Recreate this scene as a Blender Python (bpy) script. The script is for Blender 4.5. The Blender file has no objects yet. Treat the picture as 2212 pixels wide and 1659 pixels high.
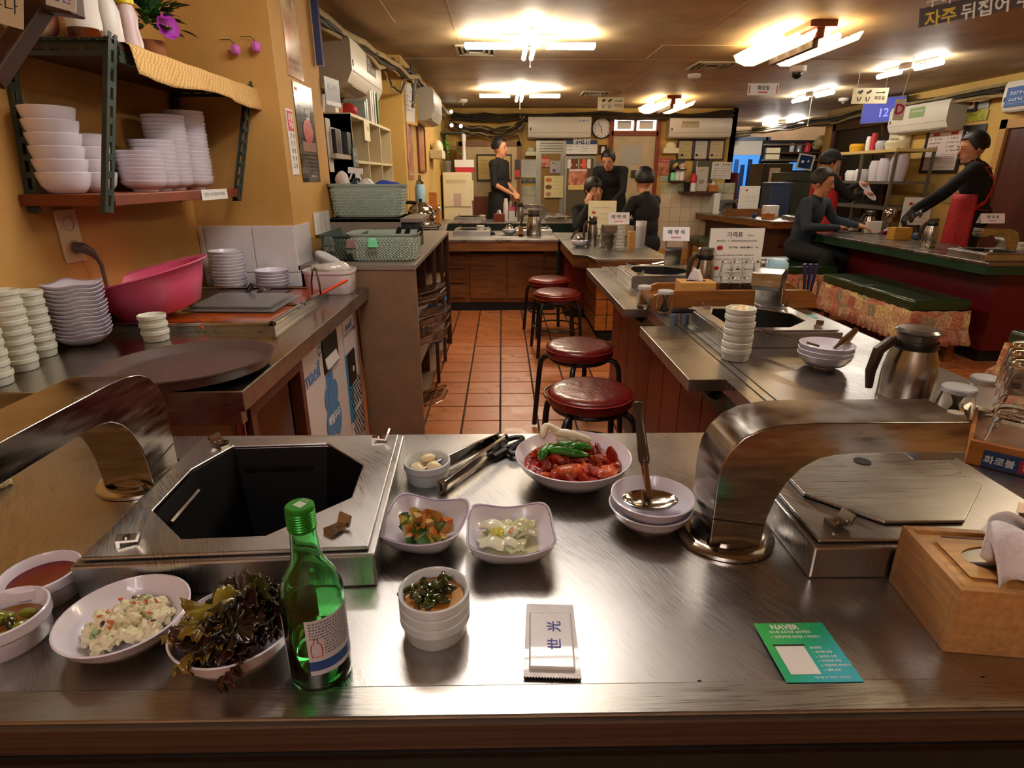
import bpy, bmesh, math, random
from math import sin, cos, pi, radians as R
from mathutils import Vector as V, Matrix
import numpy as np
random.seed(7)
SC = bpy.context.scene
COL = SC.collection
# ---------------------------------------------------------------- camera
HC = 1.2; PITCH = R(19.7); YAW = R(-0.95); FPX = 1255.0; CX, CY = 1106.0, 829.5
cam = bpy.data.cameras.new('camera'); cam.sensor_fit = 'HORIZONTAL'; cam.sensor_width = 36
cam.lens = FPX * 36 / 2212; cam.clip_start = .02; cam.clip_end = 60
camo = bpy.data.objects.new('camera', cam); COL.objects.link(camo)
camo.location = (0, 0, HC); camo.rotation_euler = (pi/2 - PITCH, 0, YAW); SC.camera = camo
# ---------------------------------------------------------------- world, exposure
SC.view_settings.view_transform = 'Standard'; SC.view_settings.look = 'None'
SC.view_settings.exposure = 0.44; SC.view_settings.gamma = 1; SC.view_settings.use_curve_mapping = False
w = bpy.data.worlds.new('world'); SC.world = w; w.use_nodes = True
w.node_tree.nodes['Background'].inputs[0].default_value = (1, .85, .65, 1)
w.node_tree.nodes['Background'].inputs[1].default_value = .12
SC.cycles.max_bounces = 14; SC.cycles.diffuse_bounces = 4; SC.cycles.glossy_bounces = 4
SC.cycles.transmission_bounces = 14; SC.cycles.transparent_max_bounces = 8
SC.cycles.sample_clamp_indirect = 4; SC.cycles.caustics_reflective = False; SC.cycles.caustics_refractive = False
LAMP = 46.0      # strength of the fluorescent tubes
WARM = (1, .74, .42); COOL = (1, .86, .66)
# measured plane -> point helpers (they turn a measured direction and a known plane into a position)
_f = V((-sin(YAW)*cos(PITCH), cos(YAW)*cos(PITCH), -sin(PITCH))); _r = V((cos(YAW), sin(YAW), 0)); _d = _f.cross(_r)
def _ray(x, y): return _f + _r*((x-CX)/FPX) + _d*((y-CY)/FPX)
def pz(x, y, z): v = _ray(x, y); return V((0, 0, HC)) + v*((z-HC)/v.z)
def py(x, y, Y): v = _ray(x, y); return V((0, 0, HC)) + v*(Y/v.y)
def px(x, y, X): v = _ray(x, y); return V((0, 0, HC)) + v*(X/v.x)
# ---------------------------------------------------------------- materials
MT = {}
def hexc(h):
    c = [int(h[i:i+2], 16)/255 for i in (0, 2, 4)]
    return tuple((x/12.92 if x < .04045 else ((x+.055)/1.055)**2.4) for x in c) + (1,)
def mat(name, col, rough=.5, metal=0, var=0, vscale=8, bump=0, bscale=60, stretch=(1, 1, 1), emit=0, ecol=None, trans=0, ior=1.45,
        coat=0, alpha=1, spec=None, col2=None, sss=0, rvar=0, detail=3, rot=(0, 0, 0)):
    if name in MT: return MT[name]
    m = bpy.data.materials.new(name); m.use_nodes = True; nt = m.node_tree; b = nt.nodes['Principled BSDF']
    c = hexc(col) if isinstance(col, str) else tuple(col) + (1,)
    b.inputs['Base Color'].default_value = c; b.inputs['Roughness'].default_value = rough
    b.inputs['Metallic'].default_value = metal; b.inputs['IOR'].default_value = ior
    b.inputs['Transmission Weight'].default_value = trans; b.inputs['Coat Weight'].default_value = coat
    b.inputs['Alpha'].default_value = alpha
    if spec is not None: b.inputs['Specular IOR Level'].default_value = spec
    if sss: b.inputs['Subsurface Weight'].default_value = sss; b.inputs['Subsurface Scale'].default_value = .01
    if emit:
        e = ecol if ecol else c[:3]
        b.inputs['Emission Color'].default_value = tuple(e[:3]) + (1,); b.inputs['Emission Strength'].default_value = emit
    if var or bump or rvar or col2:
        tc = nt.nodes.new('ShaderNodeTexCoord'); mp = nt.nodes.new('ShaderNodeMapping')
        nt.links.new(tc.outputs['Object'], mp.inputs[0]); mp.inputs['Scale'].default_value = stretch; mp.inputs['Rotation'].default_value = rot
        n = nt.nodes.new('ShaderNodeTexNoise'); n.inputs['Scale'].default_value = vscale; n.inputs['Detail'].default_value = detail
        nt.links.new(mp.outputs[0], n.inputs['Vector'])
        if var or col2:
            rp = nt.nodes.new('ShaderNodeValToRGB'); nt.links.new(n.outputs[0], rp.inputs[0])
            c2 = hexc(col2) if col2 else tuple(x*(1-var) for x in c[:3]) + (1,)
            c1 = c if col2 else tuple(min(1, x*(1+var*.5)) for x in c[:3]) + (1,)
            rp.color_ramp.elements[0].color = c2; rp.color_ramp.elements[1].color = c1
            rp.color_ramp.elements[0].position = .33; rp.color_ramp.elements[1].position = .67
            nt.links.new(rp.outputs[0], b.inputs['Base Color'])
        if rvar:
            mr = nt.nodes.new('ShaderNodeMapRange'); nt.links.new(n.outputs[0], mr.inputs[0])
            mr.inputs['From Min'].default_value = .3; mr.inputs['From Max'].default_value = .7
            mr.inputs['To Min'].default_value = max(.02, rough-rvar); mr.inputs['To Max'].default_value = rough+rvar
            nt.links.new(mr.outputs[0], b.inputs['Roughness'])
        if bump:
            n2 = nt.nodes.new('ShaderNodeTexNoise'); n2.inputs['Scale'].default_value = bscale; n2.inputs['Detail'].default_value = detail
            nt.links.new(mp.outputs[0], n2.inputs['Vector'])
            bp = nt.nodes.new('ShaderNodeBump'); bp.inputs['Strength'].default_value = bump; bp.inputs['Distance'].default_value = .01
            nt.links.new(n2.outputs[0], bp.inputs['Height']); nt.links.new(bp.outputs[0], b.inputs['Normal'])
    MT[name] = m; return m
def steel_mat(name, col, rough, rot, sc=(3, 160, 3), bump=.03, wear=.5):
    """worn brushed stainless steel: long fine scratches over soft cloudy wear"""
    m = bpy.data.materials.new(name); m.use_nodes = True; nt = m.node_tree; b = nt.nodes['Principled BSDF']
    b.inputs['Metallic'].default_value = 1; L = nt.links.new
    tc = nt.nodes.new('ShaderNodeTexCoord'); mp = nt.nodes.new('ShaderNodeMapping'); L(tc.outputs['Object'], mp.inputs[0])
    mp.vector_type = 'TEXTURE'; mp.inputs['Rotation'].default_value = rot; mp.inputs['Scale'].default_value = tuple(1/q for q in sc)
    dn = nt.nodes.new('ShaderNodeTexNoise'); dn.inputs['Scale'].default_value = 2.2; L(tc.outputs['Object'], dn.inputs['Vector'])
    ad = nt.nodes.new('ShaderNodeMixRGB'); ad.blend_type = 'ADD'; ad.inputs[0].default_value = wear*.3
    L(tc.outputs['Object'], ad.inputs[1]); L(dn.outputs['Color'], ad.inputs[2]); L(ad.outputs[0], mp.inputs[0])
    n = nt.nodes.new('ShaderNodeTexNoise'); n.inputs['Scale'].default_value = 3; n.inputs['Detail'].default_value = 6; n.inputs['Roughness'].default_value = .62
    L(mp.outputs[0], n.inputs['Vector'])
    cl = nt.nodes.new('ShaderNodeTexNoise'); cl.inputs['Scale'].default_value = 5; cl.inputs['Detail'].default_value = 4; L(tc.outputs['Object'], cl.inputs['Vector'])
    mx = nt.nodes.new('ShaderNodeMixRGB'); mx.inputs[0].default_value = .45; L(n.outputs[0], mx.inputs[1]); L(cl.outputs[0], mx.inputs[2])
    mr = nt.nodes.new('ShaderNodeMapRange'); L(mx.outputs[0], mr.inputs[0]); mr.inputs['From Min'].default_value = .35; mr.inputs['From Max'].default_value = .68
    mr.inputs['To Min'].default_value = rough*.75; mr.inputs['To Max'].default_value = rough*1.5; L(mr.outputs[0], b.inputs['Roughness'])
    rp = nt.nodes.new('ShaderNodeValToRGB'); L(mx.outputs[0], rp.inputs[0]); c = hexc(col)
    rp.color_ramp.elements[0].position = .35; rp.color_ramp.elements[1].position = .68
    rp.color_ramp.elements[0].color = tuple(x*.62 for x in c[:3]) + (1,); rp.color_ramp.elements[1].color = c; L(rp.outputs[0], b.inputs['Base Color'])
    bp = nt.nodes.new('ShaderNodeBump'); bp.inputs['Strength'].default_value = bump*2; bp.inputs['Distance'].default_value = .001
    L(n.outputs[0], bp.inputs['Height']); L(bp.outputs[0], b.inputs['Normal'])
    MT[name] = m; return m
steel = steel_mat('brushed_steel', 'C8C5C1', .29, (0, 0, R(-58)), sc=(7, 620, 5), bump=.014)
steel2 = steel_mat('brushed_steel_long', 'C0BDB6', .3, (0, 0, R(0)), sc=(4, 260, 4), wear=.1, bump=.012)
chrome = mat('polished_steel', 'C4C0BA', .12, 1, rvar=.06, vscale=14)
duct = mat('duct_steel', 'AAA49B', .2, 1, rvar=.08, vscale=18, stretch=(1, 1, 6), var=.25)
darkm = mat('sooty_black_metal', '0B0B0C', .55, .3)
white = mat('white_melamine', 'E9E2EC', .22, coat=.3, var=.03, vscale=5)
whiteg = mat('white_porcelain', 'DEE4E6', .25, coat=.3, var=.06, vscale=30)
whitegw = mat('warm_white_porcelain', 'E4E4D4', .28, coat=.3, var=.06, vscale=30)
rimline = mat('lilac_rim_line', '8F84A8', .3)
ochre = mat('ochre_wallpaper', 'CB9D58', .75, var=.22, vscale=2.2, bump=.15, bscale=140, col2='B88944')
ochre2 = mat('lit_ochre_wallpaper', 'D6B070', .75, var=.2, vscale=3, bump=.12, bscale=150)  # paler copy of the same ochre paper, stronger light painted into the colour
ochre_far = mat('yellow_wallpaper', 'CFA95C', .8, var=.15, vscale=2)
peach = mat('peach_wallpaper', 'E3BF95', .8, var=.1, vscale=3)
ceilm = mat('tan_ceiling_board', 'B89F78', .62, var=.22, vscale=3.5, bump=.12, bscale=200)
grout = mat('dark_floor_grout', '2E1B12', .85, var=.3, vscale=30)
tilem = mat('terracotta_tile', 'BC7040', .32, var=.16, vscale=9, bump=.04, bscale=30, rvar=.08)
tileb = mat('terracotta_tile_pale', 'C47B4A', .3, var=.14, vscale=9, bump=.04, bscale=30, rvar=.08)
wtile = mat('white_glazed_tile', 'D8D2D0', .2, coat=.3, var=.04, vscale=4)
wtilew = mat('cream_glazed_tile', 'D9CDB4', .25, coat=.2, var=.05, vscale=4)
woodm = mat('brown_stained_wood', '7A4A22', .42, var=.4, vscale=6, stretch=(1, 1, 8), rot=(0, pi/2, 0), detail=6)
woodd = mat('dark_brown_wood', '46291A', .42, var=.35, vscale=6, stretch=(1, 1, 8), detail=6)
woodr = mat('red_brown_wood', '7B3418', .4, var=.3, vscale=5, stretch=(1, 1, .1), detail=6)
woodo = mat('orange_wood', 'B8702C', .4, var=.3, vscale=8, stretch=(1, 6, 6), detail=6)
bamboo = mat('bamboo_wood', 'CE9A58', .42, var=.22, vscale=9, stretch=(1, 14, 14), detail=5, bump=.03, bscale=90)
bamboo2 = mat('bamboo_wood_side', 'C4925A', .42, var=.22, vscale=9, stretch=(14, 1, 14), detail=5)
brownlam = mat('brown_laminate', '7A5F48', .45, var=.12, vscale=12, bump=.05, bscale=90)
greylam = mat('grey_brown_laminate', '7C7063', .5, var=.08, vscale=12)
redpan = mat('dark_red_panel', '6E2213', .4, var=.25, vscale=3, stretch=(1, 1, .4))
burg = mat('burgundy_laminate', '5A0F14', .35, var=.15, vscale=4)
green = mat('dark_green_laminate', '1C3B28', .35, var=.2, vscale=10)
gteal = mat('dark_teal_laminate', '0C2421', .35, var=.2, vscale=10)
redvin = mat('oxblood_vinyl', '6A1716', .28, coat=.25, var=.3, vscale=14, bump=.25, bscale=30)
grnvin = mat('green_vinyl', '22371F', .3, coat=.3, var=.15, vscale=6, bump=.08, bscale=10)
black = mat('black_plastic', '0E0E0F', .35)
blackm = mat('matte_black', '0A0A0A', .7)
blackcl = mat('black_cloth', '0D0D0E', .9, bump=.3, bscale=60)
greymet = mat('dark_green_grey_paint', '38443E', .45, .2, var=.15, vscale=20)
brownpl = mat('brown_tray_plastic', '5B4A46', .38, bump=.15, bscale=400, var=.08, vscale=40)
brownh = mat('brown_handle_plastic', '3A2A20', .3)
pinkp = mat('pink_plastic', 'E8638C', .35, coat=.2, var=.06, vscale=8, sss=.15)
ivory = mat('ivory_plastic', 'E4D9B4', .4, var=.05, vscale=6)
whitep = mat('white_plastic', 'E6E2DC', .35, var=.03, vscale=6)
acm = mat('aircon_plastic', 'DDD6C6', .35, var=.04, vscale=5)
acs = mat('aircon_side_plastic', 'A69C8D', .45)
paper = mat('white_paper', 'E6E2DA', .7, var=.03, vscale=6)
paperw = mat('cream_paper', 'E0D4AE', .7, var=.04, vscale=6)
tissuem = mat('tissue_paper', 'EDE7EA', .85, bump=.3, bscale=160)
ink = mat('black_ink', '2A2320', .6)
inkb = mat('blue_ink', '3B3AA0', .6)
inkr = mat('red_ink', 'C6303A', .6)
inkg = mat('grey_ink', '8E867C', .6)
inkw = mat('white_ink', 'F0EEEA', .6)
navy = mat('navy_print', '1D3560', .45)
redpr = mat('red_print', 'B4262C', .5)
glassm = mat('clear_glass', (1, 1, 1), .02, trans=1, ior=1.45)
glassg = mat('green_bottle_glass', (.38, .96, .48), .03, trans=1, ior=1.5)
clearp = mat('clear_plastic', (.92, .92, .9), .15, trans=.85, ior=1.2)
milky = mat('milky_plastic', 'DADADA', .3, trans=.4, ior=1.1)
orange = mat('orange_plastic', 'F0562A', .35)
sage = mat('sage_green_plastic', '93A396', .5, var=.05)
sagedk = mat('dark_sage_plastic', '4C5A52', .5)
mint = mat('mint_silicone', '7FDFAA', .5)
mauve = mat('mauve_plastic', '8C6E68', .5)
lblue = mat('light_blue_plastic', '9CC4D6', .4)
bluep = mat('blue_plastic', '1E6FB4', .4)
bluecl = mat('blue_cloth', '2B3FA0', .9, bump=.3)
leaf = mat('leaf_green', '3E6B24', .5, var=.4, vscale=20)
leafd = mat('dark_leaf_green', '1F4420', .5, var=.3, vscale=20)
conduit = mat('dark_cable_rubber', '3A3226', .55, var=.2)
conduitl = mat('beige_pipe_wrap', 'A08B60', .6, var=.2)
skin = mat('skin', 'C98E6C', .5, sss=.1, var=.08, vscale=10)
hairm = mat('dark_hair', '17110E', .5, bump=.4, bscale=90)
# ---------------------------------------------------------------- mesh builder
class M:
    def __init__(s): s.v = []; s.f = []; s.mi = []; s.k = 0
    def add(s, vs, fs, T=None):
        n = len(s.v)
        for p in vs:
            p = V(p); s.v.append(tuple(T @ p) if T else tuple(p))
        for f in fs: s.f.append([i+n for i in f]); s.mi.append(s.k)
        return s
    def m(s, k): s.k = k; return s
    def box(s, c, d, rz=0, T=None, taper=1, rx=0, ry=0):
        x, y, z = (q/2 for q in d); Q = Matrix.Translation(c) @ Matrix.Rotation(rz, 4, 'Z') @ Matrix.Rotation(ry, 4, 'Y') @ Matrix.Rotation(rx, 4, 'X')
        if T: Q = T @ Q
        t = taper
        return s.add([(-x, -y, -z), (x, -y, -z), (x, y, -z), (-x, y, -z), (-x*t, -y*t, z), (x*t, -y*t, z), (x*t, y*t, z), (-x*t, y*t, z)],
                     [(3, 2, 1, 0), (4, 5, 6, 7), (0, 1, 5, 4), (1, 2, 6, 5), (2, 3, 7, 6), (3, 0, 4, 7)], Q)
    def bb(s, x0, x1, y0, y1, z0, z1): return s.box(((x0+x1)/2, (y0+y1)/2, (z0+z1)/2), (abs(x1-x0), abs(y1-y0), abs(z1-z0)))
    def prism(s, poly, z0, z1, T=None, cap=True):
        n = len(poly); vs = [(x, y, z0) for x, y in poly] + [(x, y, z1) for x, y in poly]
        fs = [(i, (i+1) % n, n+(i+1) % n, n+i) for i in range(n)]
        if cap: fs += [tuple(range(n-1, -1, -1)), tuple(range(n, 2*n))]
        return s.add(vs, fs, T)
    def lathe(s, prof, seg=24, T=None, c=(0, 0, 0), sx=1, sy=1, cap0=False, cap1=False):
        vs = []; fs = []; n = len(prof)
        for r, z in prof:
            for i in range(seg):
                a = 2*pi*i/seg; vs.append((c[0]+r*cos(a)*sx, c[1]+r*sin(a)*sy, c[2]+z))
        for j in range(n-1):
            for i in range(seg):
                k = (i+1) % seg; fs.append((j*seg+i, j*seg+k, (j+1)*seg+k, (j+1)*seg+i))
        if cap0: fs.append(tuple(range(seg-1, -1, -1)))
        if cap1: fs.append(tuple((n-1)*seg+i for i in range(seg)))
        return s.add(vs, fs, T)
    def cyl(s, c, r, h, seg=20, r2=None, T=None):
        r2 = r if r2 is None else r2
        return s.lathe([(r, 0), (r2, h)], seg, T, c, cap0=True, cap1=True)
    def sph(s, c, r, seg=12, rings=8, sc=(1, 1, 1), T=None):
        prof = [(max(1e-5, sin(pi*i/rings))*r, -cos(pi*i/rings)*r*sc[2]) for i in range(rings+1)]
        return s.lathe(prof, seg, T, c, sc[0], sc[1])
    def sweep(s, pts, sec, closed=False, up=None, scales=None, cap=True, T=None):
        """sweep the 2-D section sec (list of (a, b)) along pts"""
        pts = [V(p) for p in pts]; n = len(pts); m = len(sec); vs = []; pn = None
        for i, p in enumerate(pts):
            a = pts[(i-1) % n] if (closed or i) else p; b = pts[(i+1) % n] if (closed or i < n-1) else p
            t = (b-a).normalized()
            if up is not None: sd = t.cross(V(up)); sd = sd.normalized() if sd.length > 1e-6 else V((1, 0, 0))
            else:
                if pn is None: q = V((0, 0, 1)) if abs(t.z) < .9 else V((1, 0, 0)); sd = t.cross(q).normalized()
                else: sd = (pn - t*pn.dot(t)).normalized()
            pn = sd; nn = sd.cross(t).normalized(); k = scales[i] if scales else 1
            for (u, w_) in sec: vs.append(p + sd*u*k + nn*w_*k)
        fs = []
        for i in range(n if closed else n-1):
            j = (i+1) % n
            for q in range(m): fs.append((i*m+q, i*m+(q+1) % m, j*m+(q+1) % m, j*m+q))
        if cap and not closed: fs += [tuple(range(m-1, -1, -1)), tuple((n-1)*m+q for q in range(m))]
        return s.add(vs, fs, T)
    def tube(s, pts, r, seg=8, closed=False, scales=None, T=None, cap=True):
        return s.sweep(pts, [(r*cos(2*pi*i/seg), r*sin(2*pi*i/seg)) for i in range(seg)], closed, None, scales, cap, T)
    def quad(s, a, b, c, d): return s.add([a, b, c, d], [(0, 1, 2, 3)])
    def grid(s, fn, nu, nv, thick=0):
        """surface fn(u, v) -> point"""
        vs = [fn(i/nu, j/nv) for j in range(nv+1) for i in range(nu+1)]
        fs = [(j*(nu+1)+i, j*(nu+1)+i+1, (j+1)*(nu+1)+i+1, (j+1)*(nu+1)+i) for j in range(nv) for i in range(nu)]
        return s.add(vs, fs)
    def build(s, name, mats, parent=None, loc=None, smooth=35, bevel=0, solid=0, sub=0, bseg=2, rz=None, label=None, recalc=True):
        me = bpy.data.meshes.new(name); me.from_pydata(s.v, [], s.f); 
        if not isinstance(mats, (list, tuple)): mats = [mats]
        for q in mats: me.materials.append(q)
        if len(mats) > 1: me.polygons.foreach_set('material_index', s.mi)
        if recalc:
            bm = bmesh.new(); bm.from_mesh(me); bmesh.ops.recalc_face_normals(bm, faces=bm.faces); bm.to_mesh(me); bm.free()
        me.update()
        if smooth: me.polygons.foreach_set('use_smooth', [True]*len(me.polygons)); me.set_sharp_from_angle(angle=R(smooth))
        o = bpy.data.objects.new(name, me); COL.objects.link(o)
        if parent is not None: o.parent = parent
        if loc is not None: o.location = loc
        if rz is not None: o.rotation_euler = (0, 0, rz)
        if solid:
            md = o.modifiers.new('solidify', 'SOLIDIFY'); md.thickness = solid; md.offset = 0
        if bevel:
            md = o.modifiers.new('bevel', 'BEVEL'); md.width = bevel; md.segments = bseg; md.limit_method = 'ANGLE'; md.angle_limit = R(40)
        if sub:
            md = o.modifiers.new('sub', 'SUBSURF'); md.levels = sub; md.render_levels = sub
        if label: o['label'] = label
        return o
def tag(o, label, cat, group=None, kind=None):
    o['label'] = label; o['category'] = cat
    if group: o['group'] = group
    if kind: o['kind'] = kind
    return o
def thing(name, label, cat, loc=(0, 0, 0), rz=0, group=None):
    o = bpy.data.objects.new(name, None); COL.objects.link(o); o.location = loc; o.rotation_euler = (0, 0, rz); o.empty_display_size = .05
    return tag(o, label, cat, group)
def struct(o, label=None, cat=None):
    o['kind'] = 'structure'
    if label: o['label'] = label
    if cat: o['category'] = cat
    return o
def dup(o, loc=None, rz=None, label=None, parent=None, group=None):
    c = o.copy(); COL.objects.link(c)
    if parent is not None: c.parent = parent
    if loc is not None: c.location = loc
    if rz is not None: c.rotation_euler = (c.rotation_euler[0], c.rotation_euler[1], rz)
    if label: c['label'] = label
    if group: c['group'] = group
    for ch in list(o.children):
        d = dup(ch, parent=c); d.matrix_parent_inverse = ch.matrix_parent_inverse.copy()
    return c
ORD = ['topmost', 'second from the top', 'third from the top', 'fourth from the top', 'fifth from the top', 'sixth from the top', 'seventh from the top', 'eighth from the top',
       'ninth from the top', 'tenth from the top', 'eleventh from the top', 'twelfth from the top', 'thirteenth from the top', 'fourteenth from the top', 'fifteenth from the top',
       'sixteenth from the top', 'seventeenth from the top', 'eighteenth from the top', 'nineteenth from the top', 'twentieth from the top', 'twenty first from the top', 'twenty second from the top',
       'twenty third from the top', 'twenty fourth from the top', 'twenty fifth from the top', 'twenty sixth from the top']
def text(s, size, parent, T, m, name='lettering', bold=.0, ext=.0004, align='CENTER', space=1.0):
    """flat raised lettering lying in local XY of T"""
    cu = bpy.data.curves.new(name, 'FONT'); cu.body = s; cu.size = size; cu.align_x = align; cu.align_y = 'CENTER'
    cu.extrude = ext; cu.offset = bold*size; cu.resolution_u = 2; cu.space_character = space
    o = bpy.data.objects.new(name, cu); COL.objects.link(o); bpy.context.view_layer.update()
    me = bpy.data.meshes.new_from_object(o.evaluated_get(bpy.context.evaluated_depsgraph_get()))
    bpy.data.objects.remove(o); bpy.data.curves.remove(cu)
    me.name = name; me.materials.clear(); me.materials.append(m)
    o = bpy.data.objects.new(name, me); COL.objects.link(o)
    if parent is not None: o.parent = parent
    o.matrix_local = T
    return o
# frame that stands a flat XY drawing upright in XZ, facing -Y
UP = Matrix.Rotation(pi/2, 4, 'X')
def upT(x, z, y=0): return Matrix.Translation((x, y, z)) @ UP
def flatT(x, y, z, rz=0): return Matrix.Translation((x, y, z)) @ Matrix.Rotation(rz, 4, 'Z')
def printed(items, parent, y=-.0015, name='print'):
    """flat print on an upright board facing -Y: items (kind, x, z, w, h, material)"""
    ms = []; m = M()
    for it in items:
        kd, x, z, w_, h, mt = it[:6]
        if mt not in ms: ms.append(mt)
        m.m(ms.index(mt))
        if kd == 'r': m.box((x, y, z), (w_, .0012, h))
        elif kd == 'e': m.add([(x+cos(a*pi/8)*w_/2, y-.0007, z+sin(a*pi/8)*h/2) for a in range(16)], [tuple(range(16))])
        elif kd == 't':   # line of small written strokes
            n = max(3, int(w_/(h*1.05))); rr = random.Random(int(x*997+z*8831)+n)
            for i in range(n):
                if rr.random() < .14: continue
                cx = x - w_/2 + (i+.5)*w_/n
                m.box((cx, y-.0004, z+h*.22*rr.uniform(-1, 1)), (w_/n*.66, .0006, h*.2))
                m.box((cx+w_/n*.24*rr.choice((-1, 1)), y-.0004, z), (w_/n*.18, .0006, h*.9))
                if rr.random() < .5: m.box((cx, y-.0004, z-h*.36), (w_/n*.55, .0006, h*.18))
    return m.build(name, ms, parent, smooth=0, recalc=False)
def board(name, label, cat, c, w_, h, base, items=(), rz=0, th=.004, frame=None, fw=.015, group=None, edge=None, tilt=0):
    """an upright flat sheet/board centred at c, facing -Y before rz"""
    t = thing(name, label, cat, c, rz, group)
    if tilt: t.rotation_euler = (tilt, 0, rz)
    M().box((0, 0, 0), (w_, th, h)).build('sheet' if frame is None else 'backing', base, t, smooth=0)
    if frame:
        f = M()
        for sx in (-1, 1): f.box((sx*(w_/2+fw/2-.002), -.004, 0), (fw, .022, h+2*fw))
        for sz in (-1, 1): f.box((0, -.004, sz*(h/2+fw/2-.002)), (w_, .022, fw))
        f.build('frame', frame, t, smooth=0)
    if items: printed([(k, x*w_, z*h, a*w_, b*h, mt) for k, x, z, a, b, mt in items], t, -th/2-.0006)
    return t
def onT(x, y, dz=0, z=.735): return pz(x, y, z+dz)
# ================================================================ SHELL
T = .735; ZC = 2.1; XL = -1.31; XR = 4.8; YB = 9.0
fl = struct(M().bb(-1.6, 7.9, -1.6, 12.4, -.06, -.006).build('floor', grout, smooth=0), 'terracotta tiled restaurant floor with dark grout', 'floor')
tm = []
for q in range(3):
    b = M(); b.box((0, 0, -.003), (.186, .191, .006), taper=.985); o = b.build('tile', [tilem, tileb, tilem][q], fl, loc=(-5, -5, -9), smooth=0); tm.append(o.data); bpy.data.objects.remove(o)
def put_tile(x, y, i):
    o = bpy.data.objects.new('tile', tm[i]); COL.objects.link(o); o.parent = fl; o.location = (x, y, random.uniform(-.001, .0006))
    o.rotation_euler = (random.uniform(-.004, .004), random.uniform(-.004, .004), random.choice((0, pi))+random.uniform(-.006, .006))
y0 = pz(1080, 908, 0).y
for j in range(-2, 14):
    for i in range(-4, 6):
        x = -.015 + .195*(i+.5); y = y0 + .1 + .2*j
        if x < -.75 and y < 4.8: continue
        put_tile(x, y, random.randrange(3))
for j in range(4, 12):
    for i in range(8, 21):
        x = -.015 + .195*(i+.5); y = y0 + .1 + .2*(j-5)
        if 1.5 < x < 3.9 and len(fl.children) < 296: put_tile(x, y, random.randrange(3))
have = set((round(o.location.x, 2), round(o.location.y, 2)) for o in fl.children); rest = M()
for j in range(-22, 50):
    for i in range(-7, 37):
        x = -.015 + .195*(i+.5); y = y0 + .1 + .2*j
        if (round(x, 2), round(y, 2)) not in have and -1.5 < x < 7.5 and -1.4 < y < 12.1: rest.box((x, y, -.003), (.186, .191, .006), taper=.985)
rest.build('tile_field', tilem, fl, smooth=0, recalc=False)['kind'] = 'stuff'
def slab(name, x0, x1, y0, y1, z0, z1, m, lab=None, cat=None): return struct(M().bb(x0, x1, y0, y1, z0, z1).build(name, m, smooth=0), lab, cat)
ceil = slab('ceiling', -1.6, 7.9, -1.6, 12.4, ZC, ZC+.1, ceilm, 'low tan papered ceiling with round stains and seams', 'ceiling')
for k, (x0, x1, y0_, y1) in enumerate([(-.30, -.28, 2, 9), (.30, .305, 2, 5.2), (-1.3, 5, 5.35, 5.354), (-1.3, 5, 3.2, 3.204), (1.35, 1.355, 3, 9)]):
    M().bb(x0, x0+.006, y0_, y1, ZC-.0015, ZC+.002).build('seam', ceilm, ceil, smooth=0) if x1-x0 < 1 else M().bb(x0, x1, y0_, y0_+.006, ZC-.0015, ZC+.002).build('seam', ceilm, ceil, smooth=0)
for (x, y, a, b_) in [(980, 178, .5, .35), (1490, 112, .55, .5), (740, 20, .5, .6)]:
    p = pz(x, y, ZC); M().box((p.x, p.y, ZC-.002), (a, b_, .005)).build('panel', mat('ceiling_patch', 'AD946C', .6), ceil, smooth=0)
slab('wall_left', XL-.1, XL, -1.6, 3.25, -.06, ZC, ochre, 'ochre papered wall behind the wire shelf and outlet', 'wall')
slab('wall_left_middle', XL-.1, -1.12, 3.2, 5.3, -.06, ZC, ochre_far, 'yellow wall section behind the cube shelf', 'wall')
slab('wall_left_rear', -.95, -.8, 5.3, YB, -.06, ZC, ochre_far, 'yellow papered wall section beyond the cube shelf', 'wall')
pil2 = slab('pillar', -1.14, -.8, 5.2, 5.32, -.06, ZC, ochre_far, 'yellow papered pillar corner with posters beyond the cube shelf', 'pillar')
wb = slab('wall_back', -.9, 3.36, YB, YB+.1, -.06, ZC, ochre_far, 'yellow back wall with door, fridges and air conditioners', 'wall')
slab('wall_back_side', 3.28, 3.36, YB, 12.3, -.06, ZC, ochre_far, 'yellow wall end beside the blue lit doorway', 'wall')
slab('wall_back_deep', 3.36, 7.7, 12.2, 12.3, -.06, ZC, peach, 'peach wall of the deep rear room', 'wall')
slab('wall_right_rear', 7.6, 7.7, 9.2, 12.3, -.06, ZC, peach, 'peach side wall of the deep rear room', 'wall')
slab('wall_right_side', XR, 7.7, 9.2, 9.3, -.06, ZC, ochre_far, 'yellow wall return beside the dark wooden doorway', 'wall')
slab('wall_right', XR, XR+.1, -1.6, 9.3, -.06, ZC, ochre_far, 'yellow papered wall behind the waiter in the red apron', 'wall')
slab('wall_front', -1.6, 5.2, -1.6, -1.5, -.06, ZC, peach, 'pale wall behind the photographer', 'wall')
# near pillar with white tiles
pil = slab('pillar', XL, -.895, 2.6, 3.22, -.06, ZC, ochre, 'ochre pillar with white tiled foot and meat posters', 'pillar')
zt = [.737, .80, 1.0]; xs = [py(428, 500, 2.6).x, py(441, 500, 2.6).x, py(545, 500, 2.6).x, -.896]
for j in range(2):
    for i in range(3):
        M().bb(xs[i]+.0015, xs[i+1]-.0015, 2.592, 2.602, zt[j]+.0015, zt[j+1]-.0015).build('tile', wtile, pil, smooth=0, bevel=.0015)
for j in range(2):
    M().bb(-.899, -.889, 2.596, 2.79, zt[j]+.0015, zt[j+1]-.0015).build('tile', wtile, pil, smooth=0, bevel=.0015)
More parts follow.
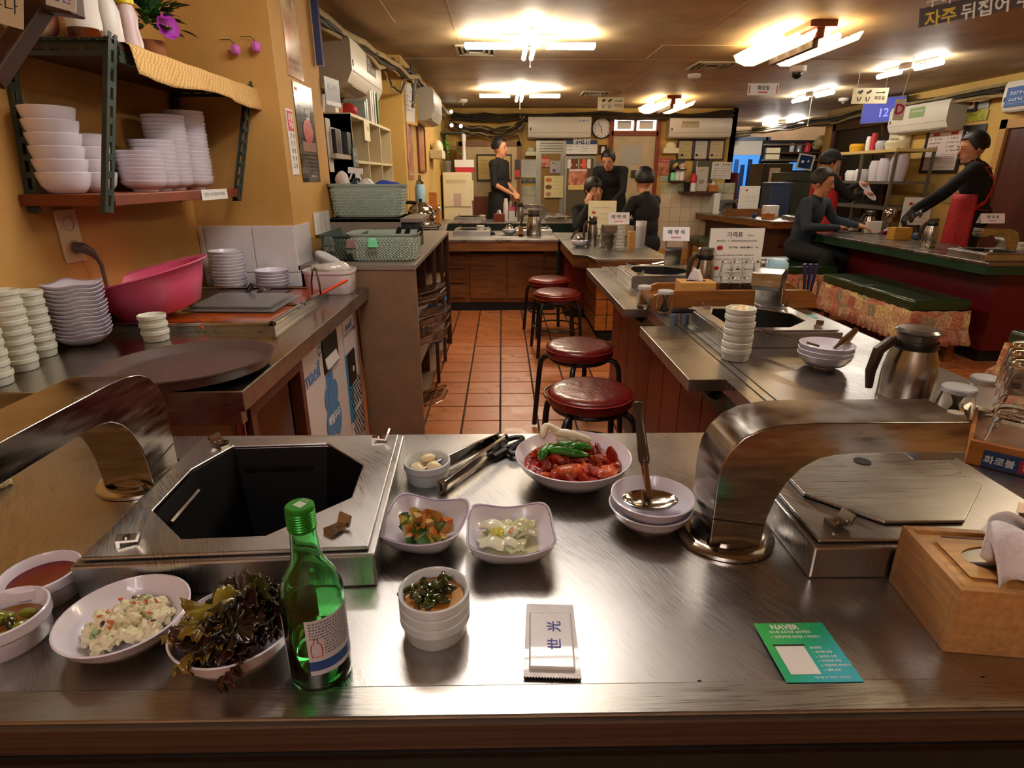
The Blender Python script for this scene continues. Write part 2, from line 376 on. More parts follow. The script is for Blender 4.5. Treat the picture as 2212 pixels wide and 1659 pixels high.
# ---------------------------------------------------------------- LAMPS
tubem = mat('glowing_tube', (1, .86, .6), .3, emit=LAMP*1.0, ecol=(1, .88, .70))
tubec = mat('glowing_cool_tube', (1, .93, .8), .3, emit=LAMP*1.5, ecol=(1, .93, .82))
shade_m = mat('glowing_amber_glass', (1, .8, .45), .3, emit=1.9, ecol=(1, .74, .38))
shade_h = mat('glowing_white_glass', (1, .9, .7), .3, emit=LAMP*.7, ecol=(1, .84, .55))
def tube_arm(t, ax, ay, L=.33, off=.11, mm=tubem):
    n = V((ax, ay, 0)); s_ = V((-ay, ax, 0))
    for sd in (-1, 1):
        a = n*off + s_*.028*sd; b = n*(off+L) + s_*.028*sd
        M().tube([a-V((0, 0, .07)), b-V((0, 0, .07))], .016, 10).build('tube', mm, t)
def cross_lamp(x, y, label, string=True, z=ZC, mm=None):
    t = thing('fluorescent_lamp', label, 'ceiling light', (x, y, z), 0, 'cross shaped fluorescent lamps')
    M().cyl((0, 0, -.03), .07, .03, 20).cyl((0, 0, -.07), .03, .045, 14).build('hub', whitep, t)
    h = M()
    for a in range(4): h.box((cos(a*pi/2)*.1, sin(a*pi/2)*.1, -.022), (.2, .03, .02) if a % 2 == 0 else (.03, .2, .02))
    h.build('bracket', mat('tube_bracket', 'A79C84', .4), t, smooth=0)
    for a in range(4): tube_arm(t, round(cos(a*pi/2)), round(sin(a*pi/2)), mm=mm or tubem)
    if string: M().tube([(0, -.03, -.06), (0, -.03, -.2)], .0022, 6).sph((0, -.03, -.2), .006).build('pull_cord', ivory, t)
p = pz(1145, 96, 2.04); cross_lamp(p.x, p.y, 'cross shaped fluorescent lamp over the aisle, nearer one with short pull cord')
p = pz(1123, 205, 2.04); cross_lamp(p.x, p.y, 'cross shaped fluorescent lamp farther down the aisle above the back counter')
dayt = mat('glowing_daylight_tube', (.95, .97, 1), .3, emit=LAMP*.7, ecol=(.98, .95, .93))
cross_lamp(-.05, 1.75, 'cross shaped daylight lamp above the front counter, out of view overhead', mm=dayt)
cross_lamp(2.2, 1.6, 'cross shaped fluorescent lamp out of view above the right end of the counter', mm=mat('glowing_dim_tube', (1, .86, .6), .3, emit=LAMP*.8, ecol=(1, .86, .64)))
cross_lamp(-.3, -1.0, 'cross shaped lamp behind the photographer', mm=mat('glowing_faint_tube', (1, .9, .7), .3, emit=LAMP*.42, ecol=(.95, .93, 1)))
def glass_lamp(x, y, label, L=.8):
    t = thing('glass_shade_lamp', label, 'ceiling light', (x, y, ZC), 0, 'amber glass ceiling lamps on wooden frames')
    M().box((0, 0, -.018), (.17, L, .036)).box((0, 0, -.06), (.05, L*.92, .06)).build('wooden_frame', woodr, t, smooth=0, bevel=.004)
    M().box((0, 0, -.11), (.035, L*.8, .05)).build('center_rail', woodd, t, smooth=0)
    n = 5
    for sd in (-1, 1):
        for i in range(n):
            yy = (i-(n-1)/2)*L/n
            b = M(); w_ = L/n*.82
            pr = [(.03, -.05), (.05, -.105), (.10, -.13), (.17, -.13), (.235, -.105), (.26, -.06), (.25, -.055), (.225, -.09), (.165, -.115), (.10, -.115), (.06, -.095), (.042, -.045)]
            b.add([(sd*a, yy-w_/2, z) for a, z in pr]+[(sd*a, yy+w_/2, z) for a, z in pr], [(k, (k+1) % 12, 12+(k+1) % 12, 12+k) for k in range(12)]+[tuple(range(12)), tuple(range(12, 24))])
            b.build('glass_shade', shade_m, t, smooth=0)
        M().tube([(sd*.13, -L*.42, -.075), (sd*.13, L*.42, -.075)], .02, 8).build('tube', shade_h, t)
    return t
p = pz(1712, 100, 2.03); glass_lamp(p.x, p.y, 'amber glass shade lamp on red wooden frame, nearer and larger one')
p = pz(1437, 228, 2.03); glass_lamp(p.x, p.y, 'amber glass shade lamp near the back door, smaller in view')
def pair_lamp(a, b, label, cord=0, mm=None):
    a = pz(*a, 2.05); b = pz(*b, 2.05); c = (a+b)/2; d = (b-a); L = d.length; ang = math.atan2(d.y, d.x)
    t = thing('tube_lamp', label, 'ceiling light', (c.x, c.y, ZC), ang, 'straight twin tube ceiling lamps')
    M().box((0, 0, -.02), (L*.2, .07, .04)).box((0, 0, -.01), (L*.9, .03, .012)).build('housing', whitep, t, smooth=0)
    for sx in (-1, 1): M().tube([(sx*L*.12, 0, -.05), (sx*L*.5, 0, -.05)], .02, 10).build('tube', mm or tubec, t)
    if cord: M().tube([(0, 0, -.03), (0, 0, -cord)], .0025, 6).sph((0, 0, -cord), .008).build('pull_cord', ivory, t)
pair_lamp((1897, 166), (2036, 134), 'twin tube ceiling lamp nearest the right wall, letter D card on its cord')
pair_lamp((1713, 219), (1800, 199), 'twin tube ceiling lamp between the restroom sign and the television', .35)
pair_lamp((1648, 268), (1735, 263), 'twin tube ceiling lamp in the deep rear room', mm=mat('glowing_rear_tube', (1, .95, .85), .3, emit=LAMP*5, ecol=(1, .94, .86)))
# ================================================================ COUNTERS AND SEATS
def cyl_leg(t, x, y, z0, z1, r=.02, m=None): M().cyl((x, y, z0), r, z1-z0, 14).build('leg', m or chrome, t)
# ---- front counter, L shaped with the right island
fc = thing('front_counter', 'stainless steel grill counter across the foreground with green band below', 'counter', (0, .7, 0))
def loc(t): return Matrix.Translation(-V(t.location))
FY0, FY1, FX1 = .395, 1.015, 1.9
top = M(); top.T = None
poly = [(-1.3, FY0), (FX1, FY0), (FX1, FY1-.005), (1.13, FY1+.01), (1.13, 3.18), (.54, 3.18), (.54, FY1), (-1.3, FY1)]
poly = [(a, b-.7) for a, b in poly]
# octagonal grill openings are cut where the burners sit
def octo(cx, cy, rx, ry): return [(cx+rx*a, cy+ry*b) for a, b in [(-.42, -1), (.42, -1), (1, -.45), (1, .45), (.42, 1), (-.42, 1), (-1, .45), (-1, -.45)]]
top.prism(poly, T-.035, T).build('worktop', steel, fc, bevel=.004, smooth=0)
M().bb(-1.3, FX1, FY0-.7, FY0-.7+.036, T-.001, T+.0035).build('front_lip', steel2, fc, bevel=.003, smooth=0)
M().bb(-1.3, FX1, FY0-.7-.004, FY0-.7+.004, T-.034, T+.0005).build('edge_band', mat('shaded_edge_steel', '6E6862', .42, .9, var=.3, vscale=30, stretch=(.1, 1, 8)), fc, bevel=.0035, smooth=0)  # streaky steel, its colour darkened to paint in shade on the customer side
M().bb(-1.3, FX1, FY0-.7-.003, FY0-.7+.012, T-.046, T-.036).build('edge_moulding', darkm, fc, bevel=.002, smooth=0)
for x in (-.55, -.16, .19, .47): M().cyl((x, FY0-.7+.037, T), .0022, .0015, 8).build('rivet', darkm, fc)
M().bb(-1.3, FX1, FY0-.7+.012, FY0-.7+.03, T-.11, T-.03).build('green_band', gteal, fc, smooth=0)
M().bb(-1.3, FX1, FY0-.7+.03, FY0-.7+.05, 0, T-.105).build('red_base', burg, fc, smooth=0)
M().bb(-1.3, .54, FY1-.74, FY1-.72, 0, T-.03).build('back_panel', redpan, fc, smooth=0)
M().bb(-1.3, FX1, FY1-.7-.02, FY1-.7+.004, T-.03, T+.004).build('rear_lip', steel2, fc, smooth=0, bevel=.002) if False else None
# island side: green fascia, red planked base, two pull-out ledges
M().bb(.545, .56, .31, 2.48, T-.10, T-.034).build('green_fascia', green, fc, smooth=0)
M().bb(.62, 1.05, .31, 2.46, 0, T-.09).build('base', redpan, fc, smooth=0)
for i in range(10): M().bb(.612, .624, .315+i*.215, .315+i*.215+.208, .1, T-.09).build('plank', redpan, fc, smooth=0, bevel=.002)
M().bb(.606, .63, .31, 2.47, 0, .1).build('skirting', woodd, fc, smooth=0)
for a, b in ((1.32, 1.85), (2.11, 3.13)):
    M().bb(.45, .56, a-.7, b-.7, T-.03, T+.001).build('ledge', steel2, fc, smooth=0, bevel=.0015)
    M().box((.56, (a+b)/2-.7, T-.055), (.06, (b-a)*.8, .05), ry=.5).build('ledge_bracket', darkm, fc, smooth=0)
M().bb(.575, .578, .31, 2.46, T, T+.0012).build('seam', darkm, fc, smooth=0)
M().bb(.60, .602, .31, 2.46, T, T+.0012).build('seam', darkm, fc, smooth=0)
# ---- back counters
def counter(name, label, poly, z, th, mt, band, bandm, base, basem, toe=None, planks=None):
    c = V((sum(p[0] for p in poly)/len(poly), sum(p[1] for p in poly)/len(poly), 0))
    t = thing(name, label, 'counter', c); q = [(a-c.x, b-c.y) for a, b in poly]
    M().prism(q, z-.02, z).build('worktop', mt, t, smooth=0, bevel=.003)
    def shrink(k): return [(a*k, b*k) for a, b in q]
    if band: M().prism([(a-math.copysign(.008, a), b-math.copysign(.008, b)) for a, b in q], z-band, z-.018).build('edge_band', bandm, t, smooth=0)
    bq = [(a-c.x, b-c.y) for a, b in base]
    M().prism(bq, .08, z-band+.002).build('base', basem, t, smooth=0)
    M().prism([(a*.97, b*.97) for a, b in bq], 0, .085).build('toe_kick', blackm if toe is None else toe, t, smooth=0)
    return t, c
ZB = .675
ca, cc = counter('wooden_counter', 'steel topped wooden cabinet counter closing the end of the aisle', [(-.79, 5.22), (.5, 5.22), (.5, 6.1), (-.79, 6.1)], ZB, .02, steel2, .10, woodm,
        [(-.78, 5.42), (.5, 5.42), (.5, 6.05), (-.78, 6.05)], woodm)
yy = 5.41-cc.y
for i, (a, b) in enumerate([(-.30, .03), (.05, .38)]): M().bb(a-cc.x, b-cc.x, yy-.012, yy, .12, .53).build('door', woodm, ca, smooth=0, bevel=.004)
for i in range(3):
    M().bb(-.60-cc.x, -.34-cc.x, yy-.012, yy, .13+i*.135, .13+i*.135+.12).build('drawer', woodm, ca, smooth=0, bevel=.004)
    M().bb(.395-cc.x, .498-cc.x, yy-.012, yy, .13+i*.135, .13+i*.135+.12).build('drawer', woodm, ca, smooth=0, bevel=.004)
M().bb(-.3-cc.x, .38-cc.x, yy-.006, yy+.002, .535, .555).build('finger_gap', blackm, ca, smooth=0)
cbm, cc = counter('island_counter', 'steel topped island counter with orange tiled corner post', [(.505, 5.22), (.505, 4.20), (.60, 4.13), (.63, 3.94), (1.15, 3.97), (1.14, 5.9), (.505, 5.9)], ZB, .02, steel2, .09, woodm,
        [(.74, 4.32), (1.0, 4.32), (1.0, 5.8), (.56, 5.8), (.56, 5.2), (.74, 5.1)], redpan)
for i in range(4): 
    for j in range(2): M().bb(.70-cc.x+j*.088, .70-cc.x+j*.088+.084, 4.295-cc.y, 4.32-cc.y, .09+i*.12, .09+i*.12+.115).build('tile', woodo, cbm, smooth=0, bevel=.006)
for i in range(4): M().bb(.70-cc.x, .725-cc.x, 4.325-cc.y, 4.9-cc.y, .09+i*.12, .09+i*.12+.112).build('drawer', woodm, cbm, smooth=0, bevel=.006)
cC, cc = counter('rear_counter', 'grey topped rear counter with dark green band where the standing waiter is', [(-.78, 7.05), (1.3, 7.05), (1.3, 7.6), (-.78, 7.6)], .69, .02, steel2, .13, gteal,
        [(-.7, 7.12), (1.25, 7.12), (1.25, 7.55), (-.7, 7.55)], gteal)
# ---- right bar with green edge
rb, cc = counter('bar_counter', 'dark topped bar with green edge and burgundy front on the right', [(2.97, 5.70), (3.02, 3.60), (4.3, 3.60), (4.3, 4.2), (3.58, 4.2), (3.55, 5.75)], .69, .02, mat('dark_steel_top', '8A8378', .3, .9, rvar=.08, vscale=6), .075, green,
        [(3.22, 5.6), (3.24, 3.74), (4.2, 3.74), (4.2, 4.1), (3.5, 4.1), (3.48, 5.6)], burg)
w2, cc = counter('wooden_bar', 'wood edged dark bar behind the seated man in the grey sweater', [(2.89, 9.0), (3.22, 7.12), (4.6, 7.05), (4.6, 7.7), (3.8, 7.8), (3.6, 9.0)], .69, .02, steel2, .085, woodm,
        [(3.05, 8.95), (3.4, 7.25), (4.5, 7.2), (4.5, 7.6), (3.7, 7.7), (3.5, 8.95)], woodd)
for i in range(3): M().box((3.9-cc.x, 7.2-cc.y, .16+i*.15), (1.1, .02, .135)).build('plank', woodd, w2, smooth=0, bevel=.003)
# ---- prep counter on the left
pc = thing('prep_counter', 'stainless prep counter along the left wall with plates and trays', 'counter', (-.95, 1.9, 0))
def L(x, y, z=0): return (x+.95, y-1.9, z)
ptop = steel_mat('prep_steel', 'CCC4B8', .2, (0, 0, R(15)), sc=(3, 60, 3), bump=.03)
M().bb(-.355, .35, -.64, .70, T-.022, T).build('worktop', ptop, pc, smooth=0, bevel=.002)
M().bb(.345, .352, -.64, .69, T-.05, T-.001).bb(-.355, .352, -.642, -.635, T-.05, T-.001).build('fascia', steel2, pc, smooth=0, bevel=.001)
M().bb(-.355, .335, -.63, -.60, T-.09, T-.05).build('under_box', steel2, pc, smooth=0, bevel=.002)
for x, y in ((.31, -.60), (.31, .6)): M().cyl((x, y, 0), .016, T-.05, 16).build('leg', chrome, pc)
brp = mat('brown_frame_paint', '5B3322', .5)
for y in (-.58, -.22): M().bb(.30, .335, y, y+.03, 0, T-.09).build('brown_post', brp, pc, smooth=0)
M().bb(.30, .335, -.58, -.19, T-.09, T-.05).build('brown_rail', brp, pc, smooth=0)
M().bb(-.34, .28, -.1, -.08, 0, T-.06).build('dark_backing', blackm, pc, smooth=0)
# milk dispensing fridges under the counter
fw = mat('fridge_white', 'DCD6D6', .3, coat=.2, var=.03); fpr = mat('milk_blue_print', '4F86BC', .4); fpn = mat('milk_navy_print', '5C86BE', .4)
def milk_fridge(y0, y1, lab, main=True):
    t = thing('milk_fridge', lab, 'fridge', (-.65, (y0+y1)/2, 0), pi/2)   # local -Y faces +X, local x runs along +Y
    W = y1-y0; b = M(); b.bb(-W/2, W/2, .02, .42, .03, .665); b.build('cabinet', fw, t, smooth=0, bevel=.006)
    M().bb(-W/2, W/2, .03, .4, 0, .03).build('foot', blackm, t, smooth=0)
    if main:
        dr_ = M().bb(-W/2+.035, W/2-.004, -.001, .02, .05, .655).build('door', fw, t, smooth=0, bevel=.004)
        M().bb(-W/2, -W/2+.03, 0, .022, .04, .66).build('door_gasket', blackm, t, smooth=0)
        M().bb(.0, .19, -.006, .004, .52, .655).build('handle_recess', blackm, dr_, smooth=0)
        M().box((.09, -.004, .565), (.15, .008, .07), rx=-.25).build('handle', fw, dr_, smooth=0, bevel=.003)
        text('maeil', .085, t, upT(-.13, .56, -.0025), fpn, bold=.012)
        s = M()
        for k in range(8): s.box((-.03+.016*cos(k*pi/4), -.003, .62+.016*sin(k*pi/4)), (.013, .001, .004), ry=-k*pi/4)
        s.build('print', fpn, t, smooth=0)
        cl = M()
        for i, (x, z, rx, rz_) in enumerate([(.03, .49, .022, .035), (.075, .49, .022, .035), (.015, .42, .045, .05), (.095, .42, .045, .05), (.01, .31, .05, .07), (.10, .31, .05, .07), (.055, .38, .05, .09)]):
            cl.add([(x+rx*cos(a*pi/10), -.0025-.0003*i, z+rz_*sin(a*pi/10)) for a in range(20)], [tuple(range(20))])
        cl.build('print', fpr, t, smooth=0)
        text('매일우유', .042, t, upT(.055, .33, -.006) @ Matrix.Rotation(-.05, 4, 'Z'), inkw, bold=.015)
    else:
        M().bb(-W/2+.004, W/2-.004, -.001, .02, .585, .66).bb(-W/2+.004, W/2-.004, -.001, .02, .05, .57).build('front_panel', fw, t, smooth=0, bevel=.003)
        text('maeil', .05, t, upT(-.05, .61, -.0025), fpn, bold=.012)
        M().bb(-.12, .0, -.006, 0, .36, .5).build('control_panel', black, t, smooth=0, bevel=.004)
        M().box((-.05, -.008, .42), (.02, .003, .02)).build('button', whitep, t, smooth=0)
        M().bb(-.145, -.07, -.003, 0, .2, .5).build('print', mat('milk_teal_print', '2E7FA8', .4), t, smooth=0)
        g = M()
        for i in range(9):
            for j in range(16): 
                if j == 8: continue
                g.cyl((0, 0, 0), .0065, .002, 6, T=Matrix.Translation((-.11+i*.031+(j % 2)*.015, -.002, .09+j*.018)) @ Matrix.Rotation(pi/2, 4, 'X'))
        o = g.build('vent_holes', blackm, t, smooth=0)
    return t
milk_fridge(1.72, 2.30, 'white milk fridge with blue clover and handle recess below prep counter')
milk_fridge(2.31, 2.57, 'narrow white vented milk fridge beside the brown cabinet', False)
# ---- brown open cabinet with rack compartments
bc = thing('open_cabinet', 'brown laminate open cabinet at the aisle holding wire grills', 'cabinet', (-.7, 3.4, 0))
bx0, bx1, by0, by1, bz = -1.11+.7, -.385+.7, 2.6-3.4, 4.3-3.4, .83
bx0 = -.19
M().bb(bx0, bx1, by0, by0+.025, 0, bz-.02).build('end_panel', brownlam, bc, smooth=0, bevel=.002)
M().bb(-.41, bx1, by0-.004, by1, bz-.022, bz).build('worktop', greylam, bc, smooth=0, bevel=.002)
M().bb(bx0, bx1-.02, by1-.02, by1, 0, bz-.02).build('divider', woodd, bc, smooth=0)
M().bb(bx0, bx1-.06, -.02, .0, 0, bz-.02).build('divider', woodd, bc, smooth=0)
M().bb(bx0, bx0+.02, by0, by1, 0, bz-.02).build('rear_panel', blackm, bc, smooth=0)
for z in (.06, .30, .52): M().bb(bx0, bx1-.03, by0+.03, by1, z, z+.015).build('shelf', brownlam, bc, smooth=0)
for y in (-.02, .42, by1-.03): M().bb(bx1-.02, bx1, y, y+.03, 0, bz-.02).build('post', woodd, bc, smooth=0)
# ---- round stools
def stool():
    t = thing('stool', '', 'stool', (0, 0, 0), 0, 'round oxblood vinyl stools by the island')
    M().lathe([(.001, .452), (.12, .452), (.145, .449), (.156, .442), (.160, .432), (.160, .405), (.150, .395), (.001, .395)], 40).build('seat', redvin, t, smooth=60)
    M().lathe([(.157, .437), (.1625, .434), (.157, .431)], 40).build('piping', mat('vinyl_piping', '8E2A22', .35), t)
    M().lathe([(.14, .396), (.146, .385), (.14, .376), (.001, .376)], 32).build('seat_ring', black, t)
    for k in range(4):
        a = k*pi/2+pi/4; d = V((cos(a), sin(a), 0))
        pts = [d*.12+V((0, 0, .38)), d*.145+V((0, 0, .382)), d*.17+V((0, 0, .372)), d*.186+V((0, 0, .35)), d*.192+V((0, 0, .31)), d*.215+V((0, 0, .012))]
        M().tube(pts, .0125, 10).build('leg', black, t)
    M().tube([(.165*cos(a*pi/12), .165*sin(a*pi/12), .2) for a in range(24)], .006, 6, closed=True).build('foot_ring', black, t)
    return t
s0 = stool()
for i, (x, y, z, lab) in enumerate([(1275, 840, .45, 'oxblood round stool closest to the front counter'), (1252, 743, .45, 'oxblood round stool next behind the closest one'),
        (1203, 628, .45, 'small oxblood stool in front of the orange tiled post'), (1186, 600, .45, 'farthest oxblood stool against the wooden counter')]):
    p = pz(x, y, z); o = s0 if i == 0 else dup(s0)
    o.location = (p.x, p.y, 0); o['label'] = lab; o.rotation_euler = (0, 0, (.15, .5, .1, .3)[i])
# ---- benches
quilt = bpy.data.materials.new('patchwork_quilt'); quilt.use_nodes = True; nt = quilt.node_tree; b = nt.nodes['Principled BSDF']; b.inputs['Roughness'].default_value = .9
tc = nt.nodes.new('ShaderNodeTexCoord'); vo = nt.nodes.new('ShaderNodeTexVoronoi'); vo.distance = 'CHEBYCHEV'; vo.inputs['Scale'].default_value = 11; vo.inputs['Randomness'].default_value = .35
nt.links.new(tc.outputs['Object'], vo.inputs['Vector']); rp = nt.nodes.new('ShaderNodeValToRGB'); rp.color_ramp.interpolation = 'CONSTANT'
sx = nt.nodes.new('ShaderNodeSeparateXYZ'); nt.links.new(vo.outputs['Color'], sx.inputs[0]); nt.links.new(sx.outputs[0], rp.inputs[0])
cr = rp.color_ramp; cols = ['C9A684', 'B5705A', 'D8C48C', 'A0967A', 'B98772', 'C9866A']
cr.elements[0].color = hexc(cols[0]); cr.elements[1].position = .2; cr.elements[1].color = hexc(cols[1])
for i, p_ in enumerate((.36, .52, .68, .84)): q = cr.elements.new(p_); q.color = hexc(cols[i+2])
nz = nt.nodes.new('ShaderNodeTexNoise'); nz.inputs['Scale'].default_value = 60; nt.links.new(tc.outputs['Object'], nz.inputs['Vector'])
mx = nt.nodes.new('ShaderNodeMixRGB'); mx.blend_type = 'MULTIPLY'; mx.inputs[0].default_value = .7; nt.links.new(rp.outputs[0], mx.inputs[1])
r2 = nt.nodes.new('ShaderNodeValToRGB'); r2.color_ramp.elements[0].position = .4; r2.color_ramp.elements[1].position = .6; r2.color_ramp.elements[0].color = (.45, .3, .25, 1); nt.links.new(nz.outputs[0], r2.inputs[0])
nt.links.new(r2.outputs[0], mx.inputs[2]); nt.links.new(mx.outputs[0], b.inputs['Base Color'])
def bench(x0, x1, y0, y1, lab, n=2, skirt=True, zc=.43):
    t = thing('bench', lab, 'bench', ((x0+x1)/2, (y0+y1)/2, 0), 0, 'green cushioned benches'); W = (x1-x0)/2; D = (y1-y0)/2
    for i in range(n):
        a = -D+i*2*D/n; M().bb(-W, W, a+.004, a+2*D/n-.004, zc-.075, zc).build('cushion', grnvin, t, smooth=60, bevel=.016, bseg=3)
    M().bb(-W+.02, W-.02, -D+.02, D-.02, zc-.11, zc-.07).build('seat_board', woodd, t, smooth=0)
    for sx_ in (-1, 1):
        for sy in (-1, 1): M().box((sx_*(W-.05), sy*(D-.05), .16), (.05, .05, .32)).build('leg', woodm, t, smooth=0)
    if skirt:
        per = [(-W, -D), (W, -D), (W, D), (-W, D)]; pts = []
        for i in range(4):
            a = V(per[i]+(0,)); b_ = V(per[(i+1) % 4]+(0,)); k = max(6, int((b_-a).length/.03)); pts += [a.lerp(b_, q/k) for q in range(k)]
        N = len(pts); m = M(); rows = [(zc-.07, 1.0, 0), (zc-.12, 1.01, .0), (zc-.19, 1.02, 0), (zc-.2, 1.02, 0), (zc-.23, 1.06, .012), (zc-.29, 1.1, .018)]
        vs = []
        for z, k, wv in rows:
            for i, p in enumerate(pts):
                q = p*k; o_ = p.normalized()*(wv*(1 if i % 2 else -1)); vs.append((q.x+o_.x, q.y+o_.y, z+.004*sin(i*1.7)))
        fs = [(r*N+i, r*N+(i+1) % N, (r+1)*N+(i+1) % N, (r+1)*N+i) for r in range(len(rows)-1) for i in range(N)]
        m.add(vs, fs).build('quilted_skirt', quilt, t, solid=.004)
    return t
bench(2.70, 3.09, 3.72, 4.87, 'long bench with two green cushions and patchwork skirt under the bar')
bench(2.70, 3.1, 2.1, 2.97, 'patchwork skirted bench cut off at the right edge', 1)
bench(2.35, 3.05, 5.25, 5.95, 'green cushioned bench the man in the grey sweater sits on', 1)
bench(2.55, 2.85, 7.2, 8.2, 'small plain green bench beside the wooden bar', 2, False)
# ================================================================ GRILL UNITS AND HOODS
def ring_plate(m, cx, cy, hx, hy, hole, z0, z1):
    """square plate with an octagonal opening; hole has 8 points anticlockwise from bottom-left"""
    h = hole; o = [(h[0][0], -hy), (h[1][0], -hy), (hx, h[2][1]), (hx, h[3][1]), (h[4][0], hy), (h[5][0], hy), (-hx, h[6][1]), (-hx, h[7][1])]
    cs = {1: (hx, -hy), 3: (hx, hy), 5: (-hx, hy), 7: (-hx, -hy)}; out = []
    for i in range(8):
        out.append(o[i])
        if i in cs: out.append(cs[i])
    vs = []; idx = {}
    def pt(p, z):
        k = (round(p[0], 5), round(p[1], 5), round(z, 5))
        if k not in idx: idx[k] = len(vs); vs.append((cx+p[0], cy+p[1], z))
        return idx[k]
    fs = []
    for i in range(8):
        j = (i+1) % 8; ps = [o[i]]+([cs[i]] if i in cs else [])+[o[j], h[j], h[i]]
        fs.append([pt(p, z1) for p in ps]); fs.append([pt(p, z0) for p in ps][::-1]); fs.append([pt(h[i], z0), pt(h[i], z1), pt(h[j], z1), pt(h[j], z0)])
    n = len(out)
    for i in range(n): fs.append([pt(out[i], z0), pt(out[(i+1) % n], z0), pt(out[(i+1) % n], z1), pt(out[i], z1)])
    m.add(vs, fs)
OCT = [(-.065, -.128), (.035, -.128), (.122, -.045), (.122, .05), (.05, .132), (-.1, .132), (-.132, .055), (-.132, -.06)]
def clip(t, x, y, a, z=.052):
    m = M(); Tm = Matrix.Translation((x, y, z)) @ Matrix.Rotation(a, 4, 'Z')
    m.box((0, 0, .004), (.022, .016, .003), T=Tm, ry=.12).box((.013, 0, .009), (.003, .02, .014), T=Tm, ry=.4).box((-.010, .002, .001), (.004, .016, .01), T=Tm).cyl((-.001, 0, .005), .004, .003, 10, T=Tm)
    m.build('clip', chrome, t, smooth=0)
grill_cut = []
def grill(x, y, rz, label, lid=False, small=False, zt=T):
    t = thing('table_grill', label, 'grill', (x, y, zt), rz, 'octagonal table grills set into the counters'); H2 = .172
    b = M(); ring_plate(b, 0, 0, H2, .168, [(a*1.03, c*1.03) for a, c in OCT], .0, .045); b.build('base_frame', steel, t, smooth=0, bevel=.003)
    b = M(); ring_plate(b, 0, 0, H2-.008, .160, OCT, .046, .051); b.build('top_plate', steel, t, smooth=0, bevel=.002)
    w_ = M(); n = 8; o = [(a*.99, c*.99) for a, c in OCT]
    w_.add([(a, c, .046) for a, c in o]+[(a*.8, c*.8, -.1) for a, c in o], [(i, (i+1) % 8, 8+(i+1) % 8, 8+i) for i in range(8)]+[tuple(range(8, 16))]).build('fire_well', darkm, t, smooth=0, recalc=False)
    M().box((-.12, -.005, .022), (.004, .085, .008), ry=.5).build('air_strip', chrome, t, smooth=0)
    M().box((-.03, .12, .012), (.11, .004, .006)).build('air_strip', darkm, t, smooth=0)
    for a, c, r_ in ((-.125, -.13, .3), (.12, -.125, .9), (-.12, .135, 2.6), (.135, .138, 0)): clip(t, a, c, r_)
    if lid:
        g = M(); g.prism([(a*1.02, c*1.02) for a, c in OCT], .052, .057); g.build('lid', steel2, t, smooth=0, bevel=.0015)
        M().cyl((0, .03, .0573), .012, .0006, 20).build('lid_hole', blackm, t, smooth=0)
    grill_cut.append((x, y, rz))
    return t
g1 = grill(-.333, .738, R(3), 'open octagonal grill with black well behind the green bottle')
g2 = grill(.545, .752, R(0), 'closed octagonal grill with flat steel lid by the bamboo box', lid=True)
g3 = grill(.80, 1.76, 0, 'open black octagonal grill beside the white cup stack')
g4 = grill(.74, 2.72, 0, 'farther open octagonal grill under the reserved card hood')
# cut the wells into the steel top
wk = [o for o in fc.children if o.name.startswith('worktop')][0]; wk.modifiers.clear()
for (x, y, a) in grill_cut:
    co = M().prism([(p*1.0, q*1.0) for p, q in OCT], T-.05, T+.02, T=Matrix.Translation((x, y-.7, 0)) @ Matrix.Rotation(a, 4, 'Z')).build('cut', steel, smooth=0)
    md = wk.modifiers.new('c', 'BOOLEAN'); md.operation = 'DIFFERENCE'; md.solver = 'EXACT'; co.location = (0, .7, 0); md.object = co; co.hide_render = True
bpy.context.view_layer.update()
me = bpy.data.meshes.new_from_object(wk.evaluated_get(bpy.context.evaluated_depsgraph_get())); wk.modifiers.clear(); wk.data = me
for o in [o for o in bpy.data.objects if o.name.startswith('cut')]: bpy.data.objects.remove(o)
HO = [(-.033, .004), (-.034, .10), (-.031, .128), (-.022, .148), (-.008, .164), (.012, .175), (.04, .181), (.08, .183), (.268, .183)]
HI = [(.033, .004), (.037, .05), (.044, .078), (.055, .103), (.07, .122), (.09, .135), (.11, .140), (.13, .142), (.272, .142)]
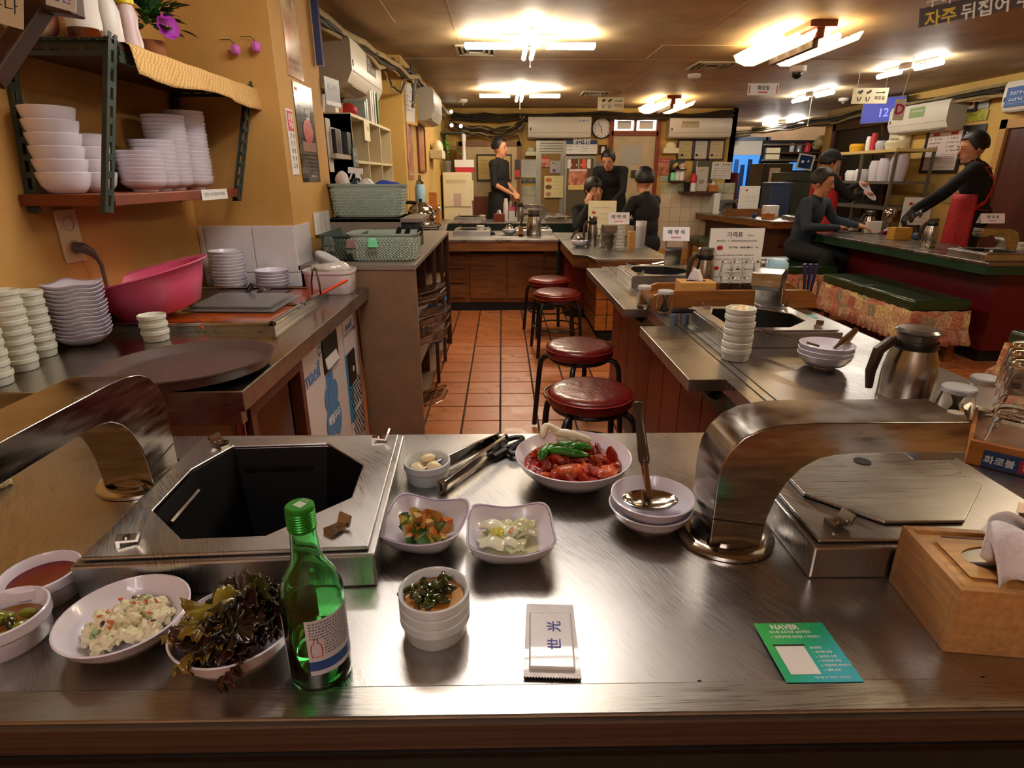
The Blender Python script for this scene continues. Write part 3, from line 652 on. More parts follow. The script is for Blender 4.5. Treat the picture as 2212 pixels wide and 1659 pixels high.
def hood(x, y, rz, label, L=0, wd=.08, z=T, k=1.0):
    t = thing('exhaust_hood', label, 'hood', (x, y, z), rz, 'bent steel exhaust hoods over the table grills')
    ou = [(a+(L if i == 8 else 0), b) for i, (a, b) in enumerate(HO)]; inn = [(a+(L if i == 8 else 0), b) for i, (a, b) in enumerate(HI)]
    ou = [(a*k, b*k) for a, b in ou]; inn = [(a*k, b*k) for a, b in inn]; h = wd/2; n = 9; vs = []
    for (a, b), (c, d) in zip(ou, inn): vs += [(a, -h, b), (a, h, b), (c, h, d), (c, -h, d)]
    fs = [(0, 3, 2, 1), (32, 33, 34, 35)]
    for i in range(n-1):
        for q in range(4): fs.append((i*4+q, i*4+(q+1) % 4, i*4+4+(q+1) % 4, i*4+4+q))
    M().add(vs, fs).build('duct', duct, t, smooth=30, bevel=.0015)
    M().lathe([(.001, .001), (.066, .001), (.066, .006), (.060, .010), (.052, .010), (.050, .005), (.045, .005), (.044, .013), (.001, .013)], 36).build('flange', chrome, t)
    flg = t.children[-1]
    for a in (.6, 2.6, 4.2): M().cyl((.058*cos(a), .058*sin(a), .009), .003, .003, 8).build('screw', darkm, flg)
    ex = ou[8][0]
    M().box((ex-.03, 0, .137*k), (.052, wd*.9, .014)).build('inlet', mat('inlet_steel', '8A93A8', .25, .9), t, smooth=0, bevel=.001)
    M().box((.0, -.0, .045), (.0665, wd+.0012, .0015), ry=.15).build('seam', darkm, t, smooth=0)
    if L == 0: M().cyl((ex+.002, -.01, .17), .009, .014, 12, T=Matrix.Rotation(.0, 4, 'Y')).build('damper_knob', acs, t)
    return t
hood(.302, .68, 0, 'large bent steel hood rising beside the ladle bowls')
hood(-.583, .845, -pi/2, 'bent steel hood arching toward the left edge over the counter', L=.08, wd=.078, k=1.06)
h3 = hood(onT(1655, 690).x, onT(1655, 690).y, R(-120), 'steel hood pointing at viewer over the white cup stack', L=-.08, wd=.085)
h4 = hood(.87, 3.0, R(-104), 'steel hood carrying the nearer reserved card', L=-.1, wd=.08)
M().bb(-.004, .115, -.062, -.058, .142, .144).build('sticker', ivory, h3, smooth=0) if False else None
# ================================================================ TABLEWARE
def bowl_parts(t, r, h, foot=.5, rim=True, m=white, seg=40, parent=None):
    th = .0035
    pr = [(r*foot*.9, .0), (r*foot, .0), (r*foot*1.0, .004), (r*.74, h*.28), (r*.92, h*.68), (r*.985, h*.97), (r, h), (r-th*.6, h+.0008), (r-th, h-.001), (r*.9-th*.6, h*.68), (r*.7, h*.34), (r*.45, h*.16), (.0005, h*.13)]
    o = M().lathe([(.0005, .001)]+pr, seg).build('dish', m, t, smooth=50)
    if rim: M().lathe([(r*.968, h*.955), (r*.966, h*.975), (r*.958, h*.955)], seg).build('rim_line', rimline, t)
    return o
def cup_parts(t, r, h, m=whiteg, seg=36, part='cup'):
    th = .004
    return M().lathe([(.0005, 0), (r*.86, 0), (r*.9, .003), (r*.93, h*.55), (r*.945, h*.6), (r, h*.66), (r, h-.001), (r-th*.5, h), (r-th, h-.002), (r*.84, h*.4), (r*.8, .006), (.0005, .005)], seg).build(part, m, t, smooth=40)
def sq_parts(t, r, h, m=white):
    N = 48; prof = [(.001, .0), (.42, 0), (.47, .06), (.7, .3), (.9, .68), (1, 1.0), (.985, 1.03), (.96, 1.0), (.86, .68), (.66, .34), (.42, .16), (.001, .14)]
    vs = []
    for a_, z_ in prof:
        for i in range(N):
            a = 2*pi*i/N; e = 2+3.2*min(1, a_*1.1); rr = (abs(cos(a))**e+abs(sin(a))**e)**(-1/e); up_ = 1+.28*(rr-1)/.25*a_**2
            vs.append((r*a_*rr*cos(a), r*a_*rr*sin(a), h*z_*up_))
    fs = [(j*N+i, j*N+(i+1) % N, (j+1)*N+(i+1) % N, (j+1)*N+i) for j in range(len(prof)-1) for i in range(N)]
    o = M().add(vs, fs).build('dish', m, t, smooth=60)
    pts = []
    for i in range(N):
        a = 2*pi*i/N; e = 5; rr = (abs(cos(a))**e+abs(sin(a))**e)**(-1/e); pts.append((r*.955*rr*cos(a), r*.955*rr*sin(a), h*1.0*(1+.28*(rr-1)/.25*.9)))
    M().tube(pts, .0009, 4, closed=True).build('rim_line', rimline, t)
    return o
def blob(m, c, r, sc=(1, 1, 1), seg=10, rings=7, jit=.18, rot=None):
    k = M(); k.sph((0, 0, 0), r, seg, rings, sc); Q = Matrix.Translation(c) @ (rot if rot is not None else Matrix.Rotation(random.uniform(0, 6), 4, V((random.random(), random.random(), 1)).normalized()))
    ph = random.uniform(0, 9)
    vs = [V(p)*(1+jit*sin(p[0]/r*2.3+ph)*cos(p[1]/r*2.9+ph*1.3)+jit*.5*sin(p[2]/r*5+ph)) for p in k.v]
    m.add(vs, k.f, Q); return m
def onT(x, y, dz=0, z=T): p = pz(x, y, z+dz); return p
# stew
soup = mat('red_stew_broth', '921204', .2, coat=.3, var=.5, vscale=30, bump=.4, bscale=50, spec=.7)
meat = mat('red_marinated_meat', 'A4280C', .3, coat=.2, var=.6, vscale=30, bump=.6, bscale=90)
meat2 = mat('orange_marinated_meat', 'C0501C', .3, coat=.2, var=.5, vscale=30, bump=.6, bscale=90)
pep = mat('green_pepper', '2E7A1C', .25, coat=.4, var=.35, vscale=20, bump=.5, bscale=40)
mush = mat('white_mushroom', 'F2EAD2', .4, sss=.1, var=.04, vscale=20)
p = onT(1238, 980, .045); t = thing('stew_bowl', 'large white bowl of red stew with green peppers and mushroom', 'bowl', (p.x, p.y, T))
t.scale = (.93,)*3; bowl_parts(t, .1, .048, .42); M().lathe([(.0005, .031), (.05, .0312), (.083, .0305), (.0845, .030)], 40).build('stew_broth', soup, t)
random.seed(3)
for i in range(62):
    a = random.uniform(0, 2*pi); r_ = .074*random.random()**.6; m = M()
    blob(m, (r_*cos(a), r_*sin(a), .033+random.uniform(0, .008)*(1.2-r_/.08)), random.uniform(.006, .015), (1.3, .9, .55), jit=.35)
    m.build('meat_piece', random.choice([meat, meat, meat2]), t, sub=1)
m = M(); blob(m, (-.008, -.04, .036), .026, (1.2, .75, .55), jit=.12, rot=Matrix.Rotation(.2, 4, 'Z')); m.build('meat_piece', meat2, t, sub=1)
def curved(m, pts, r, mt=None, sc=None):
    n = len(pts); sc = sc or [.35]+[.9+.14*sin(i*2.2) for i in range(n-2)]+[.3]
    m.tube(pts, r, 10, scales=sc); return m
def pepper(pts, r=.0075):
    q = [V(p) for p in pts]; P_ = []
    for i in range(13):
        u = i/12; a = q[0].lerp(q[1], u); b = q[1].lerp(q[2], u); P_.append(a.lerp(b, u)+V((random.uniform(-1, 1), random.uniform(-1, 1), random.uniform(-1, 1)))*.0011)
    m = M(); curved(m, P_, r, sc=[.3, .75, .95, 1.0, .9, 1.05, .92, 1.0, .86, .9, .74, .55, .2]); m.build('pepper', pep, t, sub=1)
pepper([(-.058, -.028, .052), (-.05, .0, .062), (-.030, .012, .058)], .009)
pepper([(-.032, .018, .055), (.0, -.004, .066), (.028, .014, .054)], .009)
pepper([(-.045, -.01, .062), (.0, -.025, .062), (.025, -.014, .052)], .0075)
pepper([(-.01, -.008, .062), (.02, .005, .066), (.035, .008, .052)], .007)
for q, rr in (([(-.052, .036, .058), (-.045, .062, .078), (-.032, .052, .074), (-.01, .04, .066), (.012, .032, .06)], .0085), ([(-.03, .05, .064), (-.008, .036, .072), (.02, .036, .062), (.036, .034, .056)], .008), ([(-.028, .046, .055), (.0, .045, .058), (.03, .05, .052)], .009)):
    m = M(); m.tube(q, rr, 10, scales=[.9, 1.15]+[.8]*(len(q)-3)+[.95]); m.build('mushroom_piece', mush, t, sub=2)
# two spare bowls with a ladle
p = onT(1410, 1066, .046)
for i in range(2):
    t = thing('small_bowl', ['lower white bowl beneath the ladle by the large hood', 'upper white bowl holding the ladle by the large hood'][i], 'bowl', (p.x+(-.003 if i == 0 else 0), p.y-(.004 if i == 0 else 0), T+i*.012), 0, 'nested bowls under the ladle')
    bowl_parts(t, .058, .032, .45)
t = thing('ladle', 'steel ladle with brown plastic handle resting in the upper bowl', 'ladle', (p.x, p.y, T-.006))
h = M(); prf = [(.0005, -.012), (.02, -.0105), (.033, -.005), (.037, .0), (.0355, .0005), (.031, -.0035), (.018, -.0085), (.0005, -.0098)]
h.lathe(prf, 28, c=(-.004, -.004, .046), sx=1.05, sy=.72); h.build('scoop', chrome, t, smooth=60)
a, b, c = V((-.003, .012, .048)), V((-.002, .036, .062)), V((.0, .125, .138))
M().tube([a+V((0, -.01, -.004)), a, b, b.lerp(c, .18)], .0048, 10, scales=[.8, 1.1, 1.1, 1.1]).build('neck', chrome, t)
M().tube([b.lerp(c, f_) for f_ in (.15, .2, .4, .7, .86, .93, .98, 1.0)], .0085, 12, scales=[.8, 1, .95, .8, .8, 1.05, 1.15, .9]).build('handle', brownh, t)
# garlic cup
p = onT(922, 990, .036); t = thing('garlic_cup', 'small white cup of peeled garlic next to the tongs', 'cup', (p.x, p.y, T))
cup_parts(t, .0375, .034)
garl = mat('peeled_garlic', 'EBD9AE', .35, sss=.15)
for i, (x, y, a) in enumerate([(-.016, .008, .2), (.008, .004, 1.0), (-.012, -.012, 2.5), (.012, -.010, 0), (0, .014, .5)]):
    m = M(); blob(m, (x, y, .017+.003*i), .0105, (1.3, .8, .75), jit=.08, rot=Matrix.Rotation(a, 4, 'Z')); m.build('garlic_clove', garl, t, sub=1)
# tongs and scissors
p0 = onT(925, 1058); p1 = pz(1088, 940, T+.022)
t = thing('tongs', 'steel serving tongs lying behind the cucumber dish', 'tongs', (p0.x, p0.y, T)); d = p1-p0; d = V((d.x, d.y, 0)); Ld = d.length; d.normalize(); nrm = V((-d.y, d.x, 0))
for sgn in (-1, 1):
    m = M(); NS = 16; vs = []; fs = []
    for i in range(NS+1):
        u = i/NS; c = d*(Ld*u)+nrm*sgn*(.022*(1-u)**.8+.004)+V((0, 0, .012+.006*u)); wd = (.011 if u < .25 else .009+.003*sin(u*pi))
        tw = nrm*sgn; k = .0045
        for (a_, b_) in [(-wd, 0), (-wd*.9, k), (0, k*1.5), (wd*.9, k), (wd, 0)]: vs.append(c+V((0, 0, 1))*a_*.9+tw*b_+d*0)
        if i: fs += [((i-1)*5+q, (i-1)*5+q+1, i*5+q+1, i*5+q) for q in range(4)]
    m.add(vs, fs); m.build('arm', chrome, t, solid=.0012, smooth=50)
    m = M()
    for i in range(9): m.box(d*(.001+i*.0042)+nrm*sgn*.0225+V((0, 0, .012)), (.0018, .005, .021), rz=math.atan2(d.y, d.x))
    o = m.build('ridges', chrome, t, smooth=0); o['kind'] = 'stuff'
M().tube([d*(Ld*.97)+nrm*(-.007)+V((0, 0, .012)), d*(Ld*1.0)+V((0, 0, .014)), d*(Ld*.97)+nrm*.007+V((0, 0, .012))], .007, 8, scales=[1, 1, 1]).build('hinge', chrome, t)
p2_ = onT(1010, 1020); p3_ = onT(1108, 975)
t = thing('scissors', 'black handled scissors lying beneath the tongs and stew bowl', 'scissors', (p2_.x, p2_.y, T)); d = (p3_-p2_); L2 = d.length; d.normalize(); nrm = V((-d.y, d.x, 0))
M().add([(0, 0, .002), d*.075+nrm*.008+V((0, 0, .002)), d*.075-nrm*.003+V((0, 0, .002)), (0, 0, .0035), d*.075+nrm*.008+V((0, 0, .0035)), d*.075-nrm*.003+V((0, 0, .0035))], [(0, 1, 2), (3, 4, 5), (0, 1, 4, 3), (1, 2, 5, 4), (2, 0, 3, 5)]).build('blade', chrome, t, smooth=0)
M().add([d*(-.01)+nrm*.004+V((0, 0, .004)), d*.075+nrm*.002+V((0, 0, .004)), d*.075-nrm*.009+V((0, 0, .004)), d*(-.01)+nrm*.004+V((0, 0, .0055)), d*.075+nrm*.002+V((0, 0, .0055)), d*.075-nrm*.009+V((0, 0, .0055))], [(0, 1, 2), (3, 4, 5), (0, 1, 4, 3), (1, 2, 5, 4), (2, 0, 3, 5)]).build('blade', chrome, t, smooth=0)
for sgn in (-1, 1):
    c = d*.118+nrm*sgn*.016+V((0, 0, .009)); pts = [c+d*cos(a)*.03+nrm*sin(a)*.0125 for a in [i*pi/9 for i in range(18)]]
    M().tube(pts, .005, 8, closed=True).build('handle_loop', black, t)
M().tube([d*.06+V((0, 0, .005)), d*.09+V((0, 0, .008))], .008, 8).build('handle_neck', black, t)
# cucumber dish
cuk = mat('cucumber_skin', '2F5A1E', .25, coat=.4, var=.4, vscale=30); cuf = mat('seasoned_cucumber_flesh', 'A9AE52', .25, coat=.3, var=.3, vscale=40, col2='B5541E')
p = onT(914, 1122, .035); t = thing('cucumber_dish', 'square white dish of seasoned cucumber kimchi', 'dish', (p.x, p.y, T), R(-12))
t.scale = (.96,)*3; sq_parts(t, .058, .034)
random.seed(11)
for i in range(42):
    a = random.uniform(0, 2*pi); r_ = .036*random.random()**.6; ln = random.uniform(.014, .022); Q = Matrix.Translation((r_*cos(a)*.95, r_*sin(a)*.8-.002, .0165+.34*r_*r_*10*.9+.028*random.random()*(1-r_/.045))) @ Matrix.Rotation(random.uniform(0, 6), 4, V((random.gauss(0, 1), random.gauss(0, 1), random.gauss(0, 1))).normalized())
    m = M(); n = 7; w_ = random.uniform(.009, .0125); arc = [(w_*cos(q*pi/2/(n-1)+pi/4), w_*sin(q*pi/2/(n-1)+pi/4)) for q in range(n)]
    pr = [(0, -.001)]+arc; N = n+1
    m.add([(x, y, -ln/2) for x, y in pr]+[(x, y, ln/2) for x, y in pr], [tuple(range(N))[::-1], tuple(range(N, 2*N)), (N-1, 0, N, 2*N-1), (0, 1, N+1, N)], Q); m.m(1)
    m.add([(x, y, -ln/2) for x, y in pr]+[(x, y, ln/2) for x, y in pr], [(q, q+1, N+q+1, N+q) for q in range(1, N-1)], Q)
    m.build('cucumber_piece', [cuf, cuk], t, smooth=40, recalc=False)
# cabbage dish
cab = mat('pickled_cabbage', 'DCD8A8', .2, coat=.5, sss=.2, var=.12, vscale=14); cabw = mat('white_cabbage_rib', 'E9E6CC', .2, coat=.5, sss=.2, var=.06)
p = onT(1103, 1142, .035); t = thing('cabbage_dish', 'square white dish of pale pickled cabbage', 'dish', (p.x, p.y, T), R(2))
t.scale = (.96,)*3; sq_parts(t, .0595, .034)
M().lathe([(.0005, .0115), (.035, .0118), (.038, .0115)], 30).build('brine', mat('cloudy_brine', 'CFC9A0', .08, coat=.5), t)
random.seed(5)
for i in range(14):
    cx, cy = random.uniform(-.024, .022), random.uniform(-.022, .022); z0 = .016+.0012*i; L_ = random.uniform(.03, .045); w_ = random.uniform(.009, .014); a = random.uniform(-.5, .5); ph = random.uniform(0, 6); rib = i % 2
    def f(u, v, cx=cx, cy=cy, z0=z0, L_=L_, w_=w_, a=a, ph=ph, rib=rib):
        x = (u-.5)*L_; y = (v-.5)*w_*2*(1-.4*abs(u-.5)); z = z0+.004*cos((v-.5)*3)+.003*sin(u*7+ph)+(0 if rib else .003*sin(v*14+u*9+ph)*u)
        return (cx+x*cos(a)-y*sin(a), cy+x*sin(a)+y*cos(a), z)
    m = M(); m.grid(f, 12, 8); m.build('cabbage_piece', cabw if rib else cab, t, solid=.003 if rib else .0012, smooth=60)
m = M(); m.tube([(.0, -.008, .036), (.003, .004, .0355)], .0012, 6).build('carrot_sliver', orange, t)
m = M()
for i in range(12): blob(m, (-.018+random.uniform(-.006, .006), -.004+random.uniform(-.008, .008), .034+random.uniform(0, .004)), .004, jit=.3)
m.build('cabbage_leaf_tip', mat('yellow_cabbage', 'D9CE5E', .3, sss=.1), t)
# stacked cups with pickled greens
p = pz(937, 1270, T+.054)
for i in range(3):
    t = thing('sauce_cup', ['bottom white cup of the stack of three on the front counter', 'middle white cup of the stack of three on the front counter', 'top white cup holding dark braised greens'][i], 'cup', (p.x, p.y, T+i*.0125), 0, 'three nested cups in the foreground')
    cup_parts(t, .0375, .029, whiteg)
grn = mat('dark_braised_greens', '2A200F', .12, coat=.6, var=.5, vscale=40, col2='40461A')
M().lathe([(.0005, .019), (.031, .019)], 30).build('soy_broth', mat('soy_broth', 'A86A24', .05, coat=.6, var=.2), t)
random.seed(4)
for i in range(60):
    a = random.uniform(0, 6.28); r_ = .020*random.random()**.5; c = V((r_*cos(a)-.005, r_*sin(a)+.002, .018+random.uniform(0, .012)*(1-r_/.03))); q = [c]
    for k in range(4): q.append(q[-1]+V((random.gauss(0, 1), random.gauss(0, 1), random.gauss(0, .35)))*.0048)
    m = M(); m.tube(q, random.uniform(.0025, .0048), 7, scales=[.6, 1.1, .8, 1.1, .5]); m.build('braised_green', grn, t, sub=1)
# ---- soju bottle
p = onT(697, 1450); t = thing('soju_bottle', 'green glass liquor bottle with twist cap on the front counter', 'bottle', (p.x, p.y, T), R(-30)); t.scale = (.89,)*3
bp_ = [(.0005, .004), (.02, .002), (.029, .0), (.0325, .004), (.0330, .012), (.0330, .105), (.0315, .118), (.027, .131), (.0205, .142), (.0165, .15), (.0148, .160), (.0135, .178), (.0128, .192)]
inn = [(.0120, .192), (.0122, .178), (.0130, .16), (.0145, .15), (.018, .142), (.0248, .131), (.0292, .118), (.0306, .105), (.0306, .012), (.028, .007), (.0005, .008)]
M().lathe(bp_+inn, 40).build('glass', glassg, t, smooth=50)
liq = [(.0005, .0085), (.028, .0085), (.0303, .0125), (.0303, .050), (.0005, .050)]
M().lathe(liq, 36).build('liquor', mat('clear_liquor', (.85, 1, .9), .0, trans=1, ior=1.33), t)
cp = [(.0005, .2145), (.0125, .2145), (.0142, .213), (.0145, .2095)]
z = .2095
for k in range(7): cp += [(.0138, z-.001), (.0146, z-.002)]; z -= .0028
cp += [(.0142, z-.002), (.0135, z-.003), (.0135, z-.001)]
M().lathe(cp, 32).build('cap', mat('green_metal_cap', '2E8F2C', .3, .5), t, smooth=20)
M().box((.001, 0, .2148), (.011, .009, .0004)).build('cap_print', mat('cap_print', 'B8C8A8', .4), t, smooth=0)
text('진로', .0055, t, flatT(0, .0075, .2149, 0), mat('cap_print', 'B8C8A8', .4), ext=.0001)
lab = mat('bottle_label', 'C9CCD4', .45)
def arc_patch(r, a0, a1, z0, z1, n=14): 
    m = M(); vs = [(r*cos(a0+(a1-a0)*i/n), r*sin(a0+(a1-a0)*i/n), z) for z in (z0, z1) for i in range(n+1)]
    return m.add(vs, [(i, i+1, n+2+i, n+1+i) for i in range(n)])
arc_patch(.0333, -pi/2+.55, -pi/2+2.2, .028, .098).build('label', lab, t)
arc_patch(.0333, -pi/2-2.4, -pi/2-.35, .022, .094).build('label', mat('bottle_label_front', 'AEB4C8', .45), t)
arc_patch(.0335, -pi/2+.55, -pi/2+2.2, .034, .046).build('label_band', mat('label_blue', '2A4E94', .4), t)
m = M(); random.seed(2)
for k in range(12):
    z = .094-k*.0036; a = -pi/2+.65+(.42 if k > 5 else 0)
    while a < -pi/2+2.05:
        w_ = random.uniform(.03, .09); q = arc_patch(.0336, a, a+w_, z-.0011, z+.0009, 2); m.add(q.v, q.f); a += w_+.03
m.build('label_print', mat('label_text', '70747E', .5), t, recalc=False)
m = M(); a0 = -pi/2+.82
def cp_(a, z): return (.0338*cos(a), .0338*sin(a), z)
ol = [(-.15, .052), (.15, .052), (.17, .062), (.13, .068), (.06, .070), (.06, .0745), (-.06, .0745), (-.06, .070), (-.13, .068), (-.17, .062)]
m.tube([cp_(a0+a, z) for a, z in ol], .0005, 4, closed=True); m.build('label_symbol', inkr, t)
# ---- lettuce bowl and potato salad bowl
salad = mat('lettuce_leaf', '3C4A16', .25, coat=.3, var=.5, vscale=12, col2='3A1014'); sal2 = mat('dark_red_lettuce', '37120F', .25, coat=.3, var=.4, vscale=14, col2='1B1C0C'); sal3 = mat('yellow_green_lettuce', '8A8A2C', .25, coat=.3, var=.3, vscale=14, col2='7A4A1E')
p = onT(508, 1345, .04); t = thing('lettuce_bowl', 'white bowl heaped with dark red seasoned lettuce', 'bowl', (p.x, p.y, T)); t.scale = (.93,)*3; bowl_parts(t, .066, .044, .5)
random.seed(8)
for i in range(46):
    a = random.uniform(0, 2*pi); r_ = .048*random.random()**.5; hz = .036+.040*(1-(r_/.055)**2)*random.uniform(.4, 1)
    c = V((r_*cos(a), r_*sin(a), hz)); q = Matrix.Translation(c) @ Matrix.Rotation(random.uniform(0, 6), 4, 'Z') @ Matrix.Rotation(random.uniform(-.9, .9), 4, 'X'); s_ = random.uniform(.020, .031); ph = random.uniform(0, 6); fq = random.choice((9, 11, 13))
    def f(u, v):
        th = u*2*pi*.8; rr = v*s_*(1+.10*sin(th*3+ph)+.05*v*sin(th*17+ph)); z = .17*s_*v*v*sin(th*fq*.8+ph)+.10*s_*v**4*sin(th*fq*2.3+ph*2)+.45*s_*v*v*sin(th+ph)-.1*s_*v
        return q @ V((rr*cos(th), rr*sin(th)*.8, z))
    m = M(); m.grid(f, 60, 8); mm = sal3 if (c.x < -.012 and c.y < .01 and random.random() < .6) else random.choice([sal2, sal2, salad])
    m.build('lettuce_leaf', mm, t, solid=.0008, smooth=70)
p = onT(266, 1318, .035); t = thing('potato_salad_bowl', 'shallow white bowl of creamy potato salad', 'bowl', (p.x, p.y, T)); t.scale = (.9,)*3; bowl_parts(t, .070, .036, .5)
pot = mat('potato_salad', 'F0E6BE', .5, var=.10, vscale=40, bump=.5, bscale=120, sss=.1)
random.seed(9)
m = M()
for i in range(150):
    a = random.uniform(0, 2*pi); r_ = .043*random.random()**.5; blob(m, (r_*cos(a)+.002, r_*sin(a), .012+.026*(1-(r_/.05)**2)*random.uniform(.3, 1)), random.uniform(.004, .0085), (1, 1, .8), seg=8, rings=6, jit=.3)
o = m.build('potato_mash', pot, t, smooth=80); o['kind'] = 'stuff'
md = o.modifiers.new('r', 'REMESH'); md.mode = 'VOXEL'; md.voxel_size = .0012; md.use_smooth_shade = True
tx = bpy.data.textures.new('mash', 'CLOUDS'); tx.noise_scale = .006; md = o.modifiers.new('d', 'DISPLACE'); md.texture = tx; md.strength = .007; md.mid_level = .5
for i in range(22):
    a = random.uniform(0, 2*pi); r_ = .038*random.random()**.5; m = M()
    blob(m, (r_*cos(a), r_*sin(a), .018+.027*(1-(r_/.05)**2)), random.uniform(.0018, .0034), (1.3, 1, .5), seg=7, rings=5, jit=.2)
    m.build('vegetable_bit', random.choice([mat('carrot_bit', 'D06A38', .4), mat('cucumber_bit', '8FA878', .4), mat('raisin_bit', '4A2226', .4), mat('apple_bit', 'C44A3C', .4)]), t)
# red sauce cup, pickle cup at the left edge
p = onT(85, 1228, .036); t = thing('red_sauce_cup', 'white cup of deep red sauce at the left edge', 'cup', (p.x, p.y, T)); cup_parts(t, .040, .034, white)
M().lathe([(.0005, .021), (.034, .021), (.0355, .0215)], 32).build('red_sauce', mat('red_chili_sauce', '6E0A16', .12, coat=.5, var=.3, vscale=30), t)
p = onT(-2, 1322, .036); t = thing('pickle_cup', 'white cup of pickled peppers cut off by the left edge', 'cup', (p.x, p.y, T)); cup_parts(t, .043, .036, white)
M().lathe([(.0005, .018), (.034, .018)], 32).build('soy_broth', mat('soy_broth', 'A86A24', .05), t)
random.seed(6)
for i in range(10):
    m = M(); blob(m, (random.uniform(-.02, .025), random.uniform(-.02, .022), .02+random.uniform(0, .006)), .008, (1.4, .8, .6)); m.build('pickle_slice', random.choice([grn, mat('pickled_pepper', '7A7A22', .2, coat=.5)]), t, sub=1)
# ---- bamboo tissue box
a = onT(1912, 1250); b_ = onT(2035, 1408); ang = math.atan2((a-b_).y, (a-b_).x)-pi/2
t = thing('tissue_box', 'large bamboo tissue box in the right foreground', 'tissue box', (b_.x, b_.y, T), ang-.02)
W, D, Hh = .25, .115, .078
for (x0, x1, y0_, y1_) in ((0, W, 0, .008), (0, W, D-.008, D)): M().bb(x0, x1, y0_, y1_, 0, Hh).build('long_side', bamboo2, t, smooth=0, bevel=.0008)
for x0 in (0, W-.008): M().bb(x0, x0+.008, .008, D-.008, 0, Hh).build('end_side', bamboo2, t, smooth=0, bevel=.0008)
M().bb(.008, W-.008, .008, D-.008, Hh-.010, Hh-.004).build('recessed_lid', bamboo, t, smooth=0)
lid = M(); ring = [(.06*cos(i*pi/12)*1.0, .028*sin(i*pi/12)) for i in range(24)]
vs = [(.094+x, D/2+y, Hh-.001) for x, y in ring]
out = []
for x, y in ring:
    k = min((.094-.022)/max(1e-6, abs(x)), (D/2-.022)/max(1e-6, abs(y))); out.append((.094+x*k, D/2+y*k, Hh-.001))
lid.add(vs+out+[(x, y, z-.004) for x, y, z in vs], [(i, (i+1) % 24, 24+(i+1) % 24, 24+i) for i in range(24)]+[(i, (i+1) % 24, 48+(i+1) % 24, 48+i) for i in range(24)])
lid.bb(.166, W-.022, .022, D-.022, Hh-.005, Hh-.001); lid.build('top_panel', bamboo, t, smooth=0)
M().bb(.032, .156, D/2-.028, D/2+.028, Hh-.0035, Hh-.0030).build('opening_insert', mat('metal_insert', '8A857E', .3, .8), t, smooth=0)  # grey metallic sheet just below the box opening
M().bb(.033, .12, D-.020, D-.017, Hh-.0012, Hh-.0005).build('lid_slot', mat('slot_brown', '5A2A14', .6), t, smooth=0)
def f(u, v):
    s_ = u-.5; return V((.034+.095*u+.01*sin(v*5), D/2+.004+.028*sin(s_*5.5+v*2.0)*(.35+.65*v)-.018*v, Hh-.006+.058*v*(1-.5*s_*s_*3)-.026*v*v*max(0, s_*1.8)+.004*sin(u*13)*v))
m = M(); m.grid(f, 22, 14); m.build('tissue', tissuem, t, solid=.0006, smooth=80)
def f2(u, v): return V((.040+.095*u, D/2-.004-.045*v+.01*sin(u*8), Hh+.028+.016*sin(u*4+.6)-.05*v*v+.01*v))
m = M(); m.grid(f2, 18, 10); m.build('tissue', tissuem, t, solid=.0006, smooth=80)
# ---- green card
c0, c1, c2 = onT(1698, 1482), onT(1866, 1482), onT(1778, 1352)
t = thing('review_card', 'green gradient printed review event card lying on the counter', 'card', ((c0.x+c1.x)/2, (c0.y+c2.y)/2, T+.0042), 0)
Wc, Hc = (c1-c0).length, abs(c2.y-c0.y)
gm = bpy.data.materials.new('green_blue_print'); gm.use_nodes = True; nt = gm.node_tree; bb_ = nt.nodes['Principled BSDF']; bb_.inputs['Roughness'].default_value = .35
tc = nt.nodes.new('ShaderNodeTexCoord'); sp = nt.nodes.new('ShaderNodeSeparateXYZ'); nt.links.new(tc.outputs['Object'], sp.inputs[0]); mr = nt.nodes.new('ShaderNodeMapRange'); mr.inputs['From Min'].default_value = -.04; mr.inputs['From Max'].default_value = .04
ma = nt.nodes.new('ShaderNodeMath'); ma.operation = 'SUBTRACT'; nt.links.new(sp.outputs[0], ma.inputs[0]); nt.links.new(sp.outputs[1], ma.inputs[1]); nt.links.new(ma.outputs[0], mr.inputs[0])
rp = nt.nodes.new('ShaderNodeValToRGB'); nt.links.new(mr.outputs[0], rp.inputs[0]); rp.color_ramp.elements[0].color = hexc('3DB55A'); rp.color_ramp.elements[1].color = hexc('35B4C4'); e = rp.color_ramp.elements.new(.5); e.color = hexc('1FA878'); nt.links.new(rp.outputs[0], bb_.inputs['Base Color'])
M().box((0, 0, 0), (Wc, Hc, .0006)).build('card', gm, t, smooth=0)
M().box((-.014, -.012, .0005), (.030, .036, .0004)).build('ticket', paper, t, smooth=0); M().box((-.014, .0075, .0007), (.033, .0018, .0005)).build('ticket_slot', ink, t, smooth=0)
text('NAVER', .0095, t, flatT(-.007, Hc/2-.0065, .0005), inkw, bold=.03, ext=.0001)
text('영수증 포토리뷰 QR이벤트', .0040, t, flatT(-.004, Hc/2-.0135, .0005), inkw, bold=.01, ext=.0001)
text('+ 세광양대창 방재점 + 저장하기', .0040, t, flatT(-.001, Hc/2-.0205, .0005), inkw, bold=.01, ext=.0001)
for k, s_ in enumerate(['참여방법', '1. 영수증 요청', '2. QR코드 스캔', '3. 포토리뷰 작성', '4. 직원에게 보여주기', '5. 혜택 제공']):
    text(s_, .0035, t, flatT(.006, .0035-k*.0058, .0005), inkw, bold=.01, ext=.0001, align='LEFT')
text('*테이블 당 개인당 1개 제공*', .0032, t, flatT(.010, -Hc/2+.005, .0005), inkw, ext=.0001)
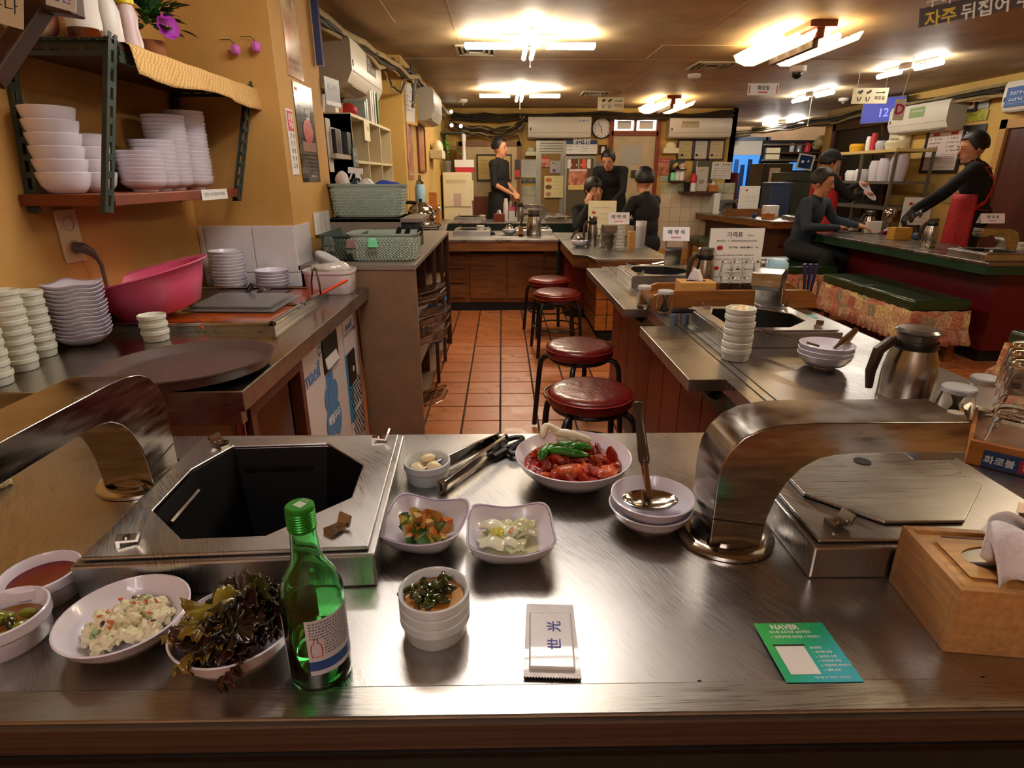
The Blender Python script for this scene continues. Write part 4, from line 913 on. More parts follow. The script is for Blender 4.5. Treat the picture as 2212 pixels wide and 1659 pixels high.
# ---- wet wipe packet
c = onT(1188, 1385); t = thing('wet_wipe_packet', 'white wet wipe packet with blue brushed characters', 'packet', (c.x+.001, c.y, T+.0035), R(-3))
wipe = mat('translucent_wrapper', 'D8D4D2', .35, coat=.3, var=.04, vscale=30, bump=.15, bscale=60)
m = M(); n = 20; pts = [(-.0285+.057*i/(2*n), -.052+(.0016 if i % 2 else 0)) for i in range(2*n+1)]+[(.0265, .052), (-.0265, .052)]
m.prism(pts, -.0003, .0003); m.build('wrapper', wipe, t, smooth=0)
M().box((0, -.004, .0022), (.046, .078, .0042)).build('folded_wipe', wipe, t, smooth=0, bevel=.0018)
text('光', .016, t, flatT(.0045, .013, .0046, pi/2+.0), inkb, bold=.012, ext=.0001); text('世', .016, t, flatT(.0045, -.012, .0046, pi/2), inkb, bold=.012, ext=.0001)

p = onT(4, 1052); m = M(); blob(m, (0, 0, .008), .014, (1.2, .9, .6), jit=.15); t = thing('fried_crumb', 'pale yellow porous morsel at the left edge by the hood', 'food', (p.x, p.y, T)); m.build('crumb', mat('porous_yellow', 'D8C08A', .8, bump=.8, bscale=200, var=.3, vscale=60), t, sub=1)
# ================================================================ LEFT WALL SHELF
def slotted(t, p0, p1, sdir, w=.035, name='slotted_upright', m=greymet):
    """perforated steel strip from p0 to p1, lying across sdir; a second narrow flange makes it an angle"""
    p0 = V(p0); p1 = V(p1); ax = (p1-p0); Lg = ax.length; ax.normalize(); s_ = V(sdir).normalized(); n_ = ax.cross(s_).normalized()
    Tm = Matrix([(s_.x, n_.x, ax.x, p0.x), (s_.y, n_.y, ax.y, p0.y), (s_.z, n_.z, ax.z, p0.z), (0, 0, 0, 1)])
    m_ = M()
    for fl_ in (0, 1):
        def B(c, d): m_.box(c if not fl_ else (c[1], c[0], c[2]), d if not fl_ else (d[1], d[0], d[2]), T=Tm)
        B((w*.17, 0, Lg/2), (w*.34, .002, Lg)); B((w*.83, 0, Lg/2), (w*.34, .002, Lg)); z = 0
        while z < Lg: B((w*.5, 0, min(Lg, z+.008)), (w*.34, .0018, .016)); z += .045
    return m_.build(name, m, t, smooth=0, recalc=False)
SX0, SX1, SY0, SY1, SZ0, SZ1 = XL+.004, -1.05, 1.66, 2.47, 1.115, 1.53
sh = thing('wall_shelf', 'dark slotted steel wall shelf stacked with white bowls', 'shelf', (-1.18, 2.06, SZ0))
Q = lambda x, y, z: (x+1.18, y-2.06, z-SZ0)
sh.rotation_euler = (0, 0, 0)
TX = -.99; TY0, TY1 = 1.73, 2.60
for (x, y, x2, y2, sd) in ((SX1-.005, SY0, TX, TY0, (-1, 0, 0)), (SX1, SY1, TX, TY1, (-1, 0, 0)), (SX0, SY0+.03, SX0, TY0+.02, (1, 0, 0)), (SX0, SY1, SX0, 2.57, (1, 0, 0))):
    slotted(sh, Q(x, y, SZ0-.01), Q(x2, y2, SZ1+.01), sd)
for y in (TY0, 2.57): slotted(sh, Q(TX, y, SZ1), Q(SX0, y, SZ1), (0, 0, -1), name='slotted_rail')
M().bb(SX0+1.18, SX1+1.18, SY0-2.06+.01, SY1-2.06, .008, .038).build('lower_board', woodr, sh, smooth=0, bevel=.002)
M().bb(SX0+1.18, TX+1.18-.005, TY0-2.06, TY1-2.06-.02, SZ1-SZ0-.02, SZ1-SZ0-.004).build('upper_board', woodd, sh, smooth=0, bevel=.002)
M().bb(TX+1.18-.012, TX+1.18-.006, TY0-2.06, TY1-2.06, SZ1-SZ0-.05, SZ1-SZ0-.004).build('top_rail', greymet, sh, smooth=0)
t = thing('handwritten_label', 'handwritten paper label taped along the shelf front edge', 'label', (SX1+.002, 2.25, SZ0+.022), pi/2)
M().box((0, 0, 0), (.20, .001, .036)).build('paper', paper, t, smooth=0); text('반찬은 드실 만큼 담아가세요', .0135, t, upT(0, 0, -.0008), ink, ext=.0001)
# gingham cloth over the front edge
ging = bpy.data.materials.new('gingham_cloth'); ging.use_nodes = True; nt = ging.node_tree; bs = nt.nodes['Principled BSDF']; bs.inputs['Roughness'].default_value = .9
tc = nt.nodes.new('ShaderNodeTexCoord'); ck = nt.nodes.new('ShaderNodeTexChecker'); ck.inputs['Scale'].default_value = 110; ck.inputs['Color1'].default_value = hexc('DDB878'); ck.inputs['Color2'].default_value = hexc('BE9250')
nt.links.new(tc.outputs['Object'], ck.inputs['Vector']); nt.links.new(ck.outputs[0], bs.inputs['Base Color'])
cl = thing('shelf_cloth', 'yellow gingham cloth draped over the shelf top front', 'cloth', (TX, 2.165, SZ1))
def f(u, v):
    y = -.41+.85*u; w_ = .004*sin(u*23)+.003*sin(u*51)
    if v < .45: return (-.1+.11*v/.45, y, .001+.001*sin(u*30))
    k = (v-.45)/.55; return (.012+w_*k+.012*k, y, .001-.075*k*(1+.12*sin(u*9))+.0*u)
M().grid(f, 60, 12).build('cloth', ging, cl, solid=.0015, smooth=70)
# bowls on the shelf
def stack(xpx, ypx, n, mk, step, nm, lab, grp, X=None, z=None, cat='bowl', pos=None, jit=.0015):
    p = pos if pos is not None else (px(xpx, ypx, X) if X is not None else pz(xpx, ypx, z))
    zz = p.z if pos is None and X is None else z
    first = None
    for i in range(n):
        ll = f'{lab}, {ORD[n-1-i] if n-1-i < len(ORD) else "low"} one'
        loc_ = (p.x+random.uniform(-jit, jit), p.y+random.uniform(-jit, jit), zz+i*step)
        if first is None: first = thing(nm, ll, cat, loc_, random.uniform(0, .3), grp); mk(first)
        else: dup(first, loc_, random.uniform(-.1, .1), ll)
    return first
ZS = SZ0+.038
bigb = lambda t: M().lathe([(k_*.84, z_) for k_, z_ in [(.0005, 0), (.045, 0), (.052, .003), (.068, .02), (.076, .045), (.078, .056), (.075, .058), (.072, .045), (.06, .016), (.0005, .008)]], 28).build('dish', whiteg if False else white, t, smooth=45)
flatb = lambda t: M().lathe([(.0005, 0), (.036, 0), (.038, .006), (.052, .012), (.066, .024), (.0695, .034), (.067, .035), (.06, .018), (.04, .010), (.0005, .009)], 28).build('dish', white, t, smooth=45)
YS = [px(x, 422, -1.18).y for x in (122, 190, 287, 345, 398, 440)]
stack(0, 0, 6, bigb, .033, 'serving_bowl', 'deep white bowl in the first shelf stack from the camera', 'deep bowls on the wall shelf', z=ZS, pos=V((-1.225, 1.745, ZS)))
stack(0, 0, 4, bigb, .035, 'serving_bowl', 'deep white bowl in the stack half behind the shelf upright', 'deep bowls on the wall shelf', z=ZS, pos=V((-1.235, 1.885, ZS)))
stack(0, 0, 8, flatb, .0125, 'shallow_bowl', 'shallow white bowl in the short stack by the shelf upright', 'shallow bowls on the wall shelf', z=ZS, pos=V((-1.15, 2.00, ZS)))
stack(0, 0, 11, flatb, .0125, 'shallow_bowl', 'shallow white bowl in the second lowest shelf stack', 'shallow bowls on the wall shelf', z=ZS, pos=V((-1.17, 2.12, ZS)))
stack(0, 0, 18, flatb, .0125, 'shallow_bowl', 'shallow white bowl in the tall stack behind the lower stacks', 'shallow bowls on the wall shelf', z=ZS, pos=V((-1.19, 2.255, ZS)))
stack(0, 0, 20, flatb, .0125, 'shallow_bowl', 'shallow white bowl in the tallest stack at the far upright', 'shallow bowls on the wall shelf', z=ZS, pos=V((-1.18, 2.385, ZS)))
# things on top of the shelf
def lathe_thing(name, lab, cat, loc_, parts, grp=None, rz=0):
    t = thing(name, lab, cat, loc_, rz, grp)
    for nm, prof, mt in parts: M().lathe(prof, 28).build(nm, mt, t, smooth=45)
    return t
ZT_ = SZ1+.002
honey = mat('brown_syrup', '5A2208', .1, coat=.5)
lathe_thing('wrapped_jar', 'brown jar wrapped in white paper on top of the shelf', 'jar', (-1.13, 1.83, ZT_), [('jar', [(.0005, 0), (.036, 0), (.04, .01), (.04, .1), (.0005, .1)], honey), ('paper_wrap', [(.0415, .042), (.0425, .06), (.0415, .1), (.043, .105), (.044, .125), (.04, .13), (.0005, .131)], paper)])
lathe_thing('sauce_bottle', 'white squeeze bottle with green cap on the shelf top', 'bottle', (-1.12, 1.93, ZT_), [('body', [(.0005, 0), (.028, 0), (.031, .006), (.031, .11), (.022, .14), (.0005, .14)], whitep), ('cap', [(.024, .138), (.026, .14), (.026, .16), (.012, .165), (.006, .2), (.0005, .2)], mat('green_cap', '28B44A', .35))])
lathe_thing('sauce_bottle', 'pale pink squeeze bottle with yellow cap on the shelf top', 'bottle', (-1.12, 2.03, ZT_), [('body', [(.0005, 0), (.027, 0), (.029, .006), (.03, .05), (.024, .09), (.028, .12), (.018, .15), (.0005, .15)], mat('pale_pink_plastic', 'DCC4C4', .3)), ('cap', [(.02, .148), (.024, .15), (.024, .17), (.010, .178), (.006, .21), (.0005, .21)], mat('yellow_cap', 'E8CC1C', .35))])
for i, (x, y, c_, lab) in enumerate([(-1.22, 1.70, 'D8C49A', 'clear bag of patterned packets at the near end of the shelf top'), (-1.24, 1.80, 'C8B088', 'clear bag of beige packets behind the wrapped jar'), (-1.22, 1.93, 'C86E50', 'orange red printed snack bag on the shelf top')]):
    m = M(); blob(m, (0, 0, .06), .055, (1, .8, 1.15), 14, 10, jit=.1); t = thing('packet_bag', lab, 'bag', (x, y, ZT_)); m.build('bag', mat(f'packet_print_{i}', c_, .3, coat=.4, var=.4, vscale=25, col2=('8A9A9A', 'B4685A', 'E0D0B0')[i]), t, sub=1)
pt = thing('flower_pot', 'terracotta pot with green leaves and a magenta flower', 'potted plant', (-1.15, 2.20, ZT_)); 
M().lathe([(.0005, 0), (.034, 0), (.040, .085), (.036, .085), (.034, .07), (.0005, .07)], 28).build('pot', mat('terracotta', '9A5A30', .7, var=.15), pt)
def leaves(t, n, c, spread, ln, wd_, mt, up=.5, nm='leaf', sd=1):
    rr = random.Random(sd)
    for i in range(n):
        a = rr.uniform(0, 2*pi); e = rr.uniform(-.3, 1.2)*up+.2; d = V((cos(a)*cos(e), sin(a)*cos(e), sin(e))); b = V(c)+d*spread*rr.uniform(.1, 1); s_ = d.cross(V((0, 0, 1))).normalized(); n_ = s_.cross(d); L_ = ln*rr.uniform(.6, 1.2); w_ = wd_*rr.uniform(.7, 1.2)
        m = M(); vs = []
        for k in range(5):
            u = k/4; wv = w_*sin(pi*(.08+.9*u)); q = b+d*L_*u-V((0, 0, 1))*L_*.35*u*u
            vs += [q-s_*wv, q-n_*wv*.25, q+s_*wv]
        m.add(vs, [(k*3+j, k*3+j+1, k*3+4+j, k*3+3+j) for k in range(4) for j in range(2)]).build(nm, mt, t, smooth=70, recalc=False)
leaves(pt, 80, (0, 0, .13), .11, .065, .018, leafd, .9, sd=3); leaves(pt, 34, (.0, 0, .13), .08, .05, .014, leaf, .9, sd=5)
mag = mat('magenta_petal', 'B03AB4', .5, sss=.1); lil = mat('pink_bud', 'CC6AC0', .5)
def flower(t, c, r, mt, n=9, face=V((.8, -.6, .1))):
    q = face.to_track_quat('Z', 'Y').to_matrix().to_4x4(); Tm = Matrix.Translation(c) @ q
    for i in range(n):
        a = 2*pi*i/n; m = M(); vs = []
        for k in range(4):
            u = k/3; w_ = r*.42*sin(pi*(.15+.7*u)); 
            for j in (-1, 0, 1): vs.append(Tm @ V((cos(a)*r*u-sin(a)*w_*j, sin(a)*r*u+cos(a)*w_*j, r*.35*u*u+.1*r*abs(j)+(.06*r if i % 2 else 0))))
        m.add(vs, [(k*3+j, k*3+j+1, k*3+4+j, k*3+3+j) for k in range(3) for j in range(2)]).build('petal', mt, t, smooth=70, recalc=False)
    m = M(); m.sph(Tm @ V((0, 0, .1*r)), r*.17, 10, 8); m.build('flower_eye', mat('flower_eye', 'D8A028', .6), t)
flower(pt, V((.065, -.02, .12)), .036, mag, 10)
for i, (x, y, z) in enumerate([(-1.24, 2.54, 1.66), (-1.24, 2.57, 1.675)]):
    c = py((505, 545)[i], (102, 93)[i], 2.56-.02*i); t = thing('artificial_bud', ['lower pink artificial flower bud on the ochre pillar', 'upper pink artificial flower bud on the ochre pillar'][i], 'flower', (c.x, 2.585, c.z))
    for k in range(5):
        a = k*2*pi/5; m = M(); m.sph((cos(a)*.008, sin(a)*.008-.012, -.006), .012, 10, 8, (.9, .6, 1.5)); m.build('petal', lil, t)
    M().tube([(0, -.01, .012), (-.02, -.002, .03), (-.06, 0, .03)], .0015, 5).build('stem', leafd, t)
# hanging dark beam and paper tags at the top left corner
b0, b1 = py(-20, 175, .95), py(95, 5, 1.05)
t = thing('wooden_bracket', 'dark red brown wooden bracket crossing the top left corner', 'bracket', b0)
m = M(); m.sweep([(0, 0, 0), b1-b0], [(-.012, -.014), (.012, -.014), (.012, .014), (-.012, .014)], up=(0, 1, 0)).build('arm', woodd, t, smooth=0, bevel=.003)
m = M(); m.sweep([b1-b0+V((-.05, 0, .012)), b1-b0+V((.05, 0, .0))], [(-.02, -.018), (.02, -.018), (.02, .018), (-.02, .018)], up=(0, 1, 0)).build('crossbar', woodd, t, smooth=0, bevel=.003)
c = py(15, 20, .93); t = thing('paper_tag', 'cream paper tag with hangul corner cut by the top left frame', 'tag', c, .1); t.rotation_euler = (0, R(14), .1)
M().box((-.01, 0, .01), (.06, .0015, .06)).build('card', paperw, t, smooth=0, bevel=.0004); text('누나', .02, t, upT(-.004, .004, -.001), ink, ext=.0001)
c = py(132, 4, 1.0); t = thing('paper_tag', 'white paper tag with violet writing on the bracket crossbar', 'tag', c, 0); t.rotation_euler = (0, R(14), 0)
M().box((0, 0, .006), (.042, .0015, .03)).build('card', paper, t, smooth=0); text('금연', .017, t, upT(0, .006, -.001), inkb, ext=.0001)
# outlet with plug
c = px(148, 510, XL); t = thing('wall_outlet', 'beige double wall outlet plate below the shelf', 'outlet', (XL+.001, c.y, c.z), pi/2)
outm = mat('beige_outlet_plastic', 'CDB68A', .45); M().box((0, -.004, 0), (.085, .008, .155)).build('plate', outm, t, smooth=0, bevel=.002)
for z in (.037, -.033): M().lathe([(.0005, .001), (.018, .001), (.021, .009), (.022, .009)], 20, T=Matrix.Translation((0, 0, z)) @ Matrix.Rotation(pi/2, 4, 'X')).build('socket', mat('socket_grey', '5E564A', .5), t)
t = thing('plug_cable', 'grey plug and cable hanging from the wall outlet', 'cable', (XL+.012, c.y, c.z-.033), pi/2); pg = mat('grey_cable', '5A4E4C', .5)
M().tube([(0, 0, 0), (.002, -.02, -.002), (.018, -.034, -.018), (.03, -.036, -.035)], .015, 12, scales=[1.1, 1.1, .8, .5]).build('plug', pg, t)
M().tube([(.028, -.036, -.03), (.045, -.036, -.06), (.055, -.03, -.11), (.06, -.028, -.25)], .006, 8).build('cord', pg, t)
# ================================================================ PREP COUNTER THINGS
cupb = lambda t: cup_parts(t, .0385, .032, whitegw, 28)
for k, (x, y, n, lab) in enumerate([(72, 752, 7, 'pale cup in the right front stack on the prep counter'), (20, 776, 8, 'pale cup in the middle stack at the left edge'), (-12, 815, 6, 'pale cup in the nearest stack cut by the left edge')]):
    p = [V((-1.263, 1.55, T)), V((-1.225, 1.43, T)), V((-1.20, 1.315, T))][('right front' in lab)*0+('middle' in lab)*1+('nearest' in lab)*2]; stack(0, 0, n, cupb, .0245, 'small_cup', lab, 'stacked cups on the prep counter', pos=p, z=T+.001, cat='cup', jit=.001)
sqb = lambda t: sq_parts(t, .062, .026)
p = pz(158, 733, T); stack(0, 0, 14, sqb, .0115, 'square_dish', 'square white dish in the tall stack by the pink basin', 'square dishes on the prep counter', pos=V((-1.225, 1.67, T)), z=T+.001, cat='dish')
p = pz(338, 735, T); stack(0, 0, 3, cupb, .0235, 'small_cup', 'pale cup in the stack of three before the pink basin', 'three cups by the brown tray', pos=p, z=T+.001, cat='cup')
p = pz(455, 612, T); stack(0, 0, 11, flatb, .0135, 'side_bowl', 'white bowl in the taller stack against the tiles', 'bowls against the white tiles', pos=V((-1.165, 2.51, T)), z=T+.001)
p = pz(547, 612, T); stack(0, 0, 5, flatb, .0135, 'side_bowl', 'white bowl in the short stack against the tiles', 'bowls against the white tiles', pos=V((-.985, 2.515, T)), z=T+.001)
# round tray
p = pz(408, 778, T+.03); t = thing('round_tray', 'large round brown non slip tray at the counter corner', 'tray', (p.x, p.y, T+.006))
t.rotation_euler = (R(-1.5), R(-2), 0)
M().lathe([(.0005, .002), (.17, .002), (.182, .006), (.196, .026), (.202, .028), (.202, .024), (.197, .021), (.186, .0), (.0005, -.001)], 64).build('tray', brownpl, t, smooth=40)
# food pan rack
t = thing('food_pan_rack', 'steel rack of sauce pans on the prep counter', 'pan rack', (-1.0, 2.1, T)); rx0, rx1, ry0, ry1 = -1.27+1.0, -.72+1.0, 1.80-2.1, 2.44-2.1
fr_ = M()
for (a, b, c_, d_) in ((rx0, rx1, ry0, ry0+.02), (rx0, rx1, ry1-.02, ry1), (rx0, rx0+.02, ry0, ry1), (rx1-.02, rx1, ry0, ry1), (rx0, rx1, -.01, .01), (.0, .02, 0, ry1)): fr_.bb(a, b, c_, d_, .018, .03)
fr_.build('frame', chrome, t, smooth=0, bevel=.003)
M().bb(rx0, rx1, ry0, ry1, .0005, .018).build('tray_base', steel2, t, smooth=0)
sa = mat('orange_chili_sauce', 'A84A10', .15, coat=.5, var=.4, vscale=14); sb = mat('dark_soy_sauce', '2E1A10', .12, coat=.5, var=.3)
for nm, a, b, c_, d_, mt in (('orange_sauce', rx0+.12, rx1-.03, ry0+.03, -.02, sa), ('dark_sauce', .03, rx1-.15, .02, ry1-.03, sb), ('red_sauce', rx1-.14, rx1-.03, .02, ry1-.03, mat('red_sauce_paste', '9A3A1A', .25, coat=.4, var=.3)), ('grey_pan', rx0+.03, -.01, .02, ry1-.03, mat('pan_steel_dark', '6A6258', .25, .9))):
    M().bb(a, b, c_, d_, .018, .024).build(nm, mt, t, smooth=0)
t = thing('pan_cover', 'clear plastic pan lid lying over the orange sauce', 'lid', (-.92, 2.10, T+.034), R(0)); 
cl_ = M(); cl_.bb(-.17, .15, -.14, .11, 0, .003).bb(-.15, .13, -.12, .09, .003, .014); cl_.build('lid', clearp, t, smooth=0, bevel=.004); t.rotation_euler = (R(2), 0, R(-3))
def stick(name, lab, cat, a, b, r, mt, part='handle', sc=None):
    t = thing(name, lab, cat, a); n = 6; M().tube([V((0, 0, 0)).lerp(b-a, i/(n-1)) for i in range(n)], r, 8, scales=sc or [.7, 1, 1, 1, 1.1, .8]).build(part, mt, t); return t
stick('black_ladle', 'black ladle handle sticking up behind the clear lid', 'ladle', py(530, 640, 2.2), py(545, 613, 2.22), .008, black)
stick('orange_spatula', 'orange handled spatula lying left of the orange sauce', 'spatula', py(398, 697, 1.84), py(440, 708, 1.80), .006, orange)
stick('orange_spatula', 'orange handled spatula leaning toward the white container', 'spatula', py(690, 637, 2.25), py(751, 604, 2.28), .006, orange)
t = thing('small_tongs', 'small steel tongs standing in the red sauce pan', 'tongs', py(684, 636, 2.22)); q = py(679, 583, 2.22)-V(t.location)
for sg in (-1, 1): M().tube([V((.016*sg, 0, 0)), V((.014*sg, 0, .05)), q+V((.006*sg, 0, 0))], .004, 6).build('arm', chrome, t)
M().tube([q+V((-.008, 0, -.004)), q+V((0, 0, .004)), q+V((.008, 0, -.004))], .006, 8).build('hinge', chrome, t)
# pink basin
c = py(352, 648, 1.98); t = thing('pink_basin', 'tilted pink plastic basin resting on the pan rack', 'basin', (c.x+.015, 1.95, T+.035))
t.scale = (1.06,)*3; t.rotation_euler = (R(4), R(-13), 0)
M().lathe([(.0005, .002), (.10, .002), (.115, .008), (.15, .08), (.165, .118), (.182, .126), (.182, .130), (.163, .124), (.147, .084), (.112, .012), (.0005, .006)], 56).build('basin', pinkp, t, smooth=50)
# white container with plastic bag
c = pz(716, 620, T); t = thing('white_container', 'white plastic tub with a clear bag of food inside', 'container', (-.725, 2.47, T))
def rrect(a, b, r, n=6): return [(sx_*(a-r)+r*cos(q), sy_*(b-r)+r*sin(q)) for sx_, sy_, q0 in ((1, 1, 0), (-1, 1, pi/2), (-1, -1, pi), (1, -1, 3*pi/2)) for q in [q0+pi/2*i/n for i in range(n+1)]]
def tub(m, a, b, r, prof):
    vs = []; N = len(rrect(a, b, r))
    for k, z in prof: vs += [(x*k, y*k, z) for x, y in rrect(a, b, r)]
    m.add(vs, [(j*N+i, j*N+(i+1) % N, (j+1)*N+(i+1) % N, (j+1)*N+i) for j in range(len(prof)-1) for i in range(N)]+[tuple(range(N))[::-1]]); return m
tub(M(), .105, .075, .05, [(.86, 0), (.9, .006), (.96, .085), (1.0, .086), (1.0, .098), (.96, .098), (.94, .088), (.88, .01), (.0, .01)]).build('tub', mat('milky_pink_plastic', 'E0CFCF', .35, sss=.1), t, smooth=50)
m = M(); blob(m, (0, .0, .105), .07, (1.1, .75, .5), 20, 12, jit=.16); m.build('bagged_food', mat('crumpled_bag', 'CFC6BC', .2, coat=.5, bump=.8, bscale=40, var=.2), t, sub=1)
m = M(); blob(m, (.0, .0, .13), .05, (1.3, .8, .55), 16, 10, jit=.2); m.build('plastic_bag', milky, t, sub=1)
# ================================================================ PILLAR POSTERS
def pillar_board(name, lab, cat, pxs, X, base, items=(), **k):
    a = px(*pxs[0], X); b = px(*pxs[1], X); W_ = abs(b.y-a.y); return board(name, lab, cat, (X+.004, (a.y+b.y)/2, pxs[2]), W_, pxs[3], base, items, rz=pi/2, **k)
grill_print = mat('grilled_meat_print', 'A8583A', .25, coat=.4, var=.6, vscale=30, col2='E0D2B0'); beefp = mat('raw_beef_print', 'C23A34', .3, coat=.3, var=.5, vscale=40); board_pr = mat('wood_board_print', '7A4A2E', .4, var=.4)
tall = mat('glossy_grill_poster', 'B26A4A', .15, coat=.5, var=.6, vscale=9, col2='E0CC98')
board('poster', 'tall glossy poster of food over flames high on the pillar', 'poster', (-.893, 2.85, 1.83), .2, .46, tall, [('t', 0, -.36, .7, .03, inkg), ('t', 0, -.42, .7, .03, inkg), ('e', -.2, .3, .3, .15, grill_print), ('e', .2, .15, .3, .12, grill_print)], rz=pi/2)
bp2 = board('poster', 'black meat poster with white brush title on the pillar side', 'poster', (-.8925, 2.915, 1.38), .26, .41, mat('black_poster', '1B1614', .18, coat=.5),
      [('e', .05, .03, .55, .26, beefp), ('r', .05, -.13, .75, .1, board_pr), ('r', .12, .12, .16, .12, mat('grey_marble', 'CFC8C0', .4))]+[('t', .05, -.2-.04*i, .7, .016, inkg) for i in range(5)]+[('t', .1, -.44, .35, .02, inkw), ('r', -.38, .43, .12, .03, redpr)], rz=pi/2, th=.002)
text('육수', .028, bp2, upT(-.07, .10, -.002) , inkw, ext=.0001); text('제품', .04, bp2, upT(.03, .095, -.002), inkw, bold=.02, ext=.0001)
bn = board('notice_strip', 'white handwritten strip with red stamp on the pillar', 'notice', (-.893, 2.70, 1.335), .085, .26, paper, [('r', 0, .32, .8, .3, inkr)], rz=pi/2, th=.002)
text('포장\n가능', .03, bn, upT(0, .082, -.003), inkw, bold=.02, ext=.0001)
for i, s_ in enumerate('세광방재점'): text(s_, .022, bn, upT(.018, .025-i*.03, -.003), ink, ext=.0001)
for i, s_ in enumerate('양념대창도'): text(s_, .022, bn, upT(-.016, .025-i*.03, -.003), ink, ext=.0001)
board('tissue_dispenser', 'white switch plates on the pillar tile edge', 'switch', (-.886, 2.98, .985), .22, .1, whitep, [('r', -.2, 0, .02, .9, inkg), ('r', .15, 0, .02, .9, inkg), ('r', .28, .1, .12, .4, whitep)], rz=pi/2, th=.012)
# ================================================================ CABINET TOP
def basket(x, y, z, a, b, h, lab, m=sage, grp='woven plastic baskets', rz=0):
    t = thing('basket', lab, 'basket', (x, y, z), rz, grp); g = M()
    tub(g, a, b, .04, [(.84, 0), (.88, .006), (.985, h*.92), (1.02, h*.93), (1.03, h), (.99, h), (.965, h*.9), (.84, .012), (0, .01)]); g.build('tub', m, t, smooth=50)
    w_ = M()
    for j in range(9):
        zz = h*(.1+.088*j); k = .88+.105*zz/h+.012; P_ = [V((x_*k, y_*k, 0)) for x_, y_ in rrect(a, b, .04, 3)]; pts = []
        for i in range(len(P_)):
            c0, c1 = P_[i], P_[(i+1) % len(P_)]; n = max(1, int((c1-c0).length/.0075))
            for q in range(n): pts.append(c0.lerp(c1, q/n))
        pts = [p_+V((0, 0, zz+.0045*(1 if i % 2 else -1))) for i, p_ in enumerate(pts)]
        w_.tube(pts, .0028, 4, closed=True)
    o = w_.build('zigzag_weave', mat('weave_'+m.name, 'B6C2B2' if m == sage else '68766C', .5), t, smooth=0, recalc=False); o['kind'] = 'stuff'; return t
bc_top = bz
t = thing('grey_box', 'grey brown laminate riser box on the cabinet', 'box', (-.705, 3.28, .83)); M().bb(-.185, .185, -.18, .18, .0, .165).build('box', greylam, t, smooth=0, bevel=.002); M().bb(.185, .25, -.17, .18, 0, .14).build('side_recess', blackm, t, smooth=0); M().bb(-.185, .29, -.18, .18, .145, .165).build('top_board', greylam, t, smooth=0, bevel=.002)
basket(-.70, 3.24, .996, .19, .11, .165, 'sage green woven basket with cloths on the riser box')
basket(-.545, 2.80, .831, .16, .11, .125, 'sage green woven basket of black utensils on the cabinet edge')
basket(-.74, 2.92, .831, .09, .22, .12, 'dark green basket behind the mauve hook', sagedk)
def clipt(xp, yp, Y, lab, mt):
    c = py(xp, yp, Y); t = thing('scrubber', lab, 'brush', c); m = M(); m.add([(-.024, 0, -.02), (.024, 0, -.02), (.016, 0, .018), (-.016, 0, .018), (-.024, .02, -.02), (.024, .02, -.02), (.016, .012, .022), (-.016, .012, .022)], [(0, 1, 2, 3), (4, 5, 6, 7), (0, 1, 5, 4), (1, 2, 6, 5), (2, 3, 7, 6), (3, 0, 4, 7)]); m.build('head', mt, t, smooth=0, bevel=.003)
    b = M()
    for i in range(8): b.tube([(-.02+i*.0057, .006, -.02), (-.02+i*.0057, .006, -.042)], .0016, 4)
    o = b.build('bristles', mat('clear_bristle', 'A8B0A4', .3, alpha=.6), t, smooth=0); o['kind'] = 'stuff'
clipt(804, 525, 2.668, 'mint green headed scrubber hooked on the basket', mint); clipt(757, 527, 2.66, 'mauve headed scrubber hooked on the basket', mauve); clipt(709, 522, 2.66, 'grey headed scrubber beside the dark basket', mat('grey_plastic', '59605E', .5))
for i, (x, y) in enumerate(((-.52, 2.82), (-.48, 2.84), (-.42, 2.82))):
    stick('black_peeler', ['first', 'second', 'third'][i]+' black utensil handle from the left in the lower basket', 'utensil', V((x, y, .87)), V((x+.04, y+.01, .975)), .011, black)
for i, (x, dx, r_) in enumerate(((-.80, 0, .045), (-.74, .01, .05))):
    m = M(); blob(m, (0, 0, .0), r_, (1, .8, 1.1), 14, 10, jit=.22); t = thing('plastic_bag', ['taller white plastic bag at the left end of the upper basket', 'low white plastic bag in the upper basket'][i], 'bag', (x-.03*(1-i)+.03*i, 3.22, 1.14+(.035 if i == 0 else 0))); m.build('bag', mat('white_bag', 'D8D0CC', .3, sss=.1), t, sub=1)
t = thing('blue_cloth', 'blue cloth bundled in the upper basket', 'cloth', (-.585, 3.23, 1.145)); m = M(); blob(m, (0, 0, 0), .06, (1.3, .9, .5), 16, 10, jit=.25); m.build('cloth', bluecl, t, sub=1)
c = py(772, 395, 3.22); t = thing('spray_bottle', 'spray bottle with white trigger and dark green body in the basket', 'bottle', (c.x, 3.22, 1.10)); M().lathe([(.0005, 0), (.03, 0), (.03, .07), (.018, .09), (.0005, .09)], 16).build('body', mat('dark_green_plastic', '1A2E28', .3), t)
M().box((-.005, 0, .125), (.075, .02, .03), ry=.1).box((-.03, 0, .10), (.008, .012, .04), ry=.4).cyl((.005, 0, .085), .014, .03, 12).build('trigger_head', whitep, t, smooth=0, bevel=.004)
